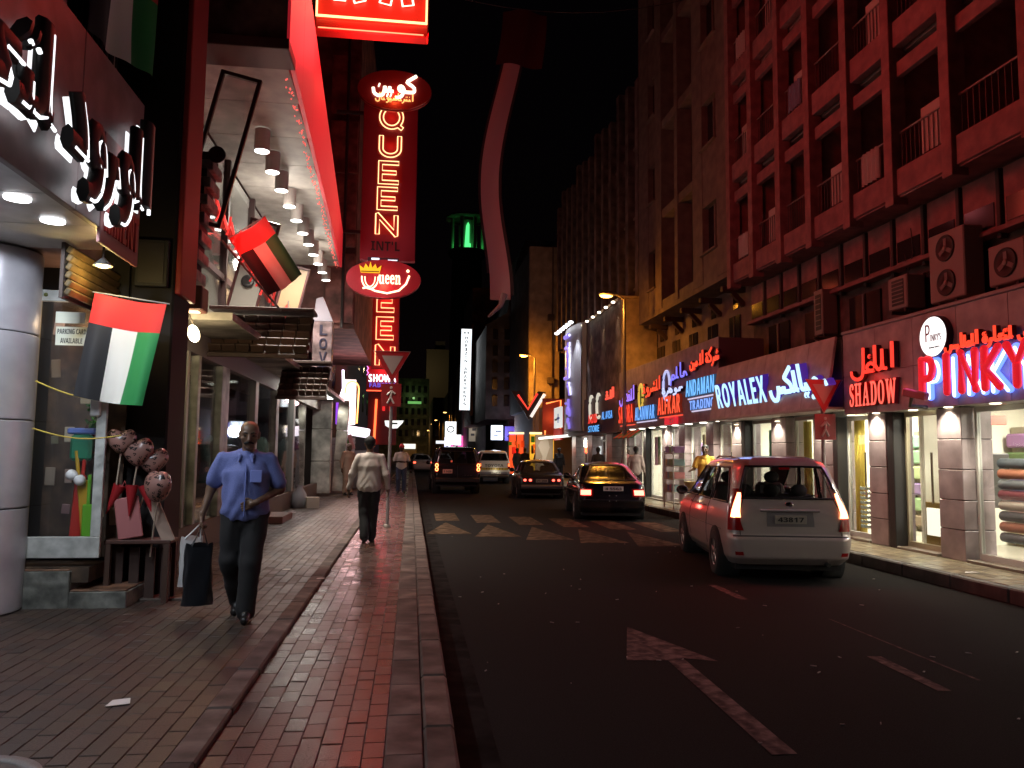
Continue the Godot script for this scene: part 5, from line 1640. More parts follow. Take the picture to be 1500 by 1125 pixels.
	part(o2, "neon_letter", MB.new().tube(v3(q1, 0.14), 0.02, 6).tube(v3(arc(Vector2(-0.34, 0.02), 0.13, 0.24, 175, 365, 12), 0.14), 0.014, 6), nm)
	part(o2, "neon_swash", MB.new().tube(v3([[-0.52, -0.27], [-0.4, -0.24], [-0.2, -0.33], [0.1, -0.38], [0.4, -0.3], [0.58, -0.12], [0.66, 0.1]], 0.14), 0.024, 8), nm)
	part(o2, "neon_dot", MB.new().ell(Vector3(0.62, 0.22, 0.14), Vector3(0.04, 0.04, 0.03), 10, 6), nm)
	write(o2, "neon_word", "ueen", Vector3(0.16, -0.02, 0.13), FRONT, 0.56, 0.24, 0.04, nm, "Droid Serif")
	part(o2, "crown", MB.new().prism(PackedVector2Array([Vector2(-0.58, 0.18), Vector2(-0.62, 0.38), Vector2(-0.51, 0.29), Vector2(-0.46, 0.42), Vector2(-0.38, 0.31), Vector2(-0.34, 0.47), Vector2(-0.29, 0.31), Vector2(-0.21, 0.42), Vector2(-0.17, 0.29), Vector2(-0.06, 0.38), Vector2(-0.1, 0.18)]), 0.03, Transform3D(Basis(), Vector3(0, -0.04, 0.13))), glow(0.9, 0.55, 0.02, 0.9))
	part(o2, "crown_band", MB.new().box(Vector3(-0.34, 0.17, 0.15), Vector3(0.46, 0.025, 0.02)), M(0.2, 0.08, 0.0, 0.4))
	part(o2, "lit_box", MB.new().box(Vector3(-0.02, 0.52, -0.02), Vector3(0.8, 0.1, 0.2), Basis(), 0.01), M(0.02, 0.02, 0.04, 0.4))
	part(o2, "neon_dash", MB.new().box(Vector3(-0.22, 0.52, 0.09), Vector3(0.2, 0.045, 0.02)).box(Vector3(0.22, 0.5, 0.09), Vector3(0.24, 0.02, 0.02)), glow(0.75, 0.85, 1.0, 1.6))
	omni("oval_sign_light", W(-0.8, 5.95, 19.95), lin(1.0, 0.25, 0.12), 0.22, 0.1)
	# second hollow-letter blade behind
	var q2 := thing("blade_sign", "narrow farther red blade with hollow neon letter E, behind the crowned oval", "neon sign", W(-1.2, 5.2, 34.0))
	part(q2, "blade", MB.new().box(Vector3(0, 2.3, -0.12), Vector3(1.15, 4.6, 0.22), Basis(), 0.02), M(0.4, 0.02, 0.03, 0.45))
	var ls := ["N", "E", "E", "U"]
	for k in 4:
		var mb := outline_letter(ls[k], 0.85, 0.8, 0.09, 0.026)
		for i in mb.v.size(): mb.v[i] += Vector3(0, 0.55 + k * 1.2, 0.05)
		part(q2, "neon_letter", mb, glow(1.0, 0.45, 0.2, 2.2))
		omni("blade_letter_light", W(-1.2, 5.75 + k * 1.2, 33.7), lin(1.0, 0.06, 0.03), 0.25, 0.2)
	# fabric shop sign with bulbs round a dark red board
	var sw := thing("fabric_shop_sign", "red board with zigzag bulbs and white lettering beyond the left yield sign", "neon sign", W(-1.66, 5.1, 44.0))
	part(sw, "board", MB.new().box(Vector3(0, 1.3, -0.1), Vector3(1.75, 2.7, 0.2), Basis(), 0.02), M(0.3, 0.015, 0.02, 0.5))
	var zz := []
	for k in 15: zz.append(Vector3(-0.84 + (0.07 if k % 2 else -0.02), 0.75 + k * 0.13, 0.06))
	part(sw, "neon_zigzag", MB.new().tube(zz, 0.03, 6), glow(0.9, 0.3, 0.9, 1.6))
	var z2 := []
	for k in 13: z2.append(Vector3(-0.8 + k * 0.135, 2.6 + (0.06 if k % 2 else -0.02), 0.06))
	part(sw, "neon_zigzag", MB.new().tube(z2, 0.03, 6), glow(0.95, 0.25, 0.6, 1.6))
	write(sw, "neon_letter", "SHOWA", Vector3(0.0, 0.6, 0.06), FRONT, 1.5, 0.42, 0.05, glow(0.85, 0.92, 1.0, 2.5))
	write(sw, "neon_small_letter", "FABRICS", Vector3(0.0, 0.22, 0.06), FRONT, 1.4, 0.26, 0.04, glow(0.16, 0.12, 0.8, 0.9))
	part(sw, "neon_underline", MB.new().tube([Vector3(-0.85, -0.1, 0.06), Vector3(0.85, -0.1, 0.06)], 0.035, 6), glow(1.0, 0.1, 0.04, 2.5))
	omni("fabric_sign_light", W(-1.6, 6.2, 43.4), lin(1.0, 0.08, 0.1), 1.6, 0.4)
	var sw2 := thing("red_neon_post", "slim orange-red neon post with a red letter below the zigzag board", "neon sign", W(-1.95, 2.2, 42.0))
	part(sw2, "neon_post_tube", MB.new().tube([Vector3(0, -0.3, 0), Vector3(0.08, 2.2, 0)], 0.06, 8), glow(1.0, 0.14, 0.04, 2.6))
	write(sw2, "neon_letter", "H", Vector3(0.65, 1.9, 0), FRONT, 0.5, 0.6, 0.06, glow(1.0, 0.03, 0.03, 0.9))
	part(sw2, "backing", MB.new().box(Vector3(0.4, 1.2, -0.1), Vector3(1.5, 2.8, 0.1), Basis(), 0.01), M(0.3, 0.02, 0.02, 0.5))
	var ws := thing("white_oval_sign", "small glowing white half-oval sign low on the left beyond the yield sign", "neon sign", W(-0.9, 3.0, 40.0))
	part(ws, "lit_face", MB.new().prism(PackedVector2Array([Vector2(-0.45, 0.2), Vector2(-0.4, -0.05), Vector2(-0.15, -0.2), Vector2(0.2, -0.17), Vector2(0.45, 0.1), Vector2(0.5, 0.22)]), 0.1), glow(0.9, 0.9, 0.85, 1.3))
	part(ws, "dark_print", MB.new().box(Vector3(0.0, 0.06, 0.06), Vector3(0.4, 0.08, 0.01)), M(0.02, 0.02, 0.02))
	# glaring arch of neon on the shop next to the white columns
	var gs := thing("arch_neon_sign", "glaring white and orange arched neon on the far left shop front", "neon sign", W(-2.35, 3.4, 30.0))
	part(gs, "neon_panel", MB.new().box(Vector3(0.0, 0.1, 0), Vector3(0.5, 1.7, 0.12), Basis(Vector3.UP, 0.2), 0.02), glow(1.0, 0.85, 0.82, 1.3))
	part(gs, "neon_arch", MB.new().tube(v3([[0.05, -0.7], [0.32, -0.7], [0.36, 0.5]] + arc(Vector2(0.12, 0.6), 0.24, 0.26, 0, 180, 8) + [[-0.14, 0.4]], 0.14), 0.03, 6), glow(1.0, 0.45, 0.12, 2.6))
	part(gs, "neon_spikes", MB.new().tube([Vector3(-0.25, 1.3, 0.05), Vector3(-0.22, 0.6, 0.05), Vector3(-0.34, 0.2, 0.05), Vector3(-0.2, -0.3, 0.05)], 0.05, 6), glow(0.95, 0.8, 1.0, 3.0))
	part(gs, "neon_violet", MB.new().box(Vector3(-0.42, -0.2, 0.0), Vector3(0.12, 1.1, 0.1), Basis(), 0.02), glow(0.25, 0.06, 0.7, 0.9))
	part(gs, "lit_canopy", MB.new().box(Vector3(0.25, -1.0, 0.1), Vector3(1.1, 0.35, 0.4), Basis(Vector3.BACK, -0.15), 0.03), glow(0.95, 0.9, 1.0, 1.5))
	omni("arch_neon_light", W(-1.9, 3.6, 29.3), lin(1.0, 0.6, 0.62), 3.0, 0.3)
	var fs := thing("small_banners", "small red green and white banners under the glaring arch sign", "banner", W(-2.4, 2.0, 29.6))
	for k in 3:
		part(fs, "banner", MB.new().box(Vector3(-0.15 + k * 0.18, 0.2 - 0.1 * k, 0.1), Vector3(0.16, 0.55, 0.02), Basis(Vector3.BACK, 0.15 * k), 0.004), [M(0.4, 0.3, 0.28, 0.6), M(0.05, 0.2, 0.05, 0.6), M(0.4, 0.22, 0.22, 0.6)][k])
	var ub := thing("utility_cabinet", "grey-blue steel street cabinet standing beyond the white columns", "cabinet", W(-1.95, 0.19, 32.0))
	part(ub, "cabinet_body", MB.new().box(Vector3(0, 0.75, 0), Vector3(0.6, 1.5, 0.5), Basis(), 0.015), M(0.16, 0.19, 0.2, 0.4))
	part(ub, "cabinet_door", MB.new().box(Vector3(0, 0.78, 0.255), Vector3(0.5, 1.3, 0.015), Basis(), 0.004), M(0.18, 0.21, 0.22, 0.4))
	part(ub, "handle", MB.new().box(Vector3(0.18, 0.8, 0.27), Vector3(0.02, 0.12, 0.02)), blk)
	var sh := thing("shutter_front", "closed grey roller shutter between the white columns and the cabinet", "shutter", W(-2.6, 0.19, 31.0))
	for k in 14: part(sh, "shutter_slat", MB.new().box(Vector3(0, 0.1 + k * 0.14, 0), Vector3(0.9, 0.13, 0.03), Basis(), 0.01), M(0.24, 0.21, 0.2, 0.5))

func oval(rx: float, ry: float, depth: float) -> MB:
	var p := PackedVector2Array()
	for k in 40: p.append(Vector2(cos(TAU * k / 40) * rx, sin(TAU * k / 40) * ry))
	return MB.new().prism(p, depth)

# ---------------------------------------------------------------- right: the lit row of shops
func bay(b: Node3D, kind: String, d0: float, d1: float, top := 2.42) -> void:   # between depths, front at x = 7.85
	var pan := M(0.4, 0.32, 0.33, 0.35, {"tex": "grain", "scale": 0.3})
	if kind == "pillar":
		var ys := [0.17, 0.62, 1.05, 1.5, 1.95, top]
		for k in 5:
			wpart(b, "cladding_panel", bx(8.0, 8.5, ys[k] + 0.004, ys[k + 1] - 0.004, d0 + 0.004, d1 - 0.004, 0.008), pan)
		wpart(b, "pillar_core", bx(8.02, 8.48, 0.17, top + 0.1, d0 + 0.02, d1 - 0.02), M(0.03, 0.025, 0.025))
		return
	if kind == "post":
		wpart(b, "door_post", bx(7.98, 8.2, 0.17, top, d0, d1, 0.01), M(0.015, 0.013, 0.013, 0.5))
		return
	# window or door, glass 25 cm back
	var fr := M(0.45, 0.4, 0.28, 0.3, {"metal": 0.5}) if kind == "gold" else M(0.5, 0.5, 0.47, 0.4)
	var x := 8.2
	var w := wpart(b, "shop_door" if kind in ["door", "gold"] else "shop_window", bx(x, x + 0.012, 0.3, top - 0.02, d0 + 0.05, d1 - 0.05), glass(0.05))
	wpart(w, "frame", bx(x - 0.03, x + 0.04, 0.17, top, d0, d0 + 0.05, 0.006), fr)
	wpart(w, "frame", bx(x - 0.03, x + 0.04, 0.17, top, d1 - 0.05, d1, 0.006), fr)
	wpart(w, "frame", bx(x - 0.03, x + 0.04, 0.172, 0.3, d0 + 0.051, d1 - 0.051, 0.006), fr)
	wpart(w, "frame", bx(x - 0.03, x + 0.04, top - 0.08, top, d0 + 0.051, d1 - 0.051, 0.006), fr)
	wpart(b, "sill", bx(7.97, 8.55, 0.16, 0.215, d0, d1, 0.008), M(0.16, 0.13, 0.1, 0.4))
	if kind in ["door", "gold"]:
		wpart(w, "handle", MB.new().tube([W(x - 0.05, 0.95, d0 + 0.3), W(x - 0.05, 1.75, d0 + 0.3)], 0.018, 8), M(0.5, 0.45, 0.35, 0.2, {"metal": 1.0}))

func shops_right() -> void:
	var alu := M(0.5, 0.39, 0.42, 0.42, {"tex": "grain", "scale": 0.35})
	var names := [["cloth_shop", "nearest right-hand shop with round white disc and puffy red letters on its fascia", 1.0, 12.42], ["cloth_shop", "right-hand shop under the red two-script sign, yellow curtain inside", 12.42, 15.0], ["cloth_shop", "right-hand shop under the tilted pink panel with blue-white letters", 15.0, 19.0], ["cloth_shop", "right-hand shop row under the crowded multi-coloured sign wall", 19.0, 28.9]]
	var sh := []
	for q in names: sh.append(thing(q[0], q[1], "shop", W(8.5, 0.17, (q[2] + q[3]) / 2)))
	# fascias: near one with panels of aluminium sheet
	for k in 12:
		var d0 := 1.3 + k * 1.0
		var host: Node3D = sh[0] if d0 < 11.5 else sh[1]
		wpart(host, "fascia_panel", bx(7.75, 7.8, 3.1, 3.86, d0, d0 + 0.994, 0.005), alu)
		wpart(host, "fascia_panel", bx(7.75, 7.8, 2.42, 3.094, d0, d0 + 0.994, 0.005), alu)
	wpart(sh[0], "fascia_core", bx(7.81, 8.6, 2.52, 3.8, 1.0, 13.3), M(0.1, 0.08, 0.08))
	wpart(sh[0], "fascia_coping", bx(7.72, 8.9, 3.865, 3.92, 1.0, 13.3, 0.01), M(0.3, 0.24, 0.24, 0.5))
	wpart(sh[0], "shop_soffit", bx(7.8, 8.6, 2.43, 2.5, 1.0, 13.3), M(0.5, 0.5, 0.44, 0.4))
	# tilted panel
	for k in 6:
		var mb := MB.new()
		var d0 := 13.35 + k * 0.93
		mb.box(W(7.55, 3.18, d0 + 0.465), Vector3(0.05, 1.36, 0.922), Basis(Vector3.BACK, -0.17), 0.006)
		wpart(sh[2], "fascia_panel", mb, M(0.58, 0.47, 0.48, 0.42, {"tex": "grain", "scale": 0.35}))
	wpart(sh[2], "fascia_core", bx(7.75, 8.6, 2.52, 3.8, 13.32, 18.95), M(0.1, 0.08, 0.08))
	wpart(sh[2], "fascia_return", MB.new().box(W(7.7, 2.54, 16.1), Vector3(0.6, 0.05, 5.55), Basis(), 0.006), M(0.4, 0.36, 0.33, 0.5))
	# sign wall
	for k in 6:
		wpart(sh[3], "fascia_panel", bx(7.7, 7.76, 2.55, 4.68, 19.0 + k * 1.6, 19.0 + k * 1.6 + 1.592, 0.006), M(0.42, 0.3, 0.33, 0.42, {"tex": "grain", "scale": 0.35}))
	wpart(sh[3], "fascia_core", bx(7.77, 8.7, 2.56, 4.64, 19.0, 28.6), M(0.1, 0.08, 0.08))
	wpart(sh[3], "fascia_end", bx(7.7, 8.9, 2.5, 4.66, 18.96, 18.995), M(0.14, 0.1, 0.1))
	# bays
	for q in [["win", 1.2, 2.6], ["pillar", 2.65, 3.2], ["win", 3.25, 4.7], ["pillar", 4.75, 5.3], ["win", 5.35, 6.9], ["pillar", 6.95, 7.5], ["win", 7.6, 9.05], ["win", 9.12, 10.55], ["pillar", 10.6, 11.15], ["gold", 11.2, 12.2], ["post", 12.22, 12.4]]: bay(sh[0], q[0], q[1], q[2])
	for q in [["pillar", 12.45, 12.98], ["door", 13.02, 13.95], ["post", 13.97, 14.12], ["pillar", 14.15, 14.9]]: bay(sh[1], q[0], q[1], q[2])
	for q in [["win", 14.95, 16.0], ["pillar", 16.05, 16.75], ["win", 16.8, 18.1], ["post", 18.12, 18.3], ["pillar", 18.35, 18.95]]: bay(sh[2], q[0], q[1], q[2], 2.5)
	for q in [["door", 19.0, 20.1], ["pillar", 20.15, 20.7], ["win", 20.75, 22.3], ["pillar", 22.35, 22.9], ["door", 22.95, 24.0], ["pillar", 24.05, 24.5], ["win", 24.55, 26.2], ["post", 26.2, 26.5], ["win", 26.5, 28.3], ["pillar", 28.35, 28.85]]: bay(sh[3], q[0], q[1], q[2], 2.55)
	# rooms behind: cream walls, ceiling strips, shelves of cloth
	var cream := M(0.78, 0.75, 0.62, 0.7)
	for k in 4:
		var d0: float = [1.1, 12.42, 15.0, 19.0][k]
		var d1: float = [12.4, 14.98, 18.98, 28.9][k]
		wpart(sh[k], "back_wall", bx(10.9, 11.0, 0.17, 2.75, d0, d1), cream)
		wpart(sh[k], "side_wall", bx(8.62, 10.9, 0.17, 2.75, d0, d0 + 0.06), cream)
		wpart(sh[k], "side_wall", bx(8.62, 10.9, 0.17, 2.75, d1 - 0.06, d1), cream)
		wpart(sh[k], "ceiling", bx(8.61, 11.0, 2.76, 2.84, d0, d1), M(0.7, 0.7, 0.65, 0.7))
		wpart(sh[k], "floor", bx(8.5, 10.9, 0.171, 0.2, d0, d1), M(0.4, 0.37, 0.3, 0.3))
		var n := int((d1 - d0) / 2.4) + 1
		for i in n:
			var dc := lerpf(d0 + 0.8, d1 - 0.8, (i + 0.5) / n)
			wpart(sh[k], "ceiling_light", bx(9.62, 9.78, 2.72, 2.755, dc - 0.5, dc + 0.5), glow(1.0, 1.0, 0.86, 3.5))
			area("shop_ceiling_light", W(9.7, 2.7, dc), Vector3(0.05, -1, 0), 0.4, 1.0, lin(1.0, 0.98, 0.84), 12.0)
		for i in int((d1 - d0) / 0.85):
			var dd := d0 + 0.3 + i * 0.85
			if rng.randf() < 0.25: continue
			var shelf := wpart(sh[k], "shelf", bx(10.2, 10.85, 0.2, 2.2, dd, dd + 0.7, 0.01), M(0.35, 0.3, 0.2, 0.6))
			for j in 6:
				var c := Color.from_hsv(rng.randf(), 0.5, rng.randf_range(0.2, 0.8))
				wpart(shelf, "cloth_bolt", bx(10.05, 10.195, 0.3 + j * 0.31, 0.52 + j * 0.31 + rng.randf() * 0.06, dd + 0.05, dd + 0.65, 0.03), M(snappedf(c.r * 0.6, 0.06), snappedf(c.g * 0.6, 0.06), snappedf(c.b * 0.6, 0.06), 0.8))
	for k in 26:
		var d := 15.1 + k * 0.52
		if rng.randf() < 0.35: continue
		var c := Color.from_hsv(rng.randf(), 0.55, rng.randf_range(0.25, 0.9))
		var hh := rng.randf_range(0.9, 1.6)
		wpart(sh[2] if d < 18.9 else sh[3], "hanging_cloth", MB.new().grid(curtain(8.75 + rng.randf_range(0, 0.4), d, d + rng.randf_range(0.18, 0.4), 2.3 - hh, 2.3)), M(snappedf(c.r * 0.6, 0.06), snappedf(c.g * 0.6, 0.06), snappedf(c.b * 0.6, 0.06), 0.8))
	# goods close behind the glass
	for j in 8:
		wpart(sh[0], "fabric_roll", MB.new().tube([W(8.45, 0.55 + j * 0.15, 9.2), W(8.45, 0.55 + j * 0.15, 10.4)], 0.07, 12), [M(0.2, 0.23, 0.25, 0.8), M(0.5, 0.2, 0.12, 0.8), M(0.1, 0.12, 0.14, 0.8), M(0.55, 0.52, 0.45, 0.8), M(0.28, 0.08, 0.1, 0.8)][j % 5])
	wpart(sh[0], "lit_counter", bx(8.34, 8.4, 0.42, 0.86, 11.3, 11.95, 0.01), glow(1.0, 0.98, 0.82, 1.2)).name = "lit_counter_screen"
	wpart(sh[0], "counter_frame", bx(8.36, 8.5, 0.25, 0.95, 11.24, 12.0, 0.01), M(0.4, 0.28, 0.08, 0.3, {"metal": 0.6}))
	wpart(sh[0], "hanging_neon", bx(9.0, 9.4, 2.2, 2.35, 11.4, 11.45, 0.01), glow(1.0, 0.12, 0.08, 1.5))
	wpart(sh[0], "dark_display", bx(8.9, 9.3, 0.9, 1.75, 11.25, 11.75, 0.02), M(0.06, 0.055, 0.05, 0.3))
	wpart(sh[1], "yellow_curtain", MB.new().grid(curtain(8.3, 13.6, 13.92, 0.25, 2.35)), M(0.55, 0.42, 0.06, 0.7))
	var gr := MB.new()
	for j in 9:
		for i in 5: gr.box(W(8.16, 0.42 + j * 0.085, 13.14 + i * 0.09), Vector3(0.012, 0.05, 0.075), Basis(Vector3.RIGHT, 0.25))
	wpart(sh[1], "pierced_grille", gr, M(0.25, 0.33, 0.3, 0.4))
	wpart(sh[1], "red_poster", bx(8.9, 8.92, 1.7, 2.1, 13.1, 13.5), M(0.6, 0.03, 0.06, 0.5))
	wpart(sh[2], "yellow_curtain", MB.new().grid(curtain(8.3, 15.55, 15.85, 0.25, 2.4)), M(0.55, 0.48, 0.1, 0.7))
	wpart(sh[2], "display_box", bx(8.4, 8.7, 0.3, 1.2, 15.0, 15.5, 0.02), M(0.2, 0.2, 0.4, 0.5))
	wpart(sh[2], "poster", bx(8.9, 8.92, 1.2, 2.0, 17.0, 17.5), M(0.6, 0.2, 0.3, 0.5))
	# soffit downlights
	for q in [[9.9, 0], [10.85, 0], [11.7, 0], [12.7, 1], [13.5, 1], [14.5, 1], [16.4, 2], [18.6, 2]]:
		var l := wpart(sh[q[1]], "downlight", MB.new().lathe([[0.0, 2.424], [0.06, 2.424], [0.07, 2.42], [0.07, 2.43]], 16, Transform3D(Basis(), W(8.0, 0, q[0]))), glow(1.0, 0.9, 0.6, 5.0))
		spot("soffit_downlight_beam", W(7.9, 2.4, q[0]), W(7.92, 0, q[0]), lin(1.0, 0.94, 0.72), 3.0, 65.0, 0.05, 0.8)
	for k in 8:
		wpart(sh[3], "downlight", MB.new().lathe([[0.0, 2.535], [0.09, 2.535], [0.1, 2.53], [0.1, 2.55]], 16, Transform3D(Basis(), W(7.88, 0, 19.4 + k * 1.15))), glow(1.0, 0.95, 0.8, 6.0))
		if k % 2 == 0: spot("soffit_downlight_beam", W(7.88, 2.5, 19.4 + k * 1.15), W(7.9, 0, 19.4 + k * 1.15), lin(1.0, 0.93, 0.75), 5.0, 65.0, 0.05, 0.8)
	# ---- signs
	var s1 := thing("puffy_letter_sign", "puffy red letters spelling pinky with blue-white halo on the nearest right fascia", "neon sign", W(7.74, 2.87, 9.85))
	var lt := "PINKY"
	for k in 5:
		var p := Vector3(-0.14, 0, -0.92 + k * 0.44)
		var w: float = [0.34, 0.2, 0.36, 0.36, 0.38][k]
		put(s1, "neon_halo", stroke_letter(lt[k], w, 0.54, 0.052).mesh(), glow(0.12, 0.22, 1.0, 2.2), p + Vector3(0.1, -0.03, 0.05), RIGHT)
		put(s1, "neon_halo_core", stroke_letter(lt[k], w, 0.54, 0.02).mesh(), glow(0.7, 0.85, 1.0, 2.5), p + Vector3(0.045, -0.05, 0.085), RIGHT)
		put(s1, "neon_letter", stroke_letter(lt[k], w, 0.52, 0.058).mesh(), glow(0.9, 0.015, 0.03, 0.62, 0.8), p, RIGHT * Basis.from_scale(Vector3(1, 1, 0.8)))
	area("blue_halo_light", W(7.4, 2.87, 9.9), Vector3(-1, -0.1, 0), 2.2, 0.5, lin(0.55, 0.12, 0.7), 1.0)
	for k in 3: omni("blue_halo_wall_light", W(7.66, 2.84, 9.2 + k * 0.65), lin(0.1, 0.14, 1.0), 0.05, 0.05)
	var s2 := thing("disc_sign", "round white glowing disc with a small thin word, left of the puffy letters", "sign", W(7.7, 3.46, 10.66))
	part(s2, "rim", MB.new().lathe([[0.0, -0.05], [0.31, -0.05], [0.31, 0.05], [0.295, 0.055]], 36, Transform3D(Basis(Vector3.BACK, PI / 2), Vector3.ZERO)), M(0.03, 0.03, 0.06, 0.4))
	part(s2, "lit_disc_sign", MB.new().lathe([[0.295, 0.05], [0.295, 0.062], [0.0, 0.064]], 36, Transform3D(Basis(Vector3.BACK, PI / 2), Vector3.ZERO)), glow(1.0, 0.98, 0.96, 1.5))
	write(s2, "disc_letter", "P", Vector3(-0.07, 0.06, -0.1), RIGHT, 0.1, 0.26, 0.006, M(0.35, 0.02, 0.05), "Droid Sans", false)
	write(s2, "disc_letter", "INKY'S", Vector3(-0.07, -0.02, 0.08), RIGHT, 0.24, 0.1, 0.006, M(0.2, 0.02, 0.05), "Droid Sans", false)
	write(s2, "disc_small_letter", "fashion fabrics", Vector3(-0.07, -0.16, 0.04), RIGHT, 0.24, 0.03, 0.006, M(0.05, 0.03, 0.05), "Droid Sans", false)
	area("disc_sign_light", W(7.55, 3.46, 10.66), Vector3(-1, -0.1, 0), 0.55, 0.55, lin(1.0, 0.97, 0.95), 0.5)
	var s3 := thing("arabic_neon_sign", "row of small red Arabic letters above the puffy red word", "neon sign", W(7.72, 3.31, 9.5))
	write_arabic(s3, "letter_return", "بنكي لتجارة الملابس", Vector3(-0.03, 0, 0), RIGHT, 1.85, 0.2, 0.036, M(0.1, 0.008, 0.006, 0.5), 1.2)
	write_arabic(s3, "neon_letter", "بنكي لتجارة الملابس", Vector3(-0.07, 0, 0), RIGHT, 1.85, 0.2, 0.024, glow(1.0, 0.06, 0.025, 1.3), 0.8)
	var s4 := thing("arabic_neon_sign", "large red glowing Arabic word above its red Latin twin", "neon sign", W(7.73, 3.28, 12.25))
	write_arabic(s4, "letter_return", "الظل", Vector3(-0.03, 0, 0), RIGHT, 1.35, 0.42, 0.042, M(0.09, 0.006, 0.006, 0.5), 1.3)
	write_arabic(s4, "neon_letter", "الظل", Vector3(-0.08, 0, 0), RIGHT, 1.35, 0.42, 0.032, glow(1.0, 0.05, 0.03, 1.25), 0.7)
	var s5 := thing("red_letter_sign", "red serif channel letters spelling shadow on the right fascia", "neon sign", W(7.71, 2.74, 12.3))
	channel(s5, "SHADOW", Vector3.ZERO, RIGHT, 1.36, 0.42, 0.07, M(0.3, 0.01, 0.012, 0.4), glow(1.0, 0.13, 0.09, 1.3), "Droid Serif", 0.1)
	area("red_letter_light", W(7.5, 2.95, 12.3), Vector3(-1, -0.1, 0), 1.3, 0.9, lin(1.0, 0.06, 0.04), 1.3)
	for k in 3: omni("red_letter_wall_light", W(7.6, 2.78 + 0.2 * (k % 2), 11.75 + k * 0.5), lin(1.0, 0.05, 0.04), 0.035, 0.05)
	var s6 := thing("blue_letter_sign", "tall blue-white channel letters spelling royalex on the tilted pink panel", "neon sign", W(7.48, 3.1, 17.1))
	var RT := RIGHT * Basis(Vector3.RIGHT, 0.17)
	channel(s6, "ROYALEX", Vector3.ZERO, RT, 2.7, 0.6, 0.13, glow(0.07, 0.02, 0.35, 0.55), glow(0.45, 0.78, 1.0, 1.35), "Droid Sans", 0.1)
	var s7 := thing("arabic_neon_sign", "blue-white glowing Arabic letters right of the tall blue Latin word", "neon sign", W(7.48, 3.1, 14.4))
	write_arabic(s7, "letter_return", "رويالكس", Vector3(0.0, 0.05, 0), RT, 2.3, 0.5, 0.07, glow(0.1, 0.03, 0.4, 0.5), 1.3)
	write_arabic(s7, "neon_letter", "رويالكس", Vector3(-0.1, 0.04, 0), RT, 2.3, 0.5, 0.05, glow(0.5, 0.8, 1.0, 1.4), 0.6)
	area("blue_letter_light", W(7.25, 3.1, 16.4), Vector3(-1, -0.1, 0), 4.5, 0.6, lin(0.3, 0.4, 1.0), 1.6)
	# the crowded sign wall: two rows
	var rows := [
		["ar", "شركة الأمين", 19.75, 4.22, 2.1, 0.36, [1.0, 0.07, 0.03], "red Arabic lettering at the near top end of the sign wall"],
		["ar", "عالم", 21.7, 4.05, 1.5, 0.42, [0.22, 0.2, 1.0], "violet-blue Arabic lettering in the middle of the top row"],
		["ar", "جوهرة", 22.3, 3.6, 1.9, 0.24, [0.55, 0.65, 1.0], "small pale blue Arabic script on the second row"],
		["ar", "الشروق", 24.3, 3.85, 1.9, 0.42, [1.0, 0.08, 0.03], "red Arabic lettering left of the blue oval on the sign wall"],
		["ar", "القدس", 27.2, 3.75, 2.0, 0.5, [0.35, 0.2, 1.0], "violet Arabic lettering at the far end of the sign wall"],
		["la", "ANDAMAN", 20.15, 3.5, 2.1, 0.46, [0.16, 0.5, 1.0], "blue Latin capitals next to the tilted pink panel"],
		["la", "TRADING", 20.0, 3.02, 1.8, 0.26, [0.2, 0.4, 1.0], "small blue Latin capitals under the blue line on the sign wall"],
		["la", "ALFKAR", 22.7, 3.15, 2.1, 0.56, [1.0, 0.1, 0.04], "red Latin capitals in the middle of the lower row"],
		["la", "ALANWAR", 25.15, 3.03, 2.2, 0.46, [0.15, 0.42, 1.0], "blue Latin capitals on the lower row between two red words"],
		["la", "SANDRA", 27.45, 3.1, 1.9, 0.66, [1.0, 0.07, 0.03], "red Latin capitals at the far end of the lower row"],
	]
	for q in rows:
		var s := thing("shop_name_sign", q[7], "neon sign", W(7.66, q[3], q[2]))
		var gm := glow(q[6][0], q[6][1], q[6][2], 1.15)
		if q[0] == "ar":
			write_arabic(s, "letter_return", q[1], Vector3(-0.02, 0, 0), RIGHT, q[4], q[5], 0.04, M(0.1, 0.03, 0.05, 0.5), 1.4)
			write_arabic(s, "neon_letter", q[1], Vector3(-0.07, 0, 0), RIGHT, q[4], q[5], 0.034, gm, 0.6)
		else:
			channel(s, q[1], Vector3.ZERO, RIGHT, q[4], q[5], 0.08, glow(q[6][0] * 0.25, q[6][1] * 0.25, q[6][2] * 0.25, 0.5), gm)
			var back := part(s, "backing_strip", MB.new().box(Vector3(0.03, -q[5] * 0.62, 0), Vector3(0.03, 0.035, q[4])), glow(0.8, 0.75, 1.0, 0.8) if q[6][2] > 0.5 else glow(1.0, 0.1, 0.05, 1.0))
			back.name = "neon_strip"
	area("sign_wall_light", W(7.4, 3.5, 24.0), Vector3(-1, -0.1, 0), 8.0, 1.2, lin(1.0, 0.12, 0.2), 5.0)
	var ovl := thing("oval_neon_sign", "tall thin blue-rimmed oval emblem between violet and red lettering", "neon sign", W(7.66, 3.75, 23.0))
	part(ovl, "neon_ring", MB.new().tube(v3(arc(Vector2.ZERO, 0.3, 0.45, 0, 350, 24)), 0.04, 6), glow(0.55, 0.6, 1.0, 0.9)).basis = RIGHT
	part(ovl, "dark_disc", MB.new().box(Vector3(0.03, 0, 0), Vector3(0.03, 0.7, 0.45), Basis(), 0.01), M(0.03, 0.05, 0.16, 0.4))
	var ovg := thing("oval_neon_sign", "tall thin green and amber oval emblem at the far part of the sign wall", "neon sign", W(7.66, 3.6, 25.7))
	part(ovg, "neon_ring", MB.new().tube(v3(arc(Vector2.ZERO, 0.22, 0.42, 0, 350, 24)), 0.04, 6), glow(0.75, 0.5, 0.08, 0.9)).basis = RIGHT
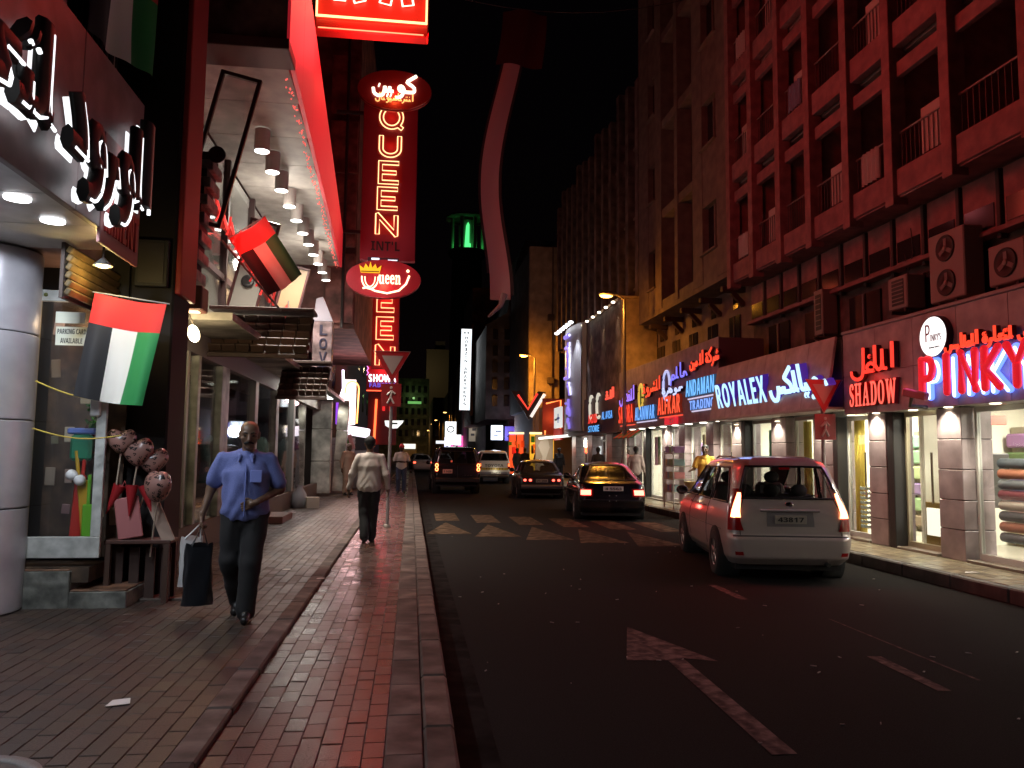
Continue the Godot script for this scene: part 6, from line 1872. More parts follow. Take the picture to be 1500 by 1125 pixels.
	part(ovg, "green_disc", MB.new().box(Vector3(0.03, 0, 0), Vector3(0.03, 0.6, 0.3), Basis(), 0.01), M(0.02, 0.2, 0.06, 0.4))
	var plq := thing("number_plaque", "red and blue plaque under the middle red capitals, hanging below the sign wall", "sign", W(7.6, 2.66, 22.4))
	part(plq, "lit_sign_face", MB.new().box(Vector3.ZERO, Vector3(0.06, 0.22, 1.1), Basis(), 0.01), glow(0.9, 0.03, 0.05, 0.7))
	write(plq, "plaque_digits", "2.1", Vector3(-0.035, 0, 0.1), RIGHT, 0.3, 0.14, 0.01, M(0.6, 0.5, 0.5))
	# small striped awning below the far end of the sign wall
	var aw := thing("striped_awning", "small red and green scalloped awning over a far right shop door", "awning", W(7.6, 2.45, 26.4))
	for k in 8:
		part(aw, "scallop", MB.new().box(Vector3(-0.15, -0.1, -1.2 + k * 0.3), Vector3(0.5, 0.03, 0.29), Basis(Vector3.BACK, 0.6), 0.006), [M(0.4, 0.03, 0.02, 0.7), M(0.06, 0.15, 0.06, 0.7)][k % 2])
	# security camera
	var sc := thing("security_camera", "red-lit box security camera below the red two-script sign", "camera", W(7.45, 2.55, 10.95))
	part(sc, "housing", MB.new().box(Vector3(0.0, 0.06, 0.12), Vector3(0.13, 0.12, 0.36), Basis(Vector3.UP, 0.5) * Basis(Vector3.RIGHT, 0.25), 0.02), M(0.5, 0.1, 0.1, 0.4))
	part(sc, "bracket", MB.new().tube([Vector3(0.02, 0.02, 0), Vector3(0.02, -0.1, -0.05), Vector3(0.3, -0.12, -0.05)], 0.03, 8), M(0.1, 0.11, 0.08, 0.5))
	# rack of goods standing outside
	var rk := thing("goods_rack", "tiered wire rack of packets standing on the right pavement before the shops", "rack", W(7.55, 0.17, 21.6))
	for sx in [-0.3, 0.3]:
		for sz in [-0.4, 0.4]: part(rk, "post", MB.new().tube([Vector3(sx, 0, sz), Vector3(sx, 1.6, sz)], 0.02, 6), M(0.45, 0.43, 0.4, 0.4))
	for j in 4:
		part(rk, "shelf", MB.new().box(Vector3(0, 0.45 + j * 0.36, 0), Vector3(0.62, 0.03, 0.84), Basis(), 0.006), M(0.4, 0.36, 0.3, 0.5))
		for i in 5:
			var c := Color.from_hsv(rng.randf(), 0.5, 0.8)
			part(rk, "packet", MB.new().box(Vector3(-0.12, 0.56 + j * 0.36, -0.34 + i * 0.17), Vector3(0.3, 0.18, 0.14), Basis(Vector3.UP, rng.randf_range(-0.1, 0.1)), 0.01), M(snappedf(c.r * 0.6, 0.05), snappedf(c.g * 0.5, 0.05), snappedf(c.b * 0.5, 0.05), 0.6))
	var pl := thing("pedestal_stand", "low wooden pedestal with a basket near the goods rack", "stand", W(7.5, 0.17, 20.4))
	part(pl, "column", MB.new().box(Vector3(0, 0.3, 0), Vector3(0.2, 0.6, 0.2), Basis(), 0.01), M(0.3, 0.2, 0.14, 0.6))
	part(pl, "basket", MB.new().lathe([[0.16, 0.6], [0.24, 0.78], [0.22, 0.78], [0.15, 0.62]], 16), M(0.4, 0.3, 0.12, 0.7))
	var cb := thing("cardboard_sheet", "brown cardboard sheet leaning on a far right pillar", "cardboard", W(7.72, 0.17, 28.0))
	part(cb, "sheet", MB.new().box(Vector3(0, 0.7, 0), Vector3(0.04, 1.4, 0.9), Basis(Vector3.BACK, -0.12), 0.004), M(0.3, 0.17, 0.09, 0.8))

func curtain(x: float, d0: float, d1: float, y0: float, y1: float) -> Array:
	var rows := []
	for j in 3:
		var line := PackedVector3Array()
		for i in 25:
			var t := i / 24.0
			line.append(W(x + 0.03 * sin(t * 26.0), lerpf(y0, y1, j / 2.0), lerpf(d1, d0, t)))
		rows.append(line)
	return rows

# ---------------------------------------------------------------- right: apartment blocks above the shops
func blocks_right() -> void:
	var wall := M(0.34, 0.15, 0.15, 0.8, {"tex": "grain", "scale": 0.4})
	var dk := M(0.05, 0.035, 0.035, 0.8)
	var gm := M(0.02, 0.016, 0.018, 0.12)
	# --- block with deep balconies
	var b := thing("balcony_block", "red-lit apartment block with columns and deep railed balconies over the near right shops", "apartment block", W(10, 3.9, 12))
	wpart(b, "rear_wall", bx(9.95, 12, 6.4, 19, 3, 20.2), M(0.2, 0.12, 0.11, 0.8))
	wpart(b, "mezzanine_wall", bx(9.2, 12, 3.93, 6.38, 3, 20.2), M(0.22, 0.13, 0.12, 0.8, {"tex": "stain", "scale": 0.4}))
	wpart(b, "soffit", bx(8.55, 9.94, 6.28, 6.42, 3, 20.2), wall)
	var cd := [8.1, 9.6, 11.26, 12.8, 14.2, 15.7, 17.1, 18.6, 20.0]
	for d in cd:
		wpart(b, "column", bx(8.42, 8.72, 6.15, 19, d - 0.12, d + 0.12, 0.01), wall)
		wpart(b, "fin_wall", bx(8.73, 9.94, 6.43, 19, d - 0.06, d + 0.06), wall)
	for f in 5:
		var y := 6.43 + f * 2.75
		wpart(b, "floor_slab", bx(8.75, 9.94, y - 0.14 if f else y, y + 0.02, 6, 20.0), M(0.3, 0.22, 0.2, 0.8))
		for k in cd.size() - 1:
			var a: float = cd[k] + 0.12
			var c: float = cd[k + 1] - 0.12
			wpart(b, "parapet_beam", bx(8.5, 8.7, y - 0.12, y + 0.36, a, c, 0.012), wall)
			wpart(b, "lintel", bx(8.56, 8.68, y + 2.08, y + 2.36, a, c, 0.01), wall)
			if f > 2: continue
			var rail := wpart(b, "railing", MB.new().tube([W(8.6, y + 1.05, a), W(8.6, y + 1.05, c)], 0.02, 6), M(0.3, 0.22, 0.2, 0.4, {"metal": 0.6}))
			var bars := MB.new()
			for i in 11: bars.tube([W(8.6, y + 0.36, a + 0.05 + (c - a - 0.1) * i / 10.0), W(8.6, y + 1.05, a + 0.05 + (c - a - 0.1) * i / 10.0)], 0.01, 5)
			wpart(rail, "bars", bars, M(0.08, 0.05, 0.05, 0.5))
			var w := wpart(b, "window", bx(9.9, 9.94, y + 0.3, y + 2.0, a + 0.2, c - 0.35), gm)
			wpart(w, "frame", bx(9.88, 9.9, y + 0.3, y + 2.0, (a + c) / 2 - 0.1, (a + c) / 2 - 0.05), M(0.2, 0.14, 0.13, 0.5))
			if (k * 2 + f) % 3 == 1:
				wpart(b, "curtain", MB.new().grid(curtain(9.86, (a + c) / 2 - 0.35, (a + c) / 2 + 0.3, y + 0.5, y + 1.95)), [M(0.3, 0.26, 0.22, 0.8), M(0.2, 0.14, 0.16, 0.8), M(0.14, 0.18, 0.16, 0.8)][k % 3])
			if (k + f * 2) % 4 == 3:
				wpart(b, "laundry", MB.new().grid(curtain(8.57, a + 0.4, a + 0.95, y + 0.45, y + 1.06)), [M(0.4, 0.36, 0.34, 0.8), M(0.16, 0.18, 0.26, 0.8)][f % 2])
			if (k + f) % 2 == 0:
				wpart(b, "privacy_board", bx(8.62, 8.64, y + 0.45, y + 1.25, a + 0.2, a + 0.75, 0.006), M(0.42, 0.33, 0.3, 0.7))
	# mezzanine: pale panels, dark slots, ledge, louvred windows
	for k in 13:
		var d0 := 8.2 + k * 0.92
		wpart(b, "pale_panel", bx(9.1, 9.18, 5.3, 6.22, d0 + 0.09, d0 + 0.86, 0.012), wall)
		wpart(b, "vent_window", bx(9.08, 9.1, 5.34, 5.72, d0 + 0.14, d0 + 0.8), gm)
		wpart(b, "slot_post", bx(9.05, 9.16, 5.1, 6.22, d0 - 0.03, d0 + 0.05, 0.008), dk)
	wpart(b, "ledge", bx(8.95, 9.2, 5.18, 5.26, 8, 20.1, 0.01), wall)
	for k in 6:
		var d0 := 8.6 + k * 1.9
		var w := wpart(b, "window", bx(9.15, 9.19, 4.1, 5.0, d0, d0 + 1.1), gm)
		wpart(w, "frame", bx(9.12, 9.15, 4.1, 5.0, d0 + 0.52, d0 + 0.58), M(0.14, 0.09, 0.09, 0.5))
		wpart(w, "sill", bx(9.05, 9.15, 4.04, 4.1, d0 - 0.05, d0 + 1.15, 0.006), wall)
	for q in [[13.2, 5.9], [13.4, 5.6], [16.4, 5.7]]: wpart(b, "loose_cable", MB.new().tube([W(9.1, q[1], q[0]), W(9.06, q[1] - 0.5, q[0] - 0.1), W(9.1, q[1] - 0.9, q[0] + 0.15), W(9.05, 4.2, q[0])], 0.01, 5), dk)
	# air conditioners
	var acm := M(0.26, 0.2, 0.19, 0.6)
	for q in [[8.85, 4.25, 11.7, 0.95, 1.15, 2, "tall twin-fan air conditioner standing on the ledge above the round disc"], [8.85, 4.25, 10.4, 0.8, 0.62, 1, "single-fan air conditioner at the right edge of the view"], [8.9, 4.35, 13.1, 0.62, 0.6, 0, "boxy air conditioner with dark grille above the red Arabic word"], [8.95, 4.3, 16.0, 0.4, 1.0, 0, "narrow upright air conditioner above the tilted pink panel"]]:
		var ac := thing("air_conditioner", q[6], "air conditioner", W(q[0], q[1], q[2]))
		part(ac, "casing", MB.new().box(Vector3(0, q[4] / 2, 0), Vector3(0.36, q[4], q[3] * 0.9), Basis(), 0.02), acm)
		for k in q[5]:
			var fy: float = q[4] * (k + 0.5) / q[5]
			var fan := part(ac, "fan_guard", MB.new().lathe([[0.22, 0.0], [0.22, 0.02], [0.2, 0.03], [0.19, 0.005], [0.0, 0.005]], 24, Transform3D(Basis(Vector3.BACK, PI / 2), Vector3(-0.182, fy, 0))), M(0.03, 0.02, 0.02, 0.6))
			var bl := MB.new()
			for a in 3: bl.box(Vector3(-0.19, fy, 0) + Basis(Vector3.RIGHT, TAU * a / 3) * Vector3(0, 0.09, 0), Vector3(0.01, 0.15, 0.07), Basis(Vector3.RIGHT, TAU * a / 3))
			part(fan, "fan_blades", bl, M(0.16, 0.11, 0.11, 0.5))
			part(fan, "hub", MB.new().ell(Vector3(-0.2, fy, 0), Vector3(0.02, 0.045, 0.045), 10, 6), acm)
		if q[5] == 0:
			var g := part(ac, "grille", MB.new().box(Vector3(-0.185, q[4] / 2, 0.02), Vector3(0.01, q[4] * 0.78, q[3] * 0.55)), M(0.03, 0.02, 0.02, 0.6))
			for k in 6: part(g, "grille_bar", MB.new().box(Vector3(-0.195, q[4] * (0.2 + 0.12 * k), 0.02), Vector3(0.012, 0.015, q[3] * 0.55)), acm)
		for sz in [-0.2, 0.2]: part(ac, "bracket", MB.new().box(Vector3(0.1, -0.04, sz), Vector3(0.55, 0.05, 0.05)), dk)
	# --- paler block with tall recesses and timber brackets
	var g2 := thing("recess_block", "pale apartment block with tall dark recesses and timber brackets under its overhang", "apartment block", W(10, 4, 24.5))
	var wl := M(0.22, 0.155, 0.13, 0.8, {"tex": "grain", "scale": 0.3})
	wpart(g2, "core_wall", bx(9.0, 13, 6.72, 21, 20.25, 28.7), dk)
	wpart(g2, "lower_wall", bx(9.3, 13, 4.6, 6.6, 20.25, 28.9), wl)
	wpart(g2, "overhang_soffit", bx(8.5, 9.6, 6.55, 6.7, 20.25, 28.7), wl)
	var segs := [[20.25, 21.0], [22.1, 22.9], [24.3, 24.6], [26.0, 26.7], [27.5, 28.7]]
	for s in segs: wpart(g2, "wall_pier", bx(8.5, 9.0, 6.71, 21, s[0], s[1], 0.01), wl)
	for f in 4:
		var y := 6.71 + f * 3.2
		for q in [[21.0, 22.1, 0.9, 2.3], [26.7, 27.5, 0.9, 2.3]]:
			wpart(g2, "wall_infill", bx(8.52, 8.98, y, y + q[2], q[0] + 0.002, q[1] - 0.002), wl)
			wpart(g2, "wall_infill", bx(8.52, 8.98, y + q[3], y + 3.2, q[0] + 0.002, q[1] - 0.002), wl)
			var w := wpart(g2, "window", bx(8.7, 8.74, y + q[2], y + q[3], q[0] + 0.005, q[1] - 0.005), gm)
			wpart(w, "frame", bx(8.66, 8.7, y + q[2], y + q[3], (q[0] + q[1]) / 2 - 0.03, (q[0] + q[1]) / 2 + 0.03), M(0.2, 0.15, 0.13, 0.5))
			wpart(w, "sill", bx(8.42, 8.6, y + q[2] - 0.06, y + q[2], q[0] - 0.08, q[1] + 0.08, 0.008), wl)
		for q in [[22.9, 24.3], [24.6, 26.0]]:
			wpart(g2, "recess_beam", bx(8.54, 8.98, y, y + 0.3, q[0], q[1], 0.01), wl)
	for k in 5:
		var d := 21.0 + k * 1.7
		var br := wpart(g2, "timber_bracket", MB.new().box(W(9.0, 6.35, d), Vector3(0.75, 0.16, 0.18), Basis(Vector3.BACK, 0.0), 0.012), M(0.05, 0.025, 0.018, 0.7))
		wpart(br, "brace", MB.new().box(W(9.12, 6.08, d), Vector3(0.5, 0.14, 0.14), Basis(Vector3.BACK, -0.8), 0.01), M(0.05, 0.025, 0.018, 0.7))
		var w := wpart(g2, "window", bx(9.26, 9.29, 4.75, 5.7, d + 0.25, d + 1.0), gm)
		wpart(w, "frame", bx(9.24, 9.26, 4.75, 5.7, d + 0.6, d + 0.65), dk)
		wpart(g2, "vent_window", bx(9.26, 9.29, 5.9, 6.25, d + 0.35, d + 0.7), gm)
	# --- ribbed dark block behind
	var e := thing("ribbed_block", "dark apartment block with vertical ribs beyond the pale one", "apartment block", W(11, 7, 37))
	wpart(e, "wall", bx(8.9, 14, 7.7, 16.6, 28.95, 46.5), M(0.22, 0.15, 0.15, 0.8, {"tex": "stain", "scale": 0.3}))
	for k in 13:
		var d := 29.0 + k * 1.4
		wpart(e, "rib", bx(8.55, 8.89, 7.72, 16.5 + 0.3 * (k % 3), d, d + 0.4, 0.01), M(0.3, 0.21, 0.2, 0.8, {"tex": "stain", "scale": 0.3}))
		for f in 3:
			var w := wpart(e, "window", bx(8.86, 8.89, 8.3 + f * 2.9, 9.9 + f * 2.9, d + 0.55, d + 1.25), gm)
			wpart(w, "sill", bx(8.75, 8.86, 8.2 + f * 2.9, 8.3 + f * 2.9, d + 0.45, d + 1.35, 0.006), wl)
	# --- sign building with orange end wall
	var o := thing("sign_building", "lower right building with an orange street-lit end wall and washed sign front", "building", W(9, 0.17, 34))
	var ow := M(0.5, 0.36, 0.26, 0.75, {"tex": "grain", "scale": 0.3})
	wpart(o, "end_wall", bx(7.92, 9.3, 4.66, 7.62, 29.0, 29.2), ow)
	wpart(o, "front_wall", bx(7.92, 9.3, 4.1, 7.6, 29.21, 39.9), M(0.3, 0.24, 0.23, 0.7, {"tex": "stain", "scale": 0.4}))
	wpart(o, "sign_band", bx(7.8, 9.3, 2.5, 4.09, 29.0, 39.9), M(0.16, 0.11, 0.12, 0.6))
	wpart(o, "coping", bx(7.84, 9.4, 7.62, 7.72, 28.9, 40.0, 0.01), ow)
	for k in 6: bay(o, ["win", "pillar"][k % 2], 29.1 + k * 1.75, 29.1 + k * 1.75 + [2.4, 0.9][k % 2], 2.5)
	wpart(o, "back_wall", bx(10.4, 10.5, 0.17, 2.9, 29, 40), M(0.5, 0.5, 0.45, 0.7))
	wpart(o, "shop_ceiling", bx(8.0, 10.4, 2.6, 2.7, 29, 40), M(0.6, 0.6, 0.55, 0.7))
	for k in 3:
		wpart(o, "ceiling_light", bx(8.9, 9.1, 2.54, 2.58, 30.4 + k * 3.4, 31.8 + k * 3.4), glow(1.0, 1.0, 0.92, 3.5))
		area("far_shop_light", W(8.9, 2.5, 31.0 + k * 3.4), Vector3(-0.4, -1, 0), 0.5, 1.4, lin(1.0, 1.0, 0.86), 9.0)
	wpart(o, "red_display_sign", bx(8.3, 8.34, 0.8, 2.2, 31.6, 32.1), glow(0.9, 0.06, 0.03, 0.9))
	wpart(o, "white_display_sign", bx(8.3, 8.34, 1.3, 2.0, 34.0, 35.0), glow(0.95, 1.0, 1.0, 1.2))
	for k in 8:
		var d := 29.6 + k * 1.15
		wpart(o, "eave_lamp", MB.new().ell(W(7.72, 7.58, d), Vector3(0.08, 0.05, 0.08), 10, 6), glow(1.0, 0.88, 0.65, 5.0))
		if k % 2 == 0: spot("eave_wash_light", W(7.68, 7.5, d), W(7.98, 3.6, d), lin(1.0, 0.72, 0.4), 1.1, 22.0, 0.05, 0.5)
	var ps := thing("tall_panel_sign", "tall white-washed curved panel sign with violet Arabic letters on the far right building", "neon sign", W(7.7, 2.6, 37.0))
	var rowsp := []
	for j in 2:
		var line := PackedVector3Array()
		for i in 9: line.append(Vector3(-0.05 - 0.22 * sin(PI * i / 8.0), 0.1 + 5.0 * j, 1.9 - 3.8 * i / 8.0))
		rowsp.append(line)
	part(ps, "panel", MB.new().grid(rowsp).box(Vector3(0.1, 2.6, 0), Vector3(0.2, 5.0, 3.8)), M(0.5, 0.5, 0.54, 0.4))
	write_arabic(ps, "neon_letter", "المنار", Vector3(-0.34, 3.4, 0), RIGHT * Basis(Vector3.BACK, PI / 2), 3.0, 0.9, 0.09, glow(0.3, 0.22, 0.85, 0.9), 0.7)
	write_arabic(ps, "neon_edge", "المنار", Vector3(-0.3, 3.4, 0.1), RIGHT * Basis(Vector3.BACK, PI / 2), 3.0, 0.9, 0.05, glow(0.8, 0.8, 1.0, 1.6), 0.7)
	write_arabic(ps, "neon_letter", "نور", Vector3(-0.34, 1.0, 0), RIGHT * Basis(Vector3.BACK, PI / 2), 1.4, 0.9, 0.09, glow(0.3, 0.22, 0.85, 0.9), 0.7)
	for k in 6:
		part(ps, "head_lamp", MB.new().ell(Vector3(-0.5, 5.1, 1.7 - k * 0.7), Vector3(0.12, 0.07, 0.16), 10, 6), glow(0.95, 0.97, 1.0, 5.0))
		if k % 2 == 0: spot("panel_wash_light", W(7.1, 7.6, 35.4 + k * 0.7), W(7.55, 3.0, 35.6 + k * 0.7), lin(0.9, 0.93, 1.0), 7.0, 30.0, 0.1, 0.6)
	for q in [["الأقصى", "ar", 30.2, 4.0, 1.8, 0.4, [1.0, 0.1, 0.06], "red Arabic lettering on the orange-walled building, upper row"], ["AL AQSA", "la", 30.4, 3.2, 1.7, 0.32, [0.12, 0.4, 1.0], "blue Latin capitals on the orange-walled building"], ["JADID", "la", 32.9, 3.15, 1.7, 0.4, [1.0, 0.06, 0.04], "red Latin capitals farther along the orange-walled building"], ["STORE", "la", 32.7, 2.72, 2.0, 0.28, [0.12, 0.45, 1.0], "lowest blue capitals on the orange-walled building"]]:
		var s := thing("shop_name_sign", q[7], "neon sign", W(7.72, q[3], q[2]))
		var gmm := glow(q[6][0], q[6][1], q[6][2], 1.1)
		if q[1] == "ar": write_arabic(s, "neon_letter", q[0], Vector3(-0.05, 0, 0), RIGHT, q[4], q[5], 0.05, gmm, 0.8)
		else: channel(s, q[0], Vector3.ZERO, RIGHT, q[4], q[5], 0.08, M(q[6][0] * 0.15, 0.03, q[6][2] * 0.15, 0.5), gmm)
	for k in 2:
		var em := thing("emblem_sign", ["white crescent emblem left of red Arabic lettering on the orange-walled building, nearer", "white crescent emblem on the orange-walled building, farther"][k], "neon sign", W(7.72, 3.65, 32.0 + k * 1.3))
		part(em, "neon_crescent", MB.new().tube(v3(arc(Vector2.ZERO, 0.3, 0.5, 60, 300, 14)), 0.06, 6), glow(0.7, 0.66, 0.55, 0.9)).basis = RIGHT

# ---------------------------------------------------------------- the far end of the street
func far_right() -> void:
	var dk := M(0.06, 0.05, 0.048, 0.85, {"tex": "stain", "scale": 0.2})
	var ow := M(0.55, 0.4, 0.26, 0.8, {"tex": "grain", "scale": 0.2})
	var gm := M(0.012, 0.011, 0.013, 0.15)
	var o := thing("orange_block", "tall block with a bare end wall lit orange by the street lamp", "building", W(9, 0.17, 52))
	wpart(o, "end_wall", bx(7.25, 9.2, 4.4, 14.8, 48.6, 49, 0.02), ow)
	wpart(o, "side_wall", bx(7.25, 12, 4.4, 14.6, 49.01, 58), dk)
	wpart(o, "lower_wall", bx(7.6, 12, 0.17, 4.38, 46.6, 58), M(0.16, 0.1, 0.08, 0.8))
	wpart(o, "pipe", MB.new().tube([W(8.7, 4.4, 48.5), W(8.72, 14.8, 48.5)], 0.05, 6), M(0.15, 0.1, 0.07))
	for k in 2: wpart(o, "wall_box", bx(8.4, 8.8, 6.0 + k * 4.0, 6.4 + k * 4.0, 48.3, 48.58, 0.02), M(0.1, 0.07, 0.05))
	var o2 := thing("slope_block", "grey block stepping down beyond the orange wall", "building", W(9, 0.17, 66))
	wpart(o2, "wall", MB.new().prism(PackedVector2Array([Vector2(5.6, 4.2), Vector2(12, 4.2), Vector2(12, 18.4), Vector2(8.6, 18.4), Vector2(7.9, 16.5), Vector2(7.2, 12.5), Vector2(5.6, 11.5)]), 12.0, Transform3D(Basis(), W(0, 0, 66))), M(0.09, 0.075, 0.07, 0.85, {"tex": "stain", "scale": 0.2}))
	wpart(o2, "lower_wall", bx(7.4, 12, 0.17, 4.15, 60, 72), dk)
	for i in 2:
		for j in 5:
			wpart(o2, "window", bx(6.1 + i * 0.9, 6.5 + i * 0.9, 5.2 + j * 1.3, 6.0 + j * 1.3, 59.93, 59.99), gm)
	# zigzag mark sign
	var v := thing("check_mark_sign", "large tick-shaped sign, red inner stroke and white outer stroke, on the dark block", "neon sign", W(6.95, 3.85, 46.4))
	part(v, "board", MB.new().prism(PackedVector2Array([Vector2(-1.1, 1.5), Vector2(0, -0.25), Vector2(1.0, 1.45), Vector2(0.55, 1.5), Vector2(0, 0.6), Vector2(-0.55, 1.5)]), 0.15), M(0.02, 0.012, 0.012, 0.5))
	part(v, "neon_red_stroke", MB.new().tube(v3([[-0.7, 1.25], [-0.08, 0.4], [0.48, 1.35]], 0.12), 0.075, 6), glow(1.0, 0.06, 0.05, 0.8))
	part(v, "neon_white_stroke", MB.new().tube(v3([[0.1, -0.05], [0.92, 1.32]], 0.14), 0.1, 6), glow(0.95, 0.85, 0.8, 1.1))
	# neon bracket and white board of the shop under the tall panel
	var nb := thing("bracket_neon_sign", "square orange-red neon bracket on the wall left of the white board", "neon sign", W(8.0, 2.6, 44.5))
	part(nb, "neon_bracket", MB.new().tube(v3([[-0.35, 1.9], [0.5, 2.1], [0.5, 0.1], [-0.4, 0.0], [-0.4, 0.35]], 0.05), 0.05, 6), glow(1.0, 0.25, 0.06, 2.4))
	part(nb, "back_board", MB.new().box(Vector3(0.1, 1.0, -0.08), Vector3(1.3, 2.4, 0.1), Basis(), 0.01), M(0.2, 0.04, 0.03, 0.6))
	omni("bracket_neon_light", W(8.0, 3.7, 43.9), lin(1.0, 0.2, 0.05), 0.9, 0.2)
	var wb := thing("white_board_sign", "white lit board with blue and red stripe mark above a bright doorway", "sign", W(7.75, 3.0, 41.2))
	part(wb, "lit_board_sign", MB.new().box(Vector3(0, 0.55, 0), Vector3(0.12, 1.1, 1.9), Basis(), 0.01), glow(0.8, 0.82, 0.8, 0.75))
	part(wb, "red_lower_band", MB.new().box(Vector3(-0.02, -0.35, 0), Vector3(0.12, 0.6, 1.9), Basis(), 0.01), M(0.4, 0.02, 0.02, 0.5))
	part(wb, "blue_mark", MB.new().box(Vector3(-0.07, 0.5, 0.3), Vector3(0.02, 0.12, 0.7)).box(Vector3(-0.07, 0.5, 0.3), Vector3(0.021, 0.5, 0.12)), M(0.05, 0.12, 0.5, 0.5))
	part(wb, "dark_mark", MB.new().box(Vector3(-0.07, 0.45, -0.35), Vector3(0.02, 0.1, 0.6)), M(0.02, 0.02, 0.02, 0.5))
	var cn := thing("lit_canopy", "glaring white lit canopy over the doorway below the tall panel sign", "canopy", W(7.4, 2.5, 40.5))
	part(cn, "lamp_panel", MB.new().box(Vector3(0, 0, 0), Vector3(1.1, 0.12, 3.4), Basis(Vector3.BACK, 0.1), 0.02), glow(1.0, 1.0, 0.95, 2.0))
	area("canopy_light", W(7.4, 2.35, 40.5), Vector3(0, -1, 0), 1.0, 3.0, lin(1.0, 1.0, 0.92), 3.0)
	var ad := thing("portrait_poster", "poster panel with a pale figure at the kerb beside the bright doorway", "poster", W(7.3, 0.17, 43.0))
	part(ad, "panel", MB.new().box(Vector3(0, 1.3, 0), Vector3(1.0, 2.4, 0.12), Basis(), 0.02), M(0.42, 0.3, 0.2, 0.5))
	part(ad, "pale_figure", MB.new().prism(PackedVector2Array([Vector2(-0.3, 0.2), Vector2(-0.1, 1.3), Vector2(-0.35, 1.9), Vector2(-0.1, 2.35), Vector2(0.2, 2.3), Vector2(0.3, 1.8), Vector2(0.1, 1.2), Vector2(0.2, 0.3)]), 0.01, Transform3D(Basis(), Vector3(0, 0, 0.067))), M(0.6, 0.48, 0.36, 0.5))
	omni("poster_light", W(7.0, 2.2, 41.9), lin(1.0, 0.95, 0.8), 0.5, 0.2)
	# bright small shops
	var c := [[5.9, 0.4, 50.5, 0.9, 2.3, [1.0, 0.12, 0.03], 0.7, "red-lit shop doorway beside the yellow one"], [7.35, 0.3, 50.0, 1.5, 2.5, [1.0, 0.55, 0.05], 0.7, "yellow-lit shop window with hanging goods"], [8.9, 0.4, 48.4, 0.5, 2.0, [1.0, 0.5, 0.1], 0.6, "narrow amber-lit doorway right of the yellow window"]]
	for q in c:
		var s := thing("lit_shop_front", q[7], "shop front", W(q[0] + 0.3, 0.17, q[2] - 0.9 if q[0] > 8 else q[2] - 4.2))
		part(s, "lit_window_screen", MB.new().box(Vector3(0, 1.4, -0.1), Vector3(q[3], q[4], 0.06), Basis(), 0.01), glow(q[5][0], q[5][1], q[5][2], q[6]))
		for k in 3: part(s, "frame", MB.new().box(Vector3(-q[3] / 2 + q[3] * k / 2.0, 1.4, -0.04), Vector3(0.06, q[4], 0.06), Basis(), 0.006), M(0.1, 0.05, 0.03, 0.6))
		for k in 7: part(s, "hanging_goods", MB.new().box(Vector3(rng.randf_range(-q[3] / 2.3, q[3] / 2.3), rng.randf_range(0.9, 2.3), -0.02), Vector3(rng.randf_range(0.1, 0.3), rng.randf_range(0.15, 0.5), 0.06), Basis(), 0.02), M(0.3 * rng.randi_range(0, 2), 0.12 * rng.randi_range(0, 2), 0.03, 0.6))
		part(s, "lit_header_sign", MB.new().box(Vector3(0, 2.65, -0.02), Vector3(q[3], 0.12, 0.12), Basis(), 0.02), glow(1.0, 0.75, 0.4, 1.6))
		omni("lit_shop_light", s.position + Vector3(-0.2, 1.8, 0.6), lin(q[5][0], q[5][1], q[5][2]), 1.0, 0.3)
	for q in [[6.4, 3.15, 59.0, 0.9, 1.1, [0.75, 0.85, 1.0], 1.5, "white-blue glowing shop board below the tick sign"], [7.4, 3.1, 59.2, 0.75, 1.1, [0.12, 0.1, 0.5], 0.5, "dim blue lit board beside the red one"], [8.2, 3.1, 59.4, 0.7, 1.1, [0.7, 0.02, 0.05], 0.6, "round red lit board right of the dim blue one"], [6.7, 2.3, 88.0, 0.9, 2.5, [1.0, 0.98, 0.95], 2.0, "tall white glowing board far down the right side"], [5.3, 2.7, 92.0, 1.5, 1.7, [1.0, 0.16, 0.5], 0.8, "pink magenta glowing shop board far down the street"], [4.3, 2.6, 93.5, 0.8, 1.6, [0.7, 0.72, 1.0], 0.8, "pale violet lit board left of the pink one"], [6.6, 4.0, 84.0, 1.0, 2.4, [0.35, 0.3, 0.24], 0.4, "dim grey-yellow board right of the tall white one"]]:
		var s := thing("lit_board", q[7], "sign", W(q[0], q[1], q[2]))
		part(s, "lit_sign_face", MB.new().box(Vector3.ZERO, Vector3(q[3], q[4], 0.15), Basis(), 0.02), glow(q[5][0], q[5][1], q[5][2], q[6]))
		part(s, "dark_print", MB.new().box(Vector3(0.1 * q[3], 0.1, 0.08), Vector3(q[3] * 0.5, q[4] * 0.14, 0.01)).box(Vector3(-0.1 * q[3], -0.2 * q[4], 0.08), Vector3(q[3] * 0.4, q[4] * 0.1, 0.01)), M(0.03, 0.03, 0.05, 0.6))
		omni("lit_board_light", W(q[0], q[1] - 0.2, q[2] - 0.8), lin(q[5][0], q[5][1], q[5][2]), 3.0 * q[6], 0.4)
	var rs := thing("roof_board", "square white lit board with a dark ring mark above the black off-roader", "sign", W(4.05, 3.0, 82.0))
	part(rs, "lit_sign_face", MB.new().box(Vector3(0, 0.6, 0), Vector3(1.15, 2.4, 0.2), Basis(), 0.02), glow(0.95, 0.98, 1.0, 1.7))
	part(rs, "lit_sign_side", MB.new().box(Vector3(0.75, -0.1, 0), Vector3(0.7, 1.1, 0.2), Basis(), 0.02), glow(0.95, 0.98, 1.0, 1.5))
	part(rs, "lit_sign_wing", MB.new().box(Vector3(-1.0, -0.35, 0), Vector3(1.0, 0.3, 0.2), Basis(), 0.02), glow(0.9, 0.95, 1.0, 1.2))
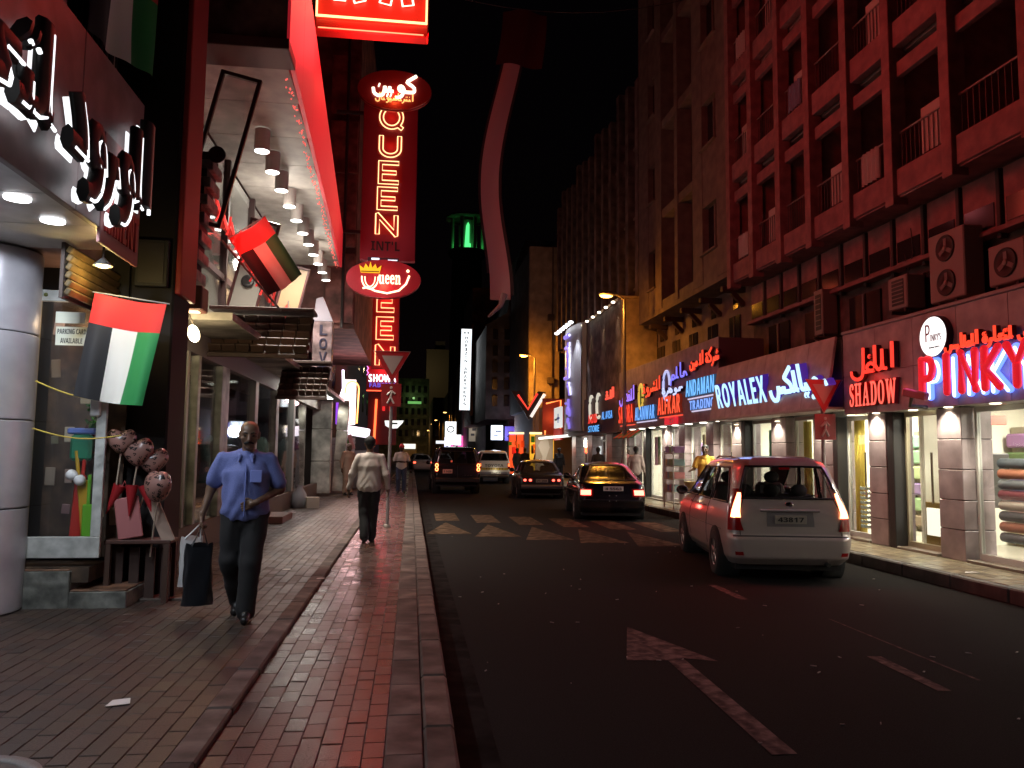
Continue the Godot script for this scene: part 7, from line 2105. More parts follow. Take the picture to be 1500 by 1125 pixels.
	part(rs, "ring_mark", MB.new().tube(v3(arc(Vector2(0.0, 1.0), 0.34, 0.3, 0, 360, 20), 0.12), 0.06, 6), M(0.03, 0.02, 0.02, 0.5))
	# the vertical hotel board
	var hs := thing("vertical_lit_board", "tall narrow white lit board with vertical black letters on the far right", "sign", W(4.7, 5.4, 70.0))
	part(hs, "case", MB.new().box(Vector3(0, 3.65, -0.16), Vector3(0.98, 7.4, 0.3), Basis(Vector3.BACK, -0.012), 0.02), M(0.06, 0.06, 0.1, 0.5))
	part(hs, "lit_sign_face", MB.new().box(Vector3(0, 3.65, 0.0), Vector3(0.92, 7.3, 0.04), Basis(Vector3.BACK, -0.012), 0.01), glow(0.92, 0.97, 1.0, 1.6))
	var st := "HORIZON APARTMENTS"
	for k in st.length():
		if st[k] != " ": write(hs, "board_letter", st[k], Vector3(0.05 - k * 0.006, 6.5 - k * 0.35, 0.03), FRONT, 0.26, 0.26, 0.02, M(0.05, 0.05, 0.06, 0.5))
	for k in 2: part(hs, "star", MB.new().prism(star(0.14), 0.02, Transform3D(Basis(), Vector3(-0.12 + 0.3 * k, 6.95, 0.03))), M(0.03, 0.03, 0.04, 0.5))
	area("vertical_board_light", W(4.7, 9.0, 69.7), Vector3(0, -0.2, 1), 0.9, 7.0, lin(0.92, 0.97, 1.0), 8.0)
	var hb := thing("reddish_block", "dark reddish block holding the vertical white board", "building", W(8, 0.17, 78))
	wpart(hb, "wall", bx(5.4, 12, 4.2, 17, 72.2, 84), M(0.2, 0.07, 0.04, 0.8, {"tex": "stain", "scale": 0.2}))
	for k in 2: wpart(hb, "orange_strip", bx(5.3 + k * 1.3, 5.55 + k * 1.3, 5.0, 13.5, 71.9, 72.18, 0.02), M(0.5, 0.16, 0.05, 0.7))
	wpart(hb, "orange_panel", bx(7.2, 8.4, 4.3, 6.6, 71.7, 71.9, 0.02), M(0.5, 0.22, 0.05, 0.6))
	wpart(hb, "lower_wall", bx(6.8, 12, 0.17, 4.15, 72.2, 84), dk)
	omni("orange_panel_light", W(7.4, 7.5, 70.0), lin(1.0, 0.35, 0.06), 2.2, 0.3)
	for q in [[6.0, 12, 13.0, 84.5, 110], [5.6, 13, 11.0, 110.5, 150], [4.0, 14, 12.0, 151, 200]]:
		var f := thing("far_block", "dark distant block on the right, %s" % ["behind the reddish block", "farther down the street", "last before the street bends"][[84.5, 110.5, 151].find(q[3])], "building", W(q[1] - 2, 0.17, q[3]))
		wpart(f, "wall", bx(q[0], q[1], 0.17, q[2], q[3], q[4]), dk)
		for j in 3:
			for i in 3: wpart(f, "window", bx(q[0] + 0.5 + i * 1.5, q[0] + 1.3 + i * 1.5, 4.5 + j * 2.6, 5.9 + j * 2.6, q[3] - 0.08, q[3] - 0.01), gm)
	# closing block across the end of the street
	var eb := thing("end_block", "dim greenish-lit building with small windows closing the far end of the street", "building", W(0, 0.17, 190))
	wpart(eb, "wall", bx(-14, 4.0, 0.17, 19, 188, 200), M(0.15, 0.15, 0.11, 0.85, {"tex": "stain", "scale": 0.15}))
	for j in 5:
		for i in 9: wpart(eb, "window", bx(-8.5 + i * 1.4, -7.8 + i * 1.4, 5.2 + j * 2.6, 6.7 + j * 2.6, 187.85, 187.99), gm)
	wpart(eb, "lit_green_sign", bx(-1.0, 2.2, 12.9, 13.5, 187.5, 187.9, 0.05), glow(0.25, 0.7, 0.2, 0.5))
	omni("green_wall_light", W(0.4, 14.5, 185.5), lin(0.5, 1.0, 0.35), 2.2, 0.3)
	omni("end_street_light", W(1.5, 6, 180), lin(1.0, 0.6, 0.25), 7.0, 0.3)
	var tw := thing("far_tower", "pale square tower block far behind the end of the street", "building", W(7, 0.17, 215))
	wpart(tw, "wall", bx(3.6, 11, 0.17, 29, 210, 222), M(0.17, 0.15, 0.1, 0.85))
	wpart(tw, "stair_head", bx(6, 8.6, 29.01, 31.5, 212, 220), M(0.12, 0.11, 0.09, 0.85))
	omni("tower_glow_light", W(2.5, 22, 200), lin(1.0, 0.75, 0.4), 12.0, 0.5)
	# minaret lit green inside its gallery
	var mn := thing("minaret", "dark minaret whose arched gallery glows green", "minaret", W(8.0, 0.17, 120))
	part(mn, "shaft", MB.new().lathe([[2.6, 0], [2.5, 20], [2.3, 31.2], [2.9, 31.8], [2.9, 32.2], [0.5, 32.25]], 16), M(0.03, 0.035, 0.03, 0.85))
	part(mn, "gallery_floor", MB.new().lathe([[3.0, 32.2], [3.1, 32.5], [2.9, 32.55], [0.1, 32.55]], 24), M(0.2, 0.24, 0.2, 0.7))
	for k in 8:
		var a := TAU * (k + 0.5) / 8
		part(mn, "gallery_post", MB.new().tube([Vector3(cos(a) * 2.6, 32.5, sin(a) * 2.6), Vector3(cos(a) * 2.6, 37.4, sin(a) * 2.6)], 0.28, 8), M(0.25, 0.3, 0.25, 0.7))
	part(mn, "gallery_core", MB.new().lathe([[1.1, 32.5], [1.1, 37.4]], 12), M(0.4, 0.45, 0.4, 0.7))
	part(mn, "gallery_roof", MB.new().lathe([[2.6, 37.4], [3.4, 37.6], [3.4, 37.9], [0.1, 38.2]], 24), M(0.25, 0.3, 0.25, 0.7))
	part(mn, "lit_niche_lamp", MB.new().prism(PackedVector2Array([Vector2(-0.4, 0), Vector2(0.55, 0), Vector2(0.55, 0.6), Vector2(0.3, 0.7), Vector2(0.3, 3.6), Vector2(0.1, 4.0), Vector2(-0.2, 3.4)]), 0.1, Transform3D(Basis(), Vector3(-0.1, 32.9, 1.3))), glow(0.1, 1.0, 0.25, 1.3))
	for k in 2: omni("minaret_light", W(8.0 + (k - 0.5) * 3.2, 33.2, 118.2), lin(0.1, 1.0, 0.2), 0.5, 0.2)

func star(r: float) -> PackedVector2Array:
	var p := PackedVector2Array()
	for k in 10:
		var rr := r if k % 2 == 0 else r * 0.42
		p.append(Vector2(sin(TAU * k / 10) * rr, cos(TAU * k / 10) * rr))
	return p

# ---------------------------------------------------------------- lamps, road signs, banner
func street_furniture() -> void:
	var steel := M(0.2, 0.17, 0.15, 0.5, {"metal": 0.3})
	var lamps := [[7.4, 26.8, 7.15, "nearest tall sodium street lamp, in front of the orange end wall"], [7.3, 46.6, 7.4, "second sodium street lamp, before the orange block"], [5.3, 111.0, 7.1, "third street lamp, tiny, far down the right side"], [5.0, 142.0, 7.2, "fourth street lamp, tiny, beyond the off-roader"], [4.8, 160.0, 7.1, "fifth street lamp, tiny, near the end of the street"], [4.4, 178.0, 6.3, "last tiny street lamp at the end of the street"]]
	for k in lamps.size():
		var q = lamps[k]
		var l := thing("street_lamp", q[3], "street lamp", W(q[0], 0.17, q[1]), 0.0, "sodium street lamps along the right side")
		var h: float = q[2] - 0.17
		part(l, "pole", MB.new().tube([Vector3.ZERO, Vector3(0, h, 0)], 0.085, 10, false, Vector3.ZERO, 0.05), steel)
		part(l, "arm", MB.new().tube([Vector3(0, h - 0.05, 0), Vector3(-0.2, h + 0.12, 0), Vector3(-0.55, h + 0.17, 0)], 0.035, 8), steel)
		part(l, "head", MB.new().ell(Vector3(-0.62, h + 0.17, 0), Vector3(0.34, 0.1, 0.16), 16, 8), steel)
		part(l, "lamp_lens", MB.new().ell(Vector3(-0.66, h + 0.1, 0), Vector3(0.24, 0.085, 0.13), 14, 8), glow(1.0, 0.55, 0.14, 7.0))
		part(l, "base", MB.new().lathe([[0.14, 0], [0.14, 0.35], [0.09, 0.42]], 12), steel)
		spot("street_lamp_light", l.position + Vector3(-0.66, h - 0.03, 0), l.position + Vector3(-0.9, 0, 0), lin(1.0, 0.42, 0.06), [10.0, 16.0, 20.0, 20.0, 20.0, 20.0][k], 80.0, 0.15, 0.5)
		if k < 2: omni("street_lamp_glow_light", l.position + Vector3(-0.8, h - 0.1, 0.1), lin(1.0, 0.36, 0.03), [3.0, 10.0][k], 0.12)
	# give way signs with a pedestrian plate
	for k in 2:
		var at: Vector3 = [W(-0.44, 0.17, 16.0), W(7.36, 0.17, 13.35)][k]
		var s := thing("yield_sign", ["upside-down red triangle give way sign with walking man plate on the left pavement", "upside-down red triangle give way sign with walking man plate before the tilted pink panel"][k], "road sign", at, 0.0, "give way signs at the crossing")
		var hh: float = [3.52, 2.88][k]
		var sc: float = [0.36, 0.34][k]
		part(s, "pole", MB.new().tube([Vector3.ZERO, Vector3(0.04 - 0.04 * k, hh, 0)], 0.034, 10), M(0.16, 0.14, 0.14, 0.5))
		part(s, "base_collar", MB.new().lathe([[0.07, 0], [0.07, 0.05], [0.036, 0.06]], 12), steel)
		var tri := PackedVector2Array([Vector2(-sc, 0), Vector2(0, -sc * 1.78), Vector2(sc, 0)])
		part(s, "sign_plate", MB.new().prism(tri, 0.014, Transform3D(Basis(), Vector3(0.03 - 0.03 * k, hh, 0.045))), M(0.3, 0.012, 0.016, 0.4))
		var t2 := PackedVector2Array([Vector2(-sc * 0.6, -sc * 0.25), Vector2(0, -sc * 1.32), Vector2(sc * 0.6, -sc * 0.25)])
		part(s, "white_centre", MB.new().prism(t2, 0.006, Transform3D(Basis(), Vector3(0.03 - 0.03 * k, hh, 0.056))), M(0.3, 0.24, 0.22, 0.5))
		part(s, "edge_trim", MB.new().tube([Vector3(-sc, hh, 0.053), Vector3(0.02 - 0.02 * k, hh - sc * 1.78, 0.053), Vector3(sc + 0.03, hh, 0.053)], 0.009, 6, true), M(0.45, 0.35, 0.33, 0.5))
		var py := hh - sc * 1.8 - 0.24
		part(s, "walk_plate", MB.new().box(Vector3(0.02, py, 0.045), Vector3(0.4, 0.46, 0.014), Basis(), 0.004), M(0.22, 0.012, 0.014, 0.4))
		var fig := MB.new()
		fig.ell(Vector3(0.02, py + 0.15, 0.055), Vector3(0.03, 0.03, 0.008), 10, 6)
		for lmb in [[[0.02, 0.1], [0.01, -0.04], [0.07, -0.17]], [[0.01, -0.04], [-0.06, -0.17]], [[0.02, 0.09], [-0.07, 0.0]], [[0.02, 0.09], [0.09, 0.02]]]:
			var path := []
			for p in lmb: path.append(Vector3(p[0] + 0.005, py + p[1], 0.056))
			fig.tube(path, 0.022, 6)
		part(s, "walking_man", fig, M(0.42, 0.36, 0.34, 0.5))
	# long hanging flag over the road
	var bn := thing("hanging_banner", "very long narrow flag hanging high over the road, its pale stripe catching red light", "flag", W(2.3, 13.5, 20.0))
	var cloth := [M(0.028, 0.003, 0.003, 0.9), M(0.008, 0.008, 0.01, 0.8), M(0.34, 0.27, 0.27, 0.85, {"back": 0.15}), M(0.01, 0.012, 0.01, 0.8)]
	var prof := func(v: float) -> float:    # sideways sway down the length
		return lerpf(0.1, -0.66, smoothstep(0.0, 0.6, v)) + 0.26 * smoothstep(0.62, 0.95, v)
	var piece := func(u0: float, u1: float, v0: float, v1: float) -> MB:
		var mb := MB.new()
		for sd in [0.0, 0.006]:
			var rows := []
			for j in 31:
				var line := PackedVector3Array()
				for i in 9:
					var u := lerpf(u0, u1, i / 8.0)
					var v := lerpf(v0, v1, j / 30.0)
					line.append(Vector3(prof.call(v) + u * (1.0 + 0.2 * v), -v * 8.1, 0.12 * sin(u * 5.0 + v * 4.0) + 0.6 * v * v - sd))
				rows.append(line)
			mb.grid(rows, false, sd == 0.0)
		return mb
	part(bn, "red_band", piece.call(-0.2, 1.0, 0.0, 0.19), cloth[0])
	part(bn, "dark_stripe", piece.call(-0.06, 0.0, 0.19, 0.9), cloth[1])
	part(bn, "pale_stripe", piece.call(0.0, 0.43, 0.19, 0.985), cloth[2])
	part(bn, "dark_edge_stripe", piece.call(0.43, 0.5, 0.19, 0.97), cloth[3])
	part(bn, "loose_end", MB.new().tube([Vector3(-0.05, -7.85, 0.62), Vector3(-0.15, -8.15, 0.64), Vector3(-0.45, -8.45, 0.66)], 0.09, 8, false, Vector3.ZERO, 0.03), M(0.2, 0.17, 0.16, 0.8))
	var cb := thing("overhead_cable", "thin dark cable strung across the road that holds the long banner", "cable", W(2.3, 13.6, 20.0))
	var cp := []
	for i in 13: cp.append(Vector3(lerpf(-4.6, 6.3, i / 12.0), 1.2 * pow(absf(lerpf(-1, 1, i / 12.0)), 2.0) - 0.05, 0))
	part(cb, "strand", MB.new().tube(cp, 0.012, 5), M(0.02, 0.02, 0.02))
	omni("banner_glow_light", W(0.6, 9.6, 22.6), lin(1.0, 0.2, 0.22), 0.4, 0.3)

# ---------------------------------------------------------------- vehicles
func vehicles() -> void:
	var rim := M(0.4, 0.38, 0.37, 0.35, {"metal": 0.8})
	var blackpaint := M(0.006, 0.006, 0.008, 0.25, {"coat": 1.0})
	var plate_m := M(0.62, 0.58, 0.52, 0.5)
	# silver people carrier, near right
	var sec := [[0.24, -0.14, -4.4, 0.78, 0.2, 0.3], [0.34, -0.02, -4.54, 0.84, 0.2, 0.36], [0.52, 0.0, -4.58, 0.868, 0.19, 0.4], [0.62, 0.0, -4.58, 0.87, 0.18, 0.42], [0.66, -0.05, -4.57, 0.868, 0.17, 0.44], [0.85, -0.07, -4.5, 0.862, 0.16, 0.5], [0.97, -0.09, -4.3, 0.85, 0.16, 0.52], [1.08, -0.12, -3.72, 0.825, 0.18, 0.4], [1.2, -0.17, -3.42, 0.79, 0.2, 0.36], [1.4, -0.23, -2.98, 0.75, 0.22, 0.3], [1.6, -0.34, -2.6, 0.7, 0.24, 0.26], [1.68, -0.42, -2.4, 0.665, 0.26, 0.26], [1.73, -0.56, -2.2, 0.59, 0.26, 0.26], [1.75, -0.8, -1.95, 0.46, 0.2, 0.2]]
	var silver := M(0.44, 0.375, 0.345, 0.3, {"metal": 0.3, "coat": 0.8})
	var t := make_car("people_carrier", "silver people carrier with glowing tail lights, nearest car in the right lane", W(5.02, 0, 9.95), -0.17, {
		"sec": sec, "paint": silver, "belt": 1.08, "roof": 1.73, "wheel_r": 0.325, "axles": [-0.86, -3.6], "rim": rim, "mirror_z": -3.35, "mirror": M(0.03, 0.02, 0.02, 0.3),
		"rear_win": [0.05, 0.95, 1.17, 1.62, 0.065, 0.935], "glass": glass(0.3, 0.004, 0.004, 0.005),
		"side_win": [[1.12, 1.36, 1.1, 1.6, 1.16, 1.38], [1.39, 1.62, 1.1, 1.6, 1.41, 1.68], [1.645, 1.9, 1.1, 1.6, 1.71, 1.86]],
		"seams": [[1.375, 1.395, 0.4, 1.62], [1.63, 1.7, 0.4, 1.62], [1.2, 1.9, 0.7, 0.7]], "handles": [[1.42, 0.98], [1.66, 0.98]], "trim": M(0.5, 0.46, 0.44, 0.2, {"metal": 0.9})})
	var c := Car.new()
	c.sec = sec
	var red := M(0.25, 0.008, 0.008, 0.15, {"coat": 1.0})
	for sd in [0, 1]:
		var a := [0.84, 1.07] if sd == 0 else [-0.07, 0.16]
		var tl := part(t, "tail_light", c.patch(a[0], a[1], 0.72, 1.3, 0.014, a[0] + (0.09 if sd == 0 else 0.02), a[1] - (0.02 if sd == 0 else 0.09), 8, 10), red)
		var cx: float = 0.93 if sd == 0 else 0.07
		part(tl, "lit_lamp", c.patch(cx - 0.075, cx + 0.07, 0.9, 1.24, 0.022, cx - 0.02 + (0.02 if sd == 0 else -0.02), cx + 0.02 + (0.02 if sd == 0 else -0.02), 6, 8), glow(1.0, 0.3, 0.13, 8.0))
		var wp := t.transform * (c.surf(cx, 1.05) + Vector3(0, 0, 0.14))
		spot("tail_light_beam", wp, wp + t.basis * Vector3(0, -0.2, 1), lin(1.0, 0.05, 0.03), 0.55, 80.0, 0.08, 0.5)
		part(t, "reflector", c.patch(cx - 0.05, cx + 0.05, 0.38, 0.43, 0.012), red)
	part(t, "bumper_line", c.line(0.02, 0.98, 0.645, 0.645, 0.012, 0.002, 24), M(0.05, 0.045, 0.045, 0.5))
	part(t, "tailgate_gap", c.line(0.13, 0.1, 0.66, 1.64, 0.006, 0.001), M(0.02, 0.02, 0.02))
	part(t, "tailgate_gap", c.line(0.87, 0.9, 0.66, 1.64, 0.006, 0.001), M(0.02, 0.02, 0.02))
	part(t, "plate_recess", c.patch(0.33, 0.67, 0.78, 0.98, 0.004), M(0.16, 0.14, 0.14, 0.5))
	part(t, "chrome_bar", c.line(0.28, 0.72, 1.0, 1.0, 0.02, 0.02, 16), M(0.6, 0.55, 0.55, 0.2, {"metal": 0.4}))
	plate(t, "43817", Vector3(0, 0.88, -0.05), 0.44, 0.12, M(0.3, 0.26, 0.22, 0.5))
	part(t, "badge", MB.new().ell(Vector3(0, 1.09, -0.1), Vector3(0.06, 0.035, 0.012), 12, 6), M(0.55, 0.5, 0.5, 0.15, {"metal": 1.0}))
	part(t, "wiper", MB.new().tube([Vector3(0.02, 1.18, -0.14), Vector3(0.38, 1.22, -0.17)], 0.01, 5), M(0.01, 0.01, 0.01))
	part(t, "spoiler", c.patch(0.1, 0.9, 1.62, 1.72, 0.03), silver)
	part(t, "high_brake_light", c.patch(0.44, 0.56, 1.57, 1.6, 0.02), M(0.3, 0.01, 0.01, 0.2))
	for sd in [-1.0, 1.0]: part(t, "roof_rail", MB.new().tube([Vector3(sd * 0.55, 1.72, -0.7), Vector3(sd * 0.56, 1.76, -1.2), Vector3(sd * 0.55, 1.76, -2.1), Vector3(sd * 0.52, 1.73, -2.4)], 0.016, 6), M(0.1, 0.09, 0.09, 0.4))
	for k in 3: part(t, "headrest", MB.new().ell(Vector3(-0.42 + 0.42 * k, 1.25, -1.0), Vector3(0.13, 0.1, 0.06), 12, 8), M(0.05, 0.045, 0.04, 0.8))
	part(t, "seat_backs", MB.new().box(Vector3(0, 0.95, -1.05), Vector3(1.3, 0.5, 0.15), Basis(Vector3.RIGHT, -0.15), 0.05), M(0.06, 0.055, 0.05, 0.8))
	t.scale = Vector3(0.94, 0.94, 0.94)
	part(t, "exhaust", MB.new().tube([Vector3(0.5, 0.27, -0.3), Vector3(0.5, 0.26, 0.0)], 0.03, 8), M(0.1, 0.1, 0.1, 0.4, {"metal": 0.8}))
	# black saloon ahead of it
	var s2 := [[0.2, -0.12, -4.2, 0.78, 0.2, 0.3], [0.32, 0.0, -4.38, 0.83, 0.2, 0.36], [0.5, 0.02, -4.42, 0.85, 0.2, 0.4], [0.68, 0.0, -4.38, 0.85, 0.2, 0.45], [0.82, -0.05, -4.2, 0.84, 0.2, 0.5], [0.92, -0.12, -3.6, 0.82, 0.2, 0.4], [0.98, -0.32, -3.2, 0.79, 0.22, 0.36], [1.06, -0.6, -3.0, 0.75, 0.24, 0.32], [1.2, -0.88, -2.72, 0.68, 0.24, 0.3], [1.33, -1.2, -2.45, 0.62, 0.24, 0.26], [1.4, -1.45, -2.25, 0.54, 0.24, 0.24], [1.43, -1.7, -2.05, 0.4, 0.2, 0.2]]
	t = make_car("saloon_car", "black saloon with lit red tail lights and white number plate, braking at the crossing", W(5.02, 0, 19.3), -0.12, {
		"sec": s2, "paint": blackpaint, "belt": 0.98, "roof": 1.4, "wheel_r": 0.3, "axles": [-0.85, -3.45], "rim": rim, "mirror_z": -2.95, "glass": glass(0.6, 0.004, 0.004, 0.006, 0.22),
		"rear_win": [0.06, 0.94, 1.0, 1.35, 0.1, 0.9], "side_win": [[1.1, 1.36, 1.0, 1.32, 1.2, 1.4], [1.4, 1.8, 1.0, 1.32, 1.44, 1.76]],
		"seams": [[1.39, 1.42, 0.35, 1.34]], "handles": [[1.35, 0.86], [1.62, 0.86]]})
	tail(t, s2, 0.64, 0.76, [0.8, 0.99], glow(1.0, 0.12, 0.08, 8.0), 0.35)
	plate(t, "4 5563", Vector3(0.02, 0.8, 0.005), 0.5, 0.115, plate_m)
	part(t, "bumper_line", car_line(s2, 0.05, 0.95, 0.52), M(0.03, 0.03, 0.035, 0.4))
	for k in 4: part(t, "pale_bead", MB.new().ell(Vector3(-0.08 + 0.17 * (k % 2), 0.5 + 0.13 * (k / 2), 0.035), Vector3(0.012, 0.012, 0.006), 8, 5), M(0.6, 0.55, 0.5, 0.2))  # four small pale beads on the rear bumper
	# older black saloon
	var s3 := [[0.22, -0.1, -4.05, 0.74, 0.14, 0.2], [0.34, 0.0, -4.2, 0.8, 0.14, 0.22], [0.55, 0.0, -4.22, 0.82, 0.14, 0.24], [0.76, -0.03, -4.16, 0.815, 0.13, 0.26], [0.88, -0.08, -3.7, 0.8, 0.14, 0.3], [0.93, -0.5, -3.15, 0.77, 0.16, 0.3], [1.0, -0.72, -2.95, 0.74, 0.18, 0.28], [1.18, -0.95, -2.65, 0.67, 0.2, 0.26], [1.31, -1.18, -2.4, 0.61, 0.2, 0.24], [1.37, -1.35, -2.2, 0.54, 0.2, 0.22], [1.39, -1.55, -2.0, 0.4, 0.2, 0.2]]
	t = make_car("saloon_car", "older boxy dark saloon with paired round-edged red lights, ahead of the black saloon", W(4.75, 0, 28.4), -0.06, {
		"sec": s3, "paint": M(0.01, 0.009, 0.01, 0.3, {"coat": 0.8}), "belt": 0.93, "roof": 1.37, "wheel_r": 0.28, "axles": [-0.8, -3.25], "rim": rim, "mirror_z": -2.9,
		"rear_win": [0.06, 0.94, 0.95, 1.3, 0.09, 0.91], "glass": glass(0.5, 0.05, 0.04, 0.03, 0.1), "side_win": [[1.12, 1.38, 0.97, 1.29, 1.22, 1.4], [1.42, 1.8, 0.97, 1.29, 1.44, 1.76]],
		"seams": [[1.4, 1.42, 0.35, 1.3]]})
	for q in [[-0.62, 1.0], [-0.42, 1.0], [0.42, 0.8], [0.62, 0.8]]:
		var tl := part(t, "tail_light", MB.new().box(Vector3(q[0], 0.68, 0.005), Vector3(0.17, 0.12, 0.03), Basis(), 0.01), M(0.3, 0.01, 0.01, 0.2))
		part(tl, "lit_lamp", MB.new().ell(Vector3(q[0], 0.68, 0.022), Vector3(0.055, 0.045, 0.012), 10, 6), glow(1.0, 0.12, 0.08, 4.0 * q[1]))
	plate(t, "71 208", Vector3(0, 0.66, 0.012), 0.44, 0.12, M(0.2, 0.17, 0.15, 0.5))
	part(t, "bumper", MB.new().box(Vector3(0, 0.44, 0.02), Vector3(1.55, 0.16, 0.08), Basis(), 0.03), M(0.03, 0.028, 0.03, 0.5))
	part(t, "bumper_strip", MB.new().box(Vector3(0, 0.47, 0.065), Vector3(1.5, 0.03, 0.012)), M(0.3, 0.25, 0.24, 0.3, {"metal": 0.8}))
	# black off-roader, left lane
	var s4 := [[0.38, -0.08, -4.3, 0.84, 0.12, 0.2], [0.5, 0.0, -4.46, 0.9, 0.12, 0.22], [0.75, 0.0, -4.5, 0.92, 0.12, 0.24], [1.02, -0.03, -4.4, 0.915, 0.12, 0.28], [1.12, -0.04, -3.7, 0.9, 0.12, 0.3], [1.2, -0.06, -3.4, 0.88, 0.13, 0.28], [1.5, -0.12, -3.05, 0.82, 0.14, 0.24], [1.76, -0.2, -2.8, 0.76, 0.16, 0.22], [1.84, -0.3, -2.65, 0.7, 0.18, 0.22], [1.87, -0.5, -2.4, 0.55, 0.18, 0.2]]
	t = make_car("off_roader", "tall black off-road car with figure-eight tail lights in the left lane", W(1.86, 0, 31.5), 0.02, {
		"sec": s4, "paint": blackpaint, "belt": 1.14, "roof": 1.84, "wheel_r": 0.37, "axles": [-0.95, -3.75], "rim": rim, "mirror_z": -3.3,
		"rear_win": [0.1, 0.9, 1.2, 1.7, 0.11, 0.89], "side_win": [[1.08, 1.34, 1.2, 1.7, 1.1, 1.34], [1.38, 1.62, 1.2, 1.7, 1.38, 1.66], [1.66, 1.88, 1.2, 1.7, 1.7, 1.84]],
		"seams": [[1.36, 1.36, 0.5, 1.72], [1.64, 1.66, 0.5, 1.72]]})
	for sd in [-1.0, 1.0]:
		var tl := part(t, "tail_light", MB.new().box(Vector3(sd * 0.83, 1.06, 0.0), Vector3(0.14, 0.42, 0.05), Basis(), 0.02), M(0.3, 0.012, 0.01, 0.2))
		for k in 2:
			part(tl, "lit_ring_lamp", MB.new().tube(v3(arc(Vector2(sd * 0.83, 0.98 + k * 0.16), 0.052, 0.062, 0, 360, 18), 0.035), 0.018, 6), glow(1.0, 0.33, 0.1, 4.5))
		omni("tail_light_glow", t.position + Vector3(sd * 0.83, 1.06, 0.25), lin(1.0, 0.08, 0.03), 0.05, 0.05)
	plate(t, "9 1426", Vector3(-0.4, 0.9, 0.012), 0.38, 0.16, M(0.5, 0.32, 0.28, 0.5))
	part(t, "bumper", MB.new().box(Vector3(0, 0.55, 0.03), Vector3(1.8, 0.2, 0.12), Basis(), 0.04), M(0.012, 0.012, 0.013, 0.4))
	part(t, "tailgate_seam", MB.new().box(Vector3(0.0, 0.92, 0.008), Vector3(0.012, 0.5, 0.012)), M(0.03, 0.03, 0.03))
	part(t, "chrome_letters", MB.new().box(Vector3(0.3, 0.74, 0.012), Vector3(0.05, 0.03, 0.01)).box(Vector3(0.42, 0.74, 0.012), Vector3(0.05, 0.03, 0.01)).box(Vector3(0.54, 0.74, 0.012), Vector3(0.05, 0.03, 0.01)), M(0.6, 0.55, 0.52, 0.15, {"metal": 1.0}))
	# white pickup with canopy
	var s5 := [[0.4, -0.1, -4.7, 0.78, 0.1, 0.2], [0.55, 0.0, -4.85, 0.84, 0.1, 0.22], [0.8, 0.0, -4.88, 0.86, 0.1, 0.24], [1.05, -0.02, -4.8, 0.855, 0.1, 0.28], [1.12, -0.03, -3.9, 0.84, 0.1, 0.28], [1.2, -0.06, -3.6, 0.81, 0.1, 0.26], [1.5, -0.14, -3.3, 0.73, 0.12, 0.22], [1.68, -0.22, -3.1, 0.68, 0.14, 0.2], [1.74, -0.34, -2.95, 0.6, 0.14, 0.2], [1.76, -0.5, -2.7, 0.5, 0.14, 0.16]]
	var white := M(0.62, 0.58, 0.5, 0.35, {"coat": 0.5})
	t = make_car("pickup_truck", "white canopied pickup with big dark letters across its tailgate, between the off-roader and boxy saloon", W(4.45, 0, 42.0), -0.02, {
		"cat": "pickup", "sec": s5, "paint": white, "belt": 1.14, "roof": 1.74, "wheel_r": 0.35, "axles": [-1.0, -4.0], "rim": rim, "mirror_z": -3.5,
		"rear_win": [0.09, 0.91, 1.24, 1.6, 0.1, 0.9], "side_win": [[1.06, 1.6, 1.22, 1.6, 1.07, 1.6], [1.64, 1.88, 1.22, 1.6, 1.68, 1.84]], "seams": [[1.62, 1.63, 0.5, 1.62]]})
	write(t, "tailgate_letters", "TOYOTA", Vector3(-0.02, 0.97, 0.01), FRONT, 1.0, 0.15, 0.012, M(0.05, 0.045, 0.05, 0.4))
	part(t, "yellow_band", MB.new().box(Vector3(0, 0.79, 0.004), Vector3(1.5, 0.12, 0.012)), M(0.5, 0.34, 0.05, 0.4))
	for k in 7: part(t, "dark_dot", MB.new().ell(Vector3(-0.42 + k * 0.14, 0.79, 0.012), Vector3(0.035, 0.035, 0.008), 8, 5), M(0.05, 0.02, 0.02, 0.5))
	for sd in [-1.0, 1.0]:
		var tl := part(t, "tail_light", MB.new().box(Vector3(sd * 0.77, 0.95, 0.0), Vector3(0.13, 0.32, 0.04), Basis(), 0.015), M(0.35, 0.02, 0.012, 0.2))
		part(tl, "lit_lamp", MB.new().box(Vector3(sd * 0.77, 1.0, 0.022), Vector3(0.1, 0.16, 0.012), Basis(), 0.004), glow(1.0, 0.2, 0.05, 2.0))
	plate(t, "60411", Vector3(0.08, 0.58, 0.06), 0.5, 0.13, M(0.75, 0.72, 0.6, 0.5))
	part(t, "step_bumper", MB.new().box(Vector3(0, 0.56, 0.02), Vector3(1.6, 0.14, 0.06), Basis(), 0.02), M(0.3, 0.3, 0.3, 0.3, {"metal": 0.7}))
	omni("plate_light", W(4.5, 0.72, 41.75), lin(1.0, 0.95, 0.8), 0.05, 0.03)
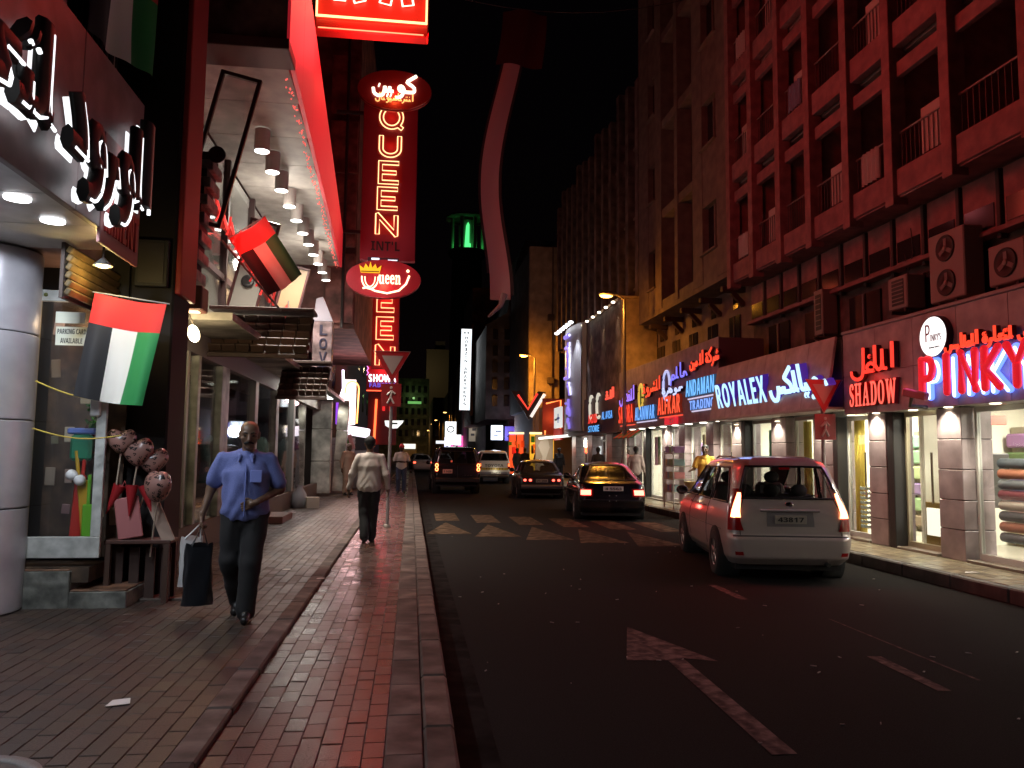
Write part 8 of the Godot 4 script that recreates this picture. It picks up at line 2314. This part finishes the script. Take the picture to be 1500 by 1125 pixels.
	# far small cars
	for k in 3:
		var q: Array = [[1.0, 66.0, [0.5, 0.44, 0.42], "small pale hatchback far ahead in the left lane"], [0.9, 84.0, [0.2, 0.2, 0.22], "grey car half hidden far beyond the pale hatchback"], [3.2, 76.0, [0.05, 0.05, 0.06], "dark car far off between the off-roader and the pickup"]][k]
		t = make_car("small_car", q[3], W(q[0], 0, q[1]), 0.06, {
			"sec": s2, "paint": M(q[2][0], q[2][1], q[2][2], 0.35), "belt": 0.98, "roof": 1.4, "wheel_r": 0.3, "axles": [-0.85, -3.45], "rim": rim, "mirror_z": -2.95,
			"rear_win": [0.06, 0.94, 1.0, 1.35, 0.1, 0.9], "side_win": [[1.1, 1.36, 1.0, 1.32, 1.2, 1.4], [1.4, 1.8, 1.0, 1.32, 1.44, 1.76]], "seams": []})
		tail(t, s2, 0.68, 0.82, [0.82, 0.99], glow(1.0, 0.12, 0.06, 3.0), 0.0)
		plate(t, "7 204", Vector3(0.02, 0.8, 0.005), 0.5, 0.115, plate_m)
	var bsx := thing("lit_coach", "white lit coach-like strip of light at the far end of the left lane", "bus", W(-0.4, 0.0, 120.0))
	part(bsx, "body", MB.new().box(Vector3(0, 1.6, 0), Vector3(2.4, 2.6, 6.0), Basis(), 0.15), M(0.4, 0.4, 0.4, 0.4))
	part(bsx, "lit_window_sign", MB.new().box(Vector3(0.0, 2.4, 3.02), Vector3(2.1, 0.7, 0.05), Basis(), 0.02), glow(0.9, 0.95, 0.85, 1.3))
	for sd in [-1.0, 1.0]: part(bsx, "wheel", MB.new().lathe([[0.4, -0.1], [0.42, 0.0], [0.4, 0.1], [0.05, 0.1]], 16, Transform3D(Basis(Vector3.BACK, PI / 2), Vector3(sd * 1.0, 0.42, 2.0))), M(0.02, 0.02, 0.02, 0.8))

func tail(t: Node3D, sec: Array, y0: float, y1: float, s: Array, lit: Material, beam: float) -> void:
	var c := Car.new()
	c.sec = sec
	for sd in [0, 1]:
		var a: float = s[0] if sd == 0 else 1.0 - s[1]
		var b: float = s[1] if sd == 0 else 1.0 - s[0]
		var tl := part(t, "tail_light", c.patch(a - 0.03, b + 0.03, y0 - 0.04, y1 + 0.04, 0.01), M(0.25, 0.008, 0.008, 0.15, {"coat": 1.0}))
		part(tl, "lit_lamp", c.patch(a, b, y0, y1, 0.016), lit)
		if beam > 0.0:
			var wp := t.transform * (c.surf((a + b) / 2, (y0 + y1) / 2) + Vector3(0, 0, 0.12))
			spot("tail_light_beam", wp, wp + t.basis * Vector3(0, -0.2, 1), lin(1.0, 0.04, 0.03), beam, 80.0, 0.08, 0.5)

func car_line(sec: Array, s0: float, s1: float, y: float) -> MB:
	var c := Car.new()
	c.sec = sec
	return c.line(s0, s1, y, y, 0.01, 0.002, 20)

# ---------------------------------------------------------------- people
func people() -> void:
	var black := M(0.012, 0.012, 0.014, 0.8)
	var sk := [0.2, 0.11, 0.065]
	# man in blue walking towards us with shopping bags
	var J := {"chest": Vector3(0, 1.27, 0.01), "look": Vector3(0.1, -0.2, 1.0), "head": Vector3(0.015, 1.615, 0.045),
		"sr": Vector3(-0.2, 1.41, 0.0), "sl": Vector3(0.2, 1.41, 0.0), "er": Vector3(-0.3, 1.14, -0.03), "wr": Vector3(-0.36, 0.9, 0.04), "el": Vector3(0.29, 1.13, -0.04), "wl": Vector3(0.1, 1.02, 0.17),
		"hr": Vector3(-0.1, 0.92, 0), "hl": Vector3(0.1, 0.92, 0), "kr": Vector3(-0.11, 0.5, 0.02), "ar": Vector3(-0.06, 0.13, -0.22), "tr": Vector3(-0.07, 0.035, -0.09), "kl": Vector3(0.07, 0.49, 0.1), "al": Vector3(0.05, 0.085, 0.13), "tl": Vector3(0.06, 0.03, 0.28)}
	var p := person("balding man in a loose blue short-sleeved shirt walking towards the camera with bags", W(-1.46, 0.195, 7.35), 0.08, J, {
		"skin": sk, "fat": 1.06, "belly": 0.03, "trousers": M(0.012, 0.011, 0.012, 0.85, {"rim": 0.2}), "shirt": M(0.17, 0.21, 0.52, 0.8, {"tex": "fine", "scale": 3.0, "world": false, "rim": 0.4}), "hem": 0.86, "sleeve": 0.78, "leg": 1.08, "wrinkle": 0.01, "hair": M(0.015, 0.013, 0.012, 0.8), "bald": true, "moustache": true, "collar": true,
		"cell": 0.013, "head_cell": 0.0065, "hand_cell": 0.005, "hand_r": Vector3(-0.05, -1, 0.05), "back_r": Vector3(-1, 0.05, 0.1), "thumb_r": Vector3(0.05, 0.05, 1), "curl_r": 1.7, "hand_l": Vector3(-0.75, -0.25, 0.1), "back_l": Vector3(0.1, 0.15, 1), "thumb_l": Vector3(-0.2, 0.95, 0.1), "curl_l": 0.9})
	var fr := MB.new()
	fr.tube([Vector3(0.012, 1.35, 0.155), Vector3(0.014, 1.2, 0.185), Vector3(0.014, 1.05, 0.2), Vector3(0.012, 0.9, 0.185)], 0.006, 5)
	part(p, "shirt_placket", fr, M(0.14, 0.18, 0.46, 0.8))
	part(p, "chest_pocket", MB.new().box(Vector3(0.1, 1.25, 0.172), Vector3(0.1, 0.11, 0.012), Basis(Vector3.RIGHT, -0.12), 0.005), M(0.16, 0.2, 0.5, 0.8))
	for k in 2:
		var bg := thing("shopping_bag", ["black glossy carrier bag hanging from the blue-shirted man's hand", "white plastic bag behind the black carrier bag in the man's hand"][k], "bag", W(-1.84 - 0.09 * k, 0.195, 7.34 + 0.1 * k), 0.3)
		var rows := []
		var hh: float = [0.52, 0.42][k]
		var yb: float = [0.12, 0.27][k]
		for j in 13:
			var v := j / 12.0
			var line := PackedVector3Array()
			for i in 28:
				var a := -TAU * i / 28
				var rr: float = (1.0 - 0.12 * v) * (1.0 + 0.06 * sin(a * 5 + v * 6) + 0.04 * sin(a * 9 - v * 9))
				line.append(Vector3(signf(cos(a)) * pow(absf(cos(a)), 0.6) * [0.125, 0.1][k] * rr, yb + hh * v + 0.02 * sin(a * 3) * v, signf(sin(a)) * pow(absf(sin(a)), 0.7) * 0.07 * rr * (1.0 - 0.55 * v)))
			rows.append(line)
		var mb := MB.new().grid(rows, true)
		var bot := Vector3(0, yb, 0)
		for i in 28: mb.tri(bot, rows[0][i], rows[0][(i + 1) % 28])
		part(bg, "plastic", mb, M(0.012, 0.013, 0.016, 0.3, {"coat": 0.5}) if k == 0 else M(0.5, 0.5, 0.5, 0.4, {"back": 0.2}))
		for s in [-1.0, 1.0]:
			part(bg, "handle", MB.new().tube([Vector3(-0.06, yb + hh - 0.01, s * 0.025), Vector3(0.02 + 0.05 * k, 0.815, s * 0.006 - 0.02), Vector3(0.07, yb + hh - 0.01, s * 0.025)], 0.007, 5), M(0.012, 0.013, 0.016, 0.4) if k == 0 else M(0.5, 0.5, 0.5, 0.4))
	# man in a pale shirt walking away
	var J2 := {"el": Vector3(0.28, 1.12, -0.02), "er": Vector3(-0.28, 1.12, -0.02), "wl": Vector3(0.33, 0.88, 0.03), "wr": Vector3(-0.31, 0.88, 0.03), "kl": Vector3(0.075, 0.5, 0.03), "kr": Vector3(-0.075, 0.5, 0.05), "al": Vector3(0.055, 0.1, -0.07), "ar": Vector3(-0.055, 0.09, 0.06), "tl": Vector3(0.07, 0.03, 0.07), "tr": Vector3(-0.08, 0.03, 0.2)}
	person("man in an untucked pale long-sleeved shirt walking away on the brick strip", W(-0.68, 0.17, 13.4), PI + 0.05, J2, {
		"skin": sk, "trousers": black, "shirt": M(0.6, 0.52, 0.48, 0.85, {"tex": "fine", "scale": 3.0, "world": false}), "hem": 0.83, "sleeve": 1.95, "wrinkle": 0.008, "hair": M(0.008, 0.007, 0.007, 0.7), "fat": 1.04, "cell": 0.016, "head_cell": 0.009, "hand_cell": 0.007})
	# farther figures
	person("person in red and white cap and white T-shirt far ahead on the kerb", W(-0.33, 0.17, 29.0), 0.0, {"el": Vector3(0.27, 1.13, 0.0), "er": Vector3(-0.27, 1.13, 0.0), "wl": Vector3(-0.08, 1.14, 0.16), "wr": Vector3(0.08, 1.12, 0.17)}, {
		"skin": [0.06, 0.035, 0.02], "trousers": M(0.03, 0.04, 0.08, 0.8), "shirt": M(0.55, 0.5, 0.45, 0.8), "sleeve": 0.8, "cap": M(0.5, 0.03, 0.04, 0.6), "hair": M(0.01, 0.01, 0.01), "cell": 0.026, "head_cell": 0.013, "hand_cell": 0.009, "hem": 0.85})
	person("person in a long tan tunic standing by the shuttered front beyond the white columns", W(-2.1, 0.19, 27.2), 0.6, {"head": Vector3(0.02, 1.6, 0.03)}, {
		"skin": [0.12, 0.07, 0.045], "trousers": M(0.26, 0.17, 0.12, 0.8), "shirt": M(0.3, 0.2, 0.15, 0.8), "sleeve": 1.9, "hem": 0.62, "hair": M(0.3, 0.22, 0.2, 0.7), "cell": 0.026, "head_cell": 0.013, "hand_cell": 0.009})
	person("man with moustache in a yellow shirt standing by the shop pillar behind the people carrier", W(7.55, 0.17, 19.6), -0.5, {"er": Vector3(-0.27, 1.14, 0.08), "wr": Vector3(-0.32, 1.1, 0.3)}, {
		"skin": [0.14, 0.07, 0.04], "trousers": black, "shirt": M(0.6, 0.36, 0.05, 0.75), "sleeve": 0.75, "moustache": true, "hair": M(0.008, 0.007, 0.007), "collar": true, "cell": 0.018, "head_cell": 0.009, "hand_cell": 0.008})
	var far := [[7.35, 30.5, 3.0, [0.02, 0.02, 0.03], "dark-clothed person beyond the black saloon, left of the lamp post"], [7.6, 27.2, 0.6, [0.1, 0.02, 0.02], "person in dark red seen over the roof of the black saloon"], [7.35, 25.2, 2.6, [0.3, 0.24, 0.22], "person in pale clothes with covered head right of the black saloon roof"], [7.3, 38.5, 0.2, [0.012, 0.012, 0.014], "dark robed person beside the portrait poster"], [6.0, 44.5, 0.4, [0.012, 0.012, 0.014], "left of two dark people outside the red-lit doorway"], [6.5, 44.8, 2.8, [0.012, 0.012, 0.014], "right of two dark people outside the red-lit doorway"], [7.4, 45.5, 2.9, [0.03, 0.02, 0.02], "person in front of the yellow-lit window"]]
	for q in far:
		person(q[4], W(q[0], 0.17, q[1]), q[2], {}, {"skin": [0.08, 0.045, 0.03], "trousers": black, "shirt": M(q[3][0], q[3][1], q[3][2], 0.8), "sleeve": 1.9, "hem": 0.8, "hair": M(0.01, 0.01, 0.01), "cell": 0.034, "head_cell": 0.018, "hand_cell": 0.012, "group": "passers-by on the far right pavement"})

# ---------------------------------------------------------------- litter
func small_things() -> void:
	var pw := M(0.6, 0.57, 0.54, 0.7)
	var lit := [[-1.66, 4.98, 0.13, 0.05, 0.195, "large torn white paper scrap near the edging stones"], [-3.0, 5.75, 0.05, 0.012, 0.195, "thin pale scrap on the paving below the steps"], [-1.0, 9.4, 0.1, 0.02, 0.205, "white slip lying on the pavement edging stones"], [7.3, 9.6, 0.2, 0.03, 0.176, "long pale strip of paper by the right kerb"], [-1.5, 10.2, 0.1, 0.02, 0.195, "pale scrap on the paving behind the blue-shirted man"]]
	for q in lit:
		var s := thing("paper_scrap", q[5], "litter", W(q[0], q[4], q[1]), rng.randf_range(-0.5, 0.5))
		part(s, "paper", MB.new().prism(PackedVector2Array([Vector2(-q[2] / 2, -q[3]), Vector2(q[2] / 2, -q[3] * 0.7), Vector2(q[2] * 0.42, q[3]), Vector2(-q[2] * 0.3, q[3] * 0.8)]), 0.004, Transform3D(Basis(Vector3.RIGHT, -PI / 2 + 0.08), Vector3(0, 0.006, 0))), pw)
	var gl := struct("road_grit")
	gl.set_meta("kind", "stuff")
	var mb := MB.new()
	for k in 70:
		var x := rng.randf_range(0.6, 6.9)
		var d := rng.randf_range(3.5, 16.0)
		mb.box(W(x, 0.006, d), Vector3(rng.randf_range(0.006, 0.05), 0.006, rng.randf_range(0.004, 0.012)), Basis(Vector3.UP, rng.randf() * 3.0))
	var gp := wpart(gl, "grit", mb, M(0.2, 0.17, 0.16, 0.7))
	gp.set_meta("kind", "stuff")
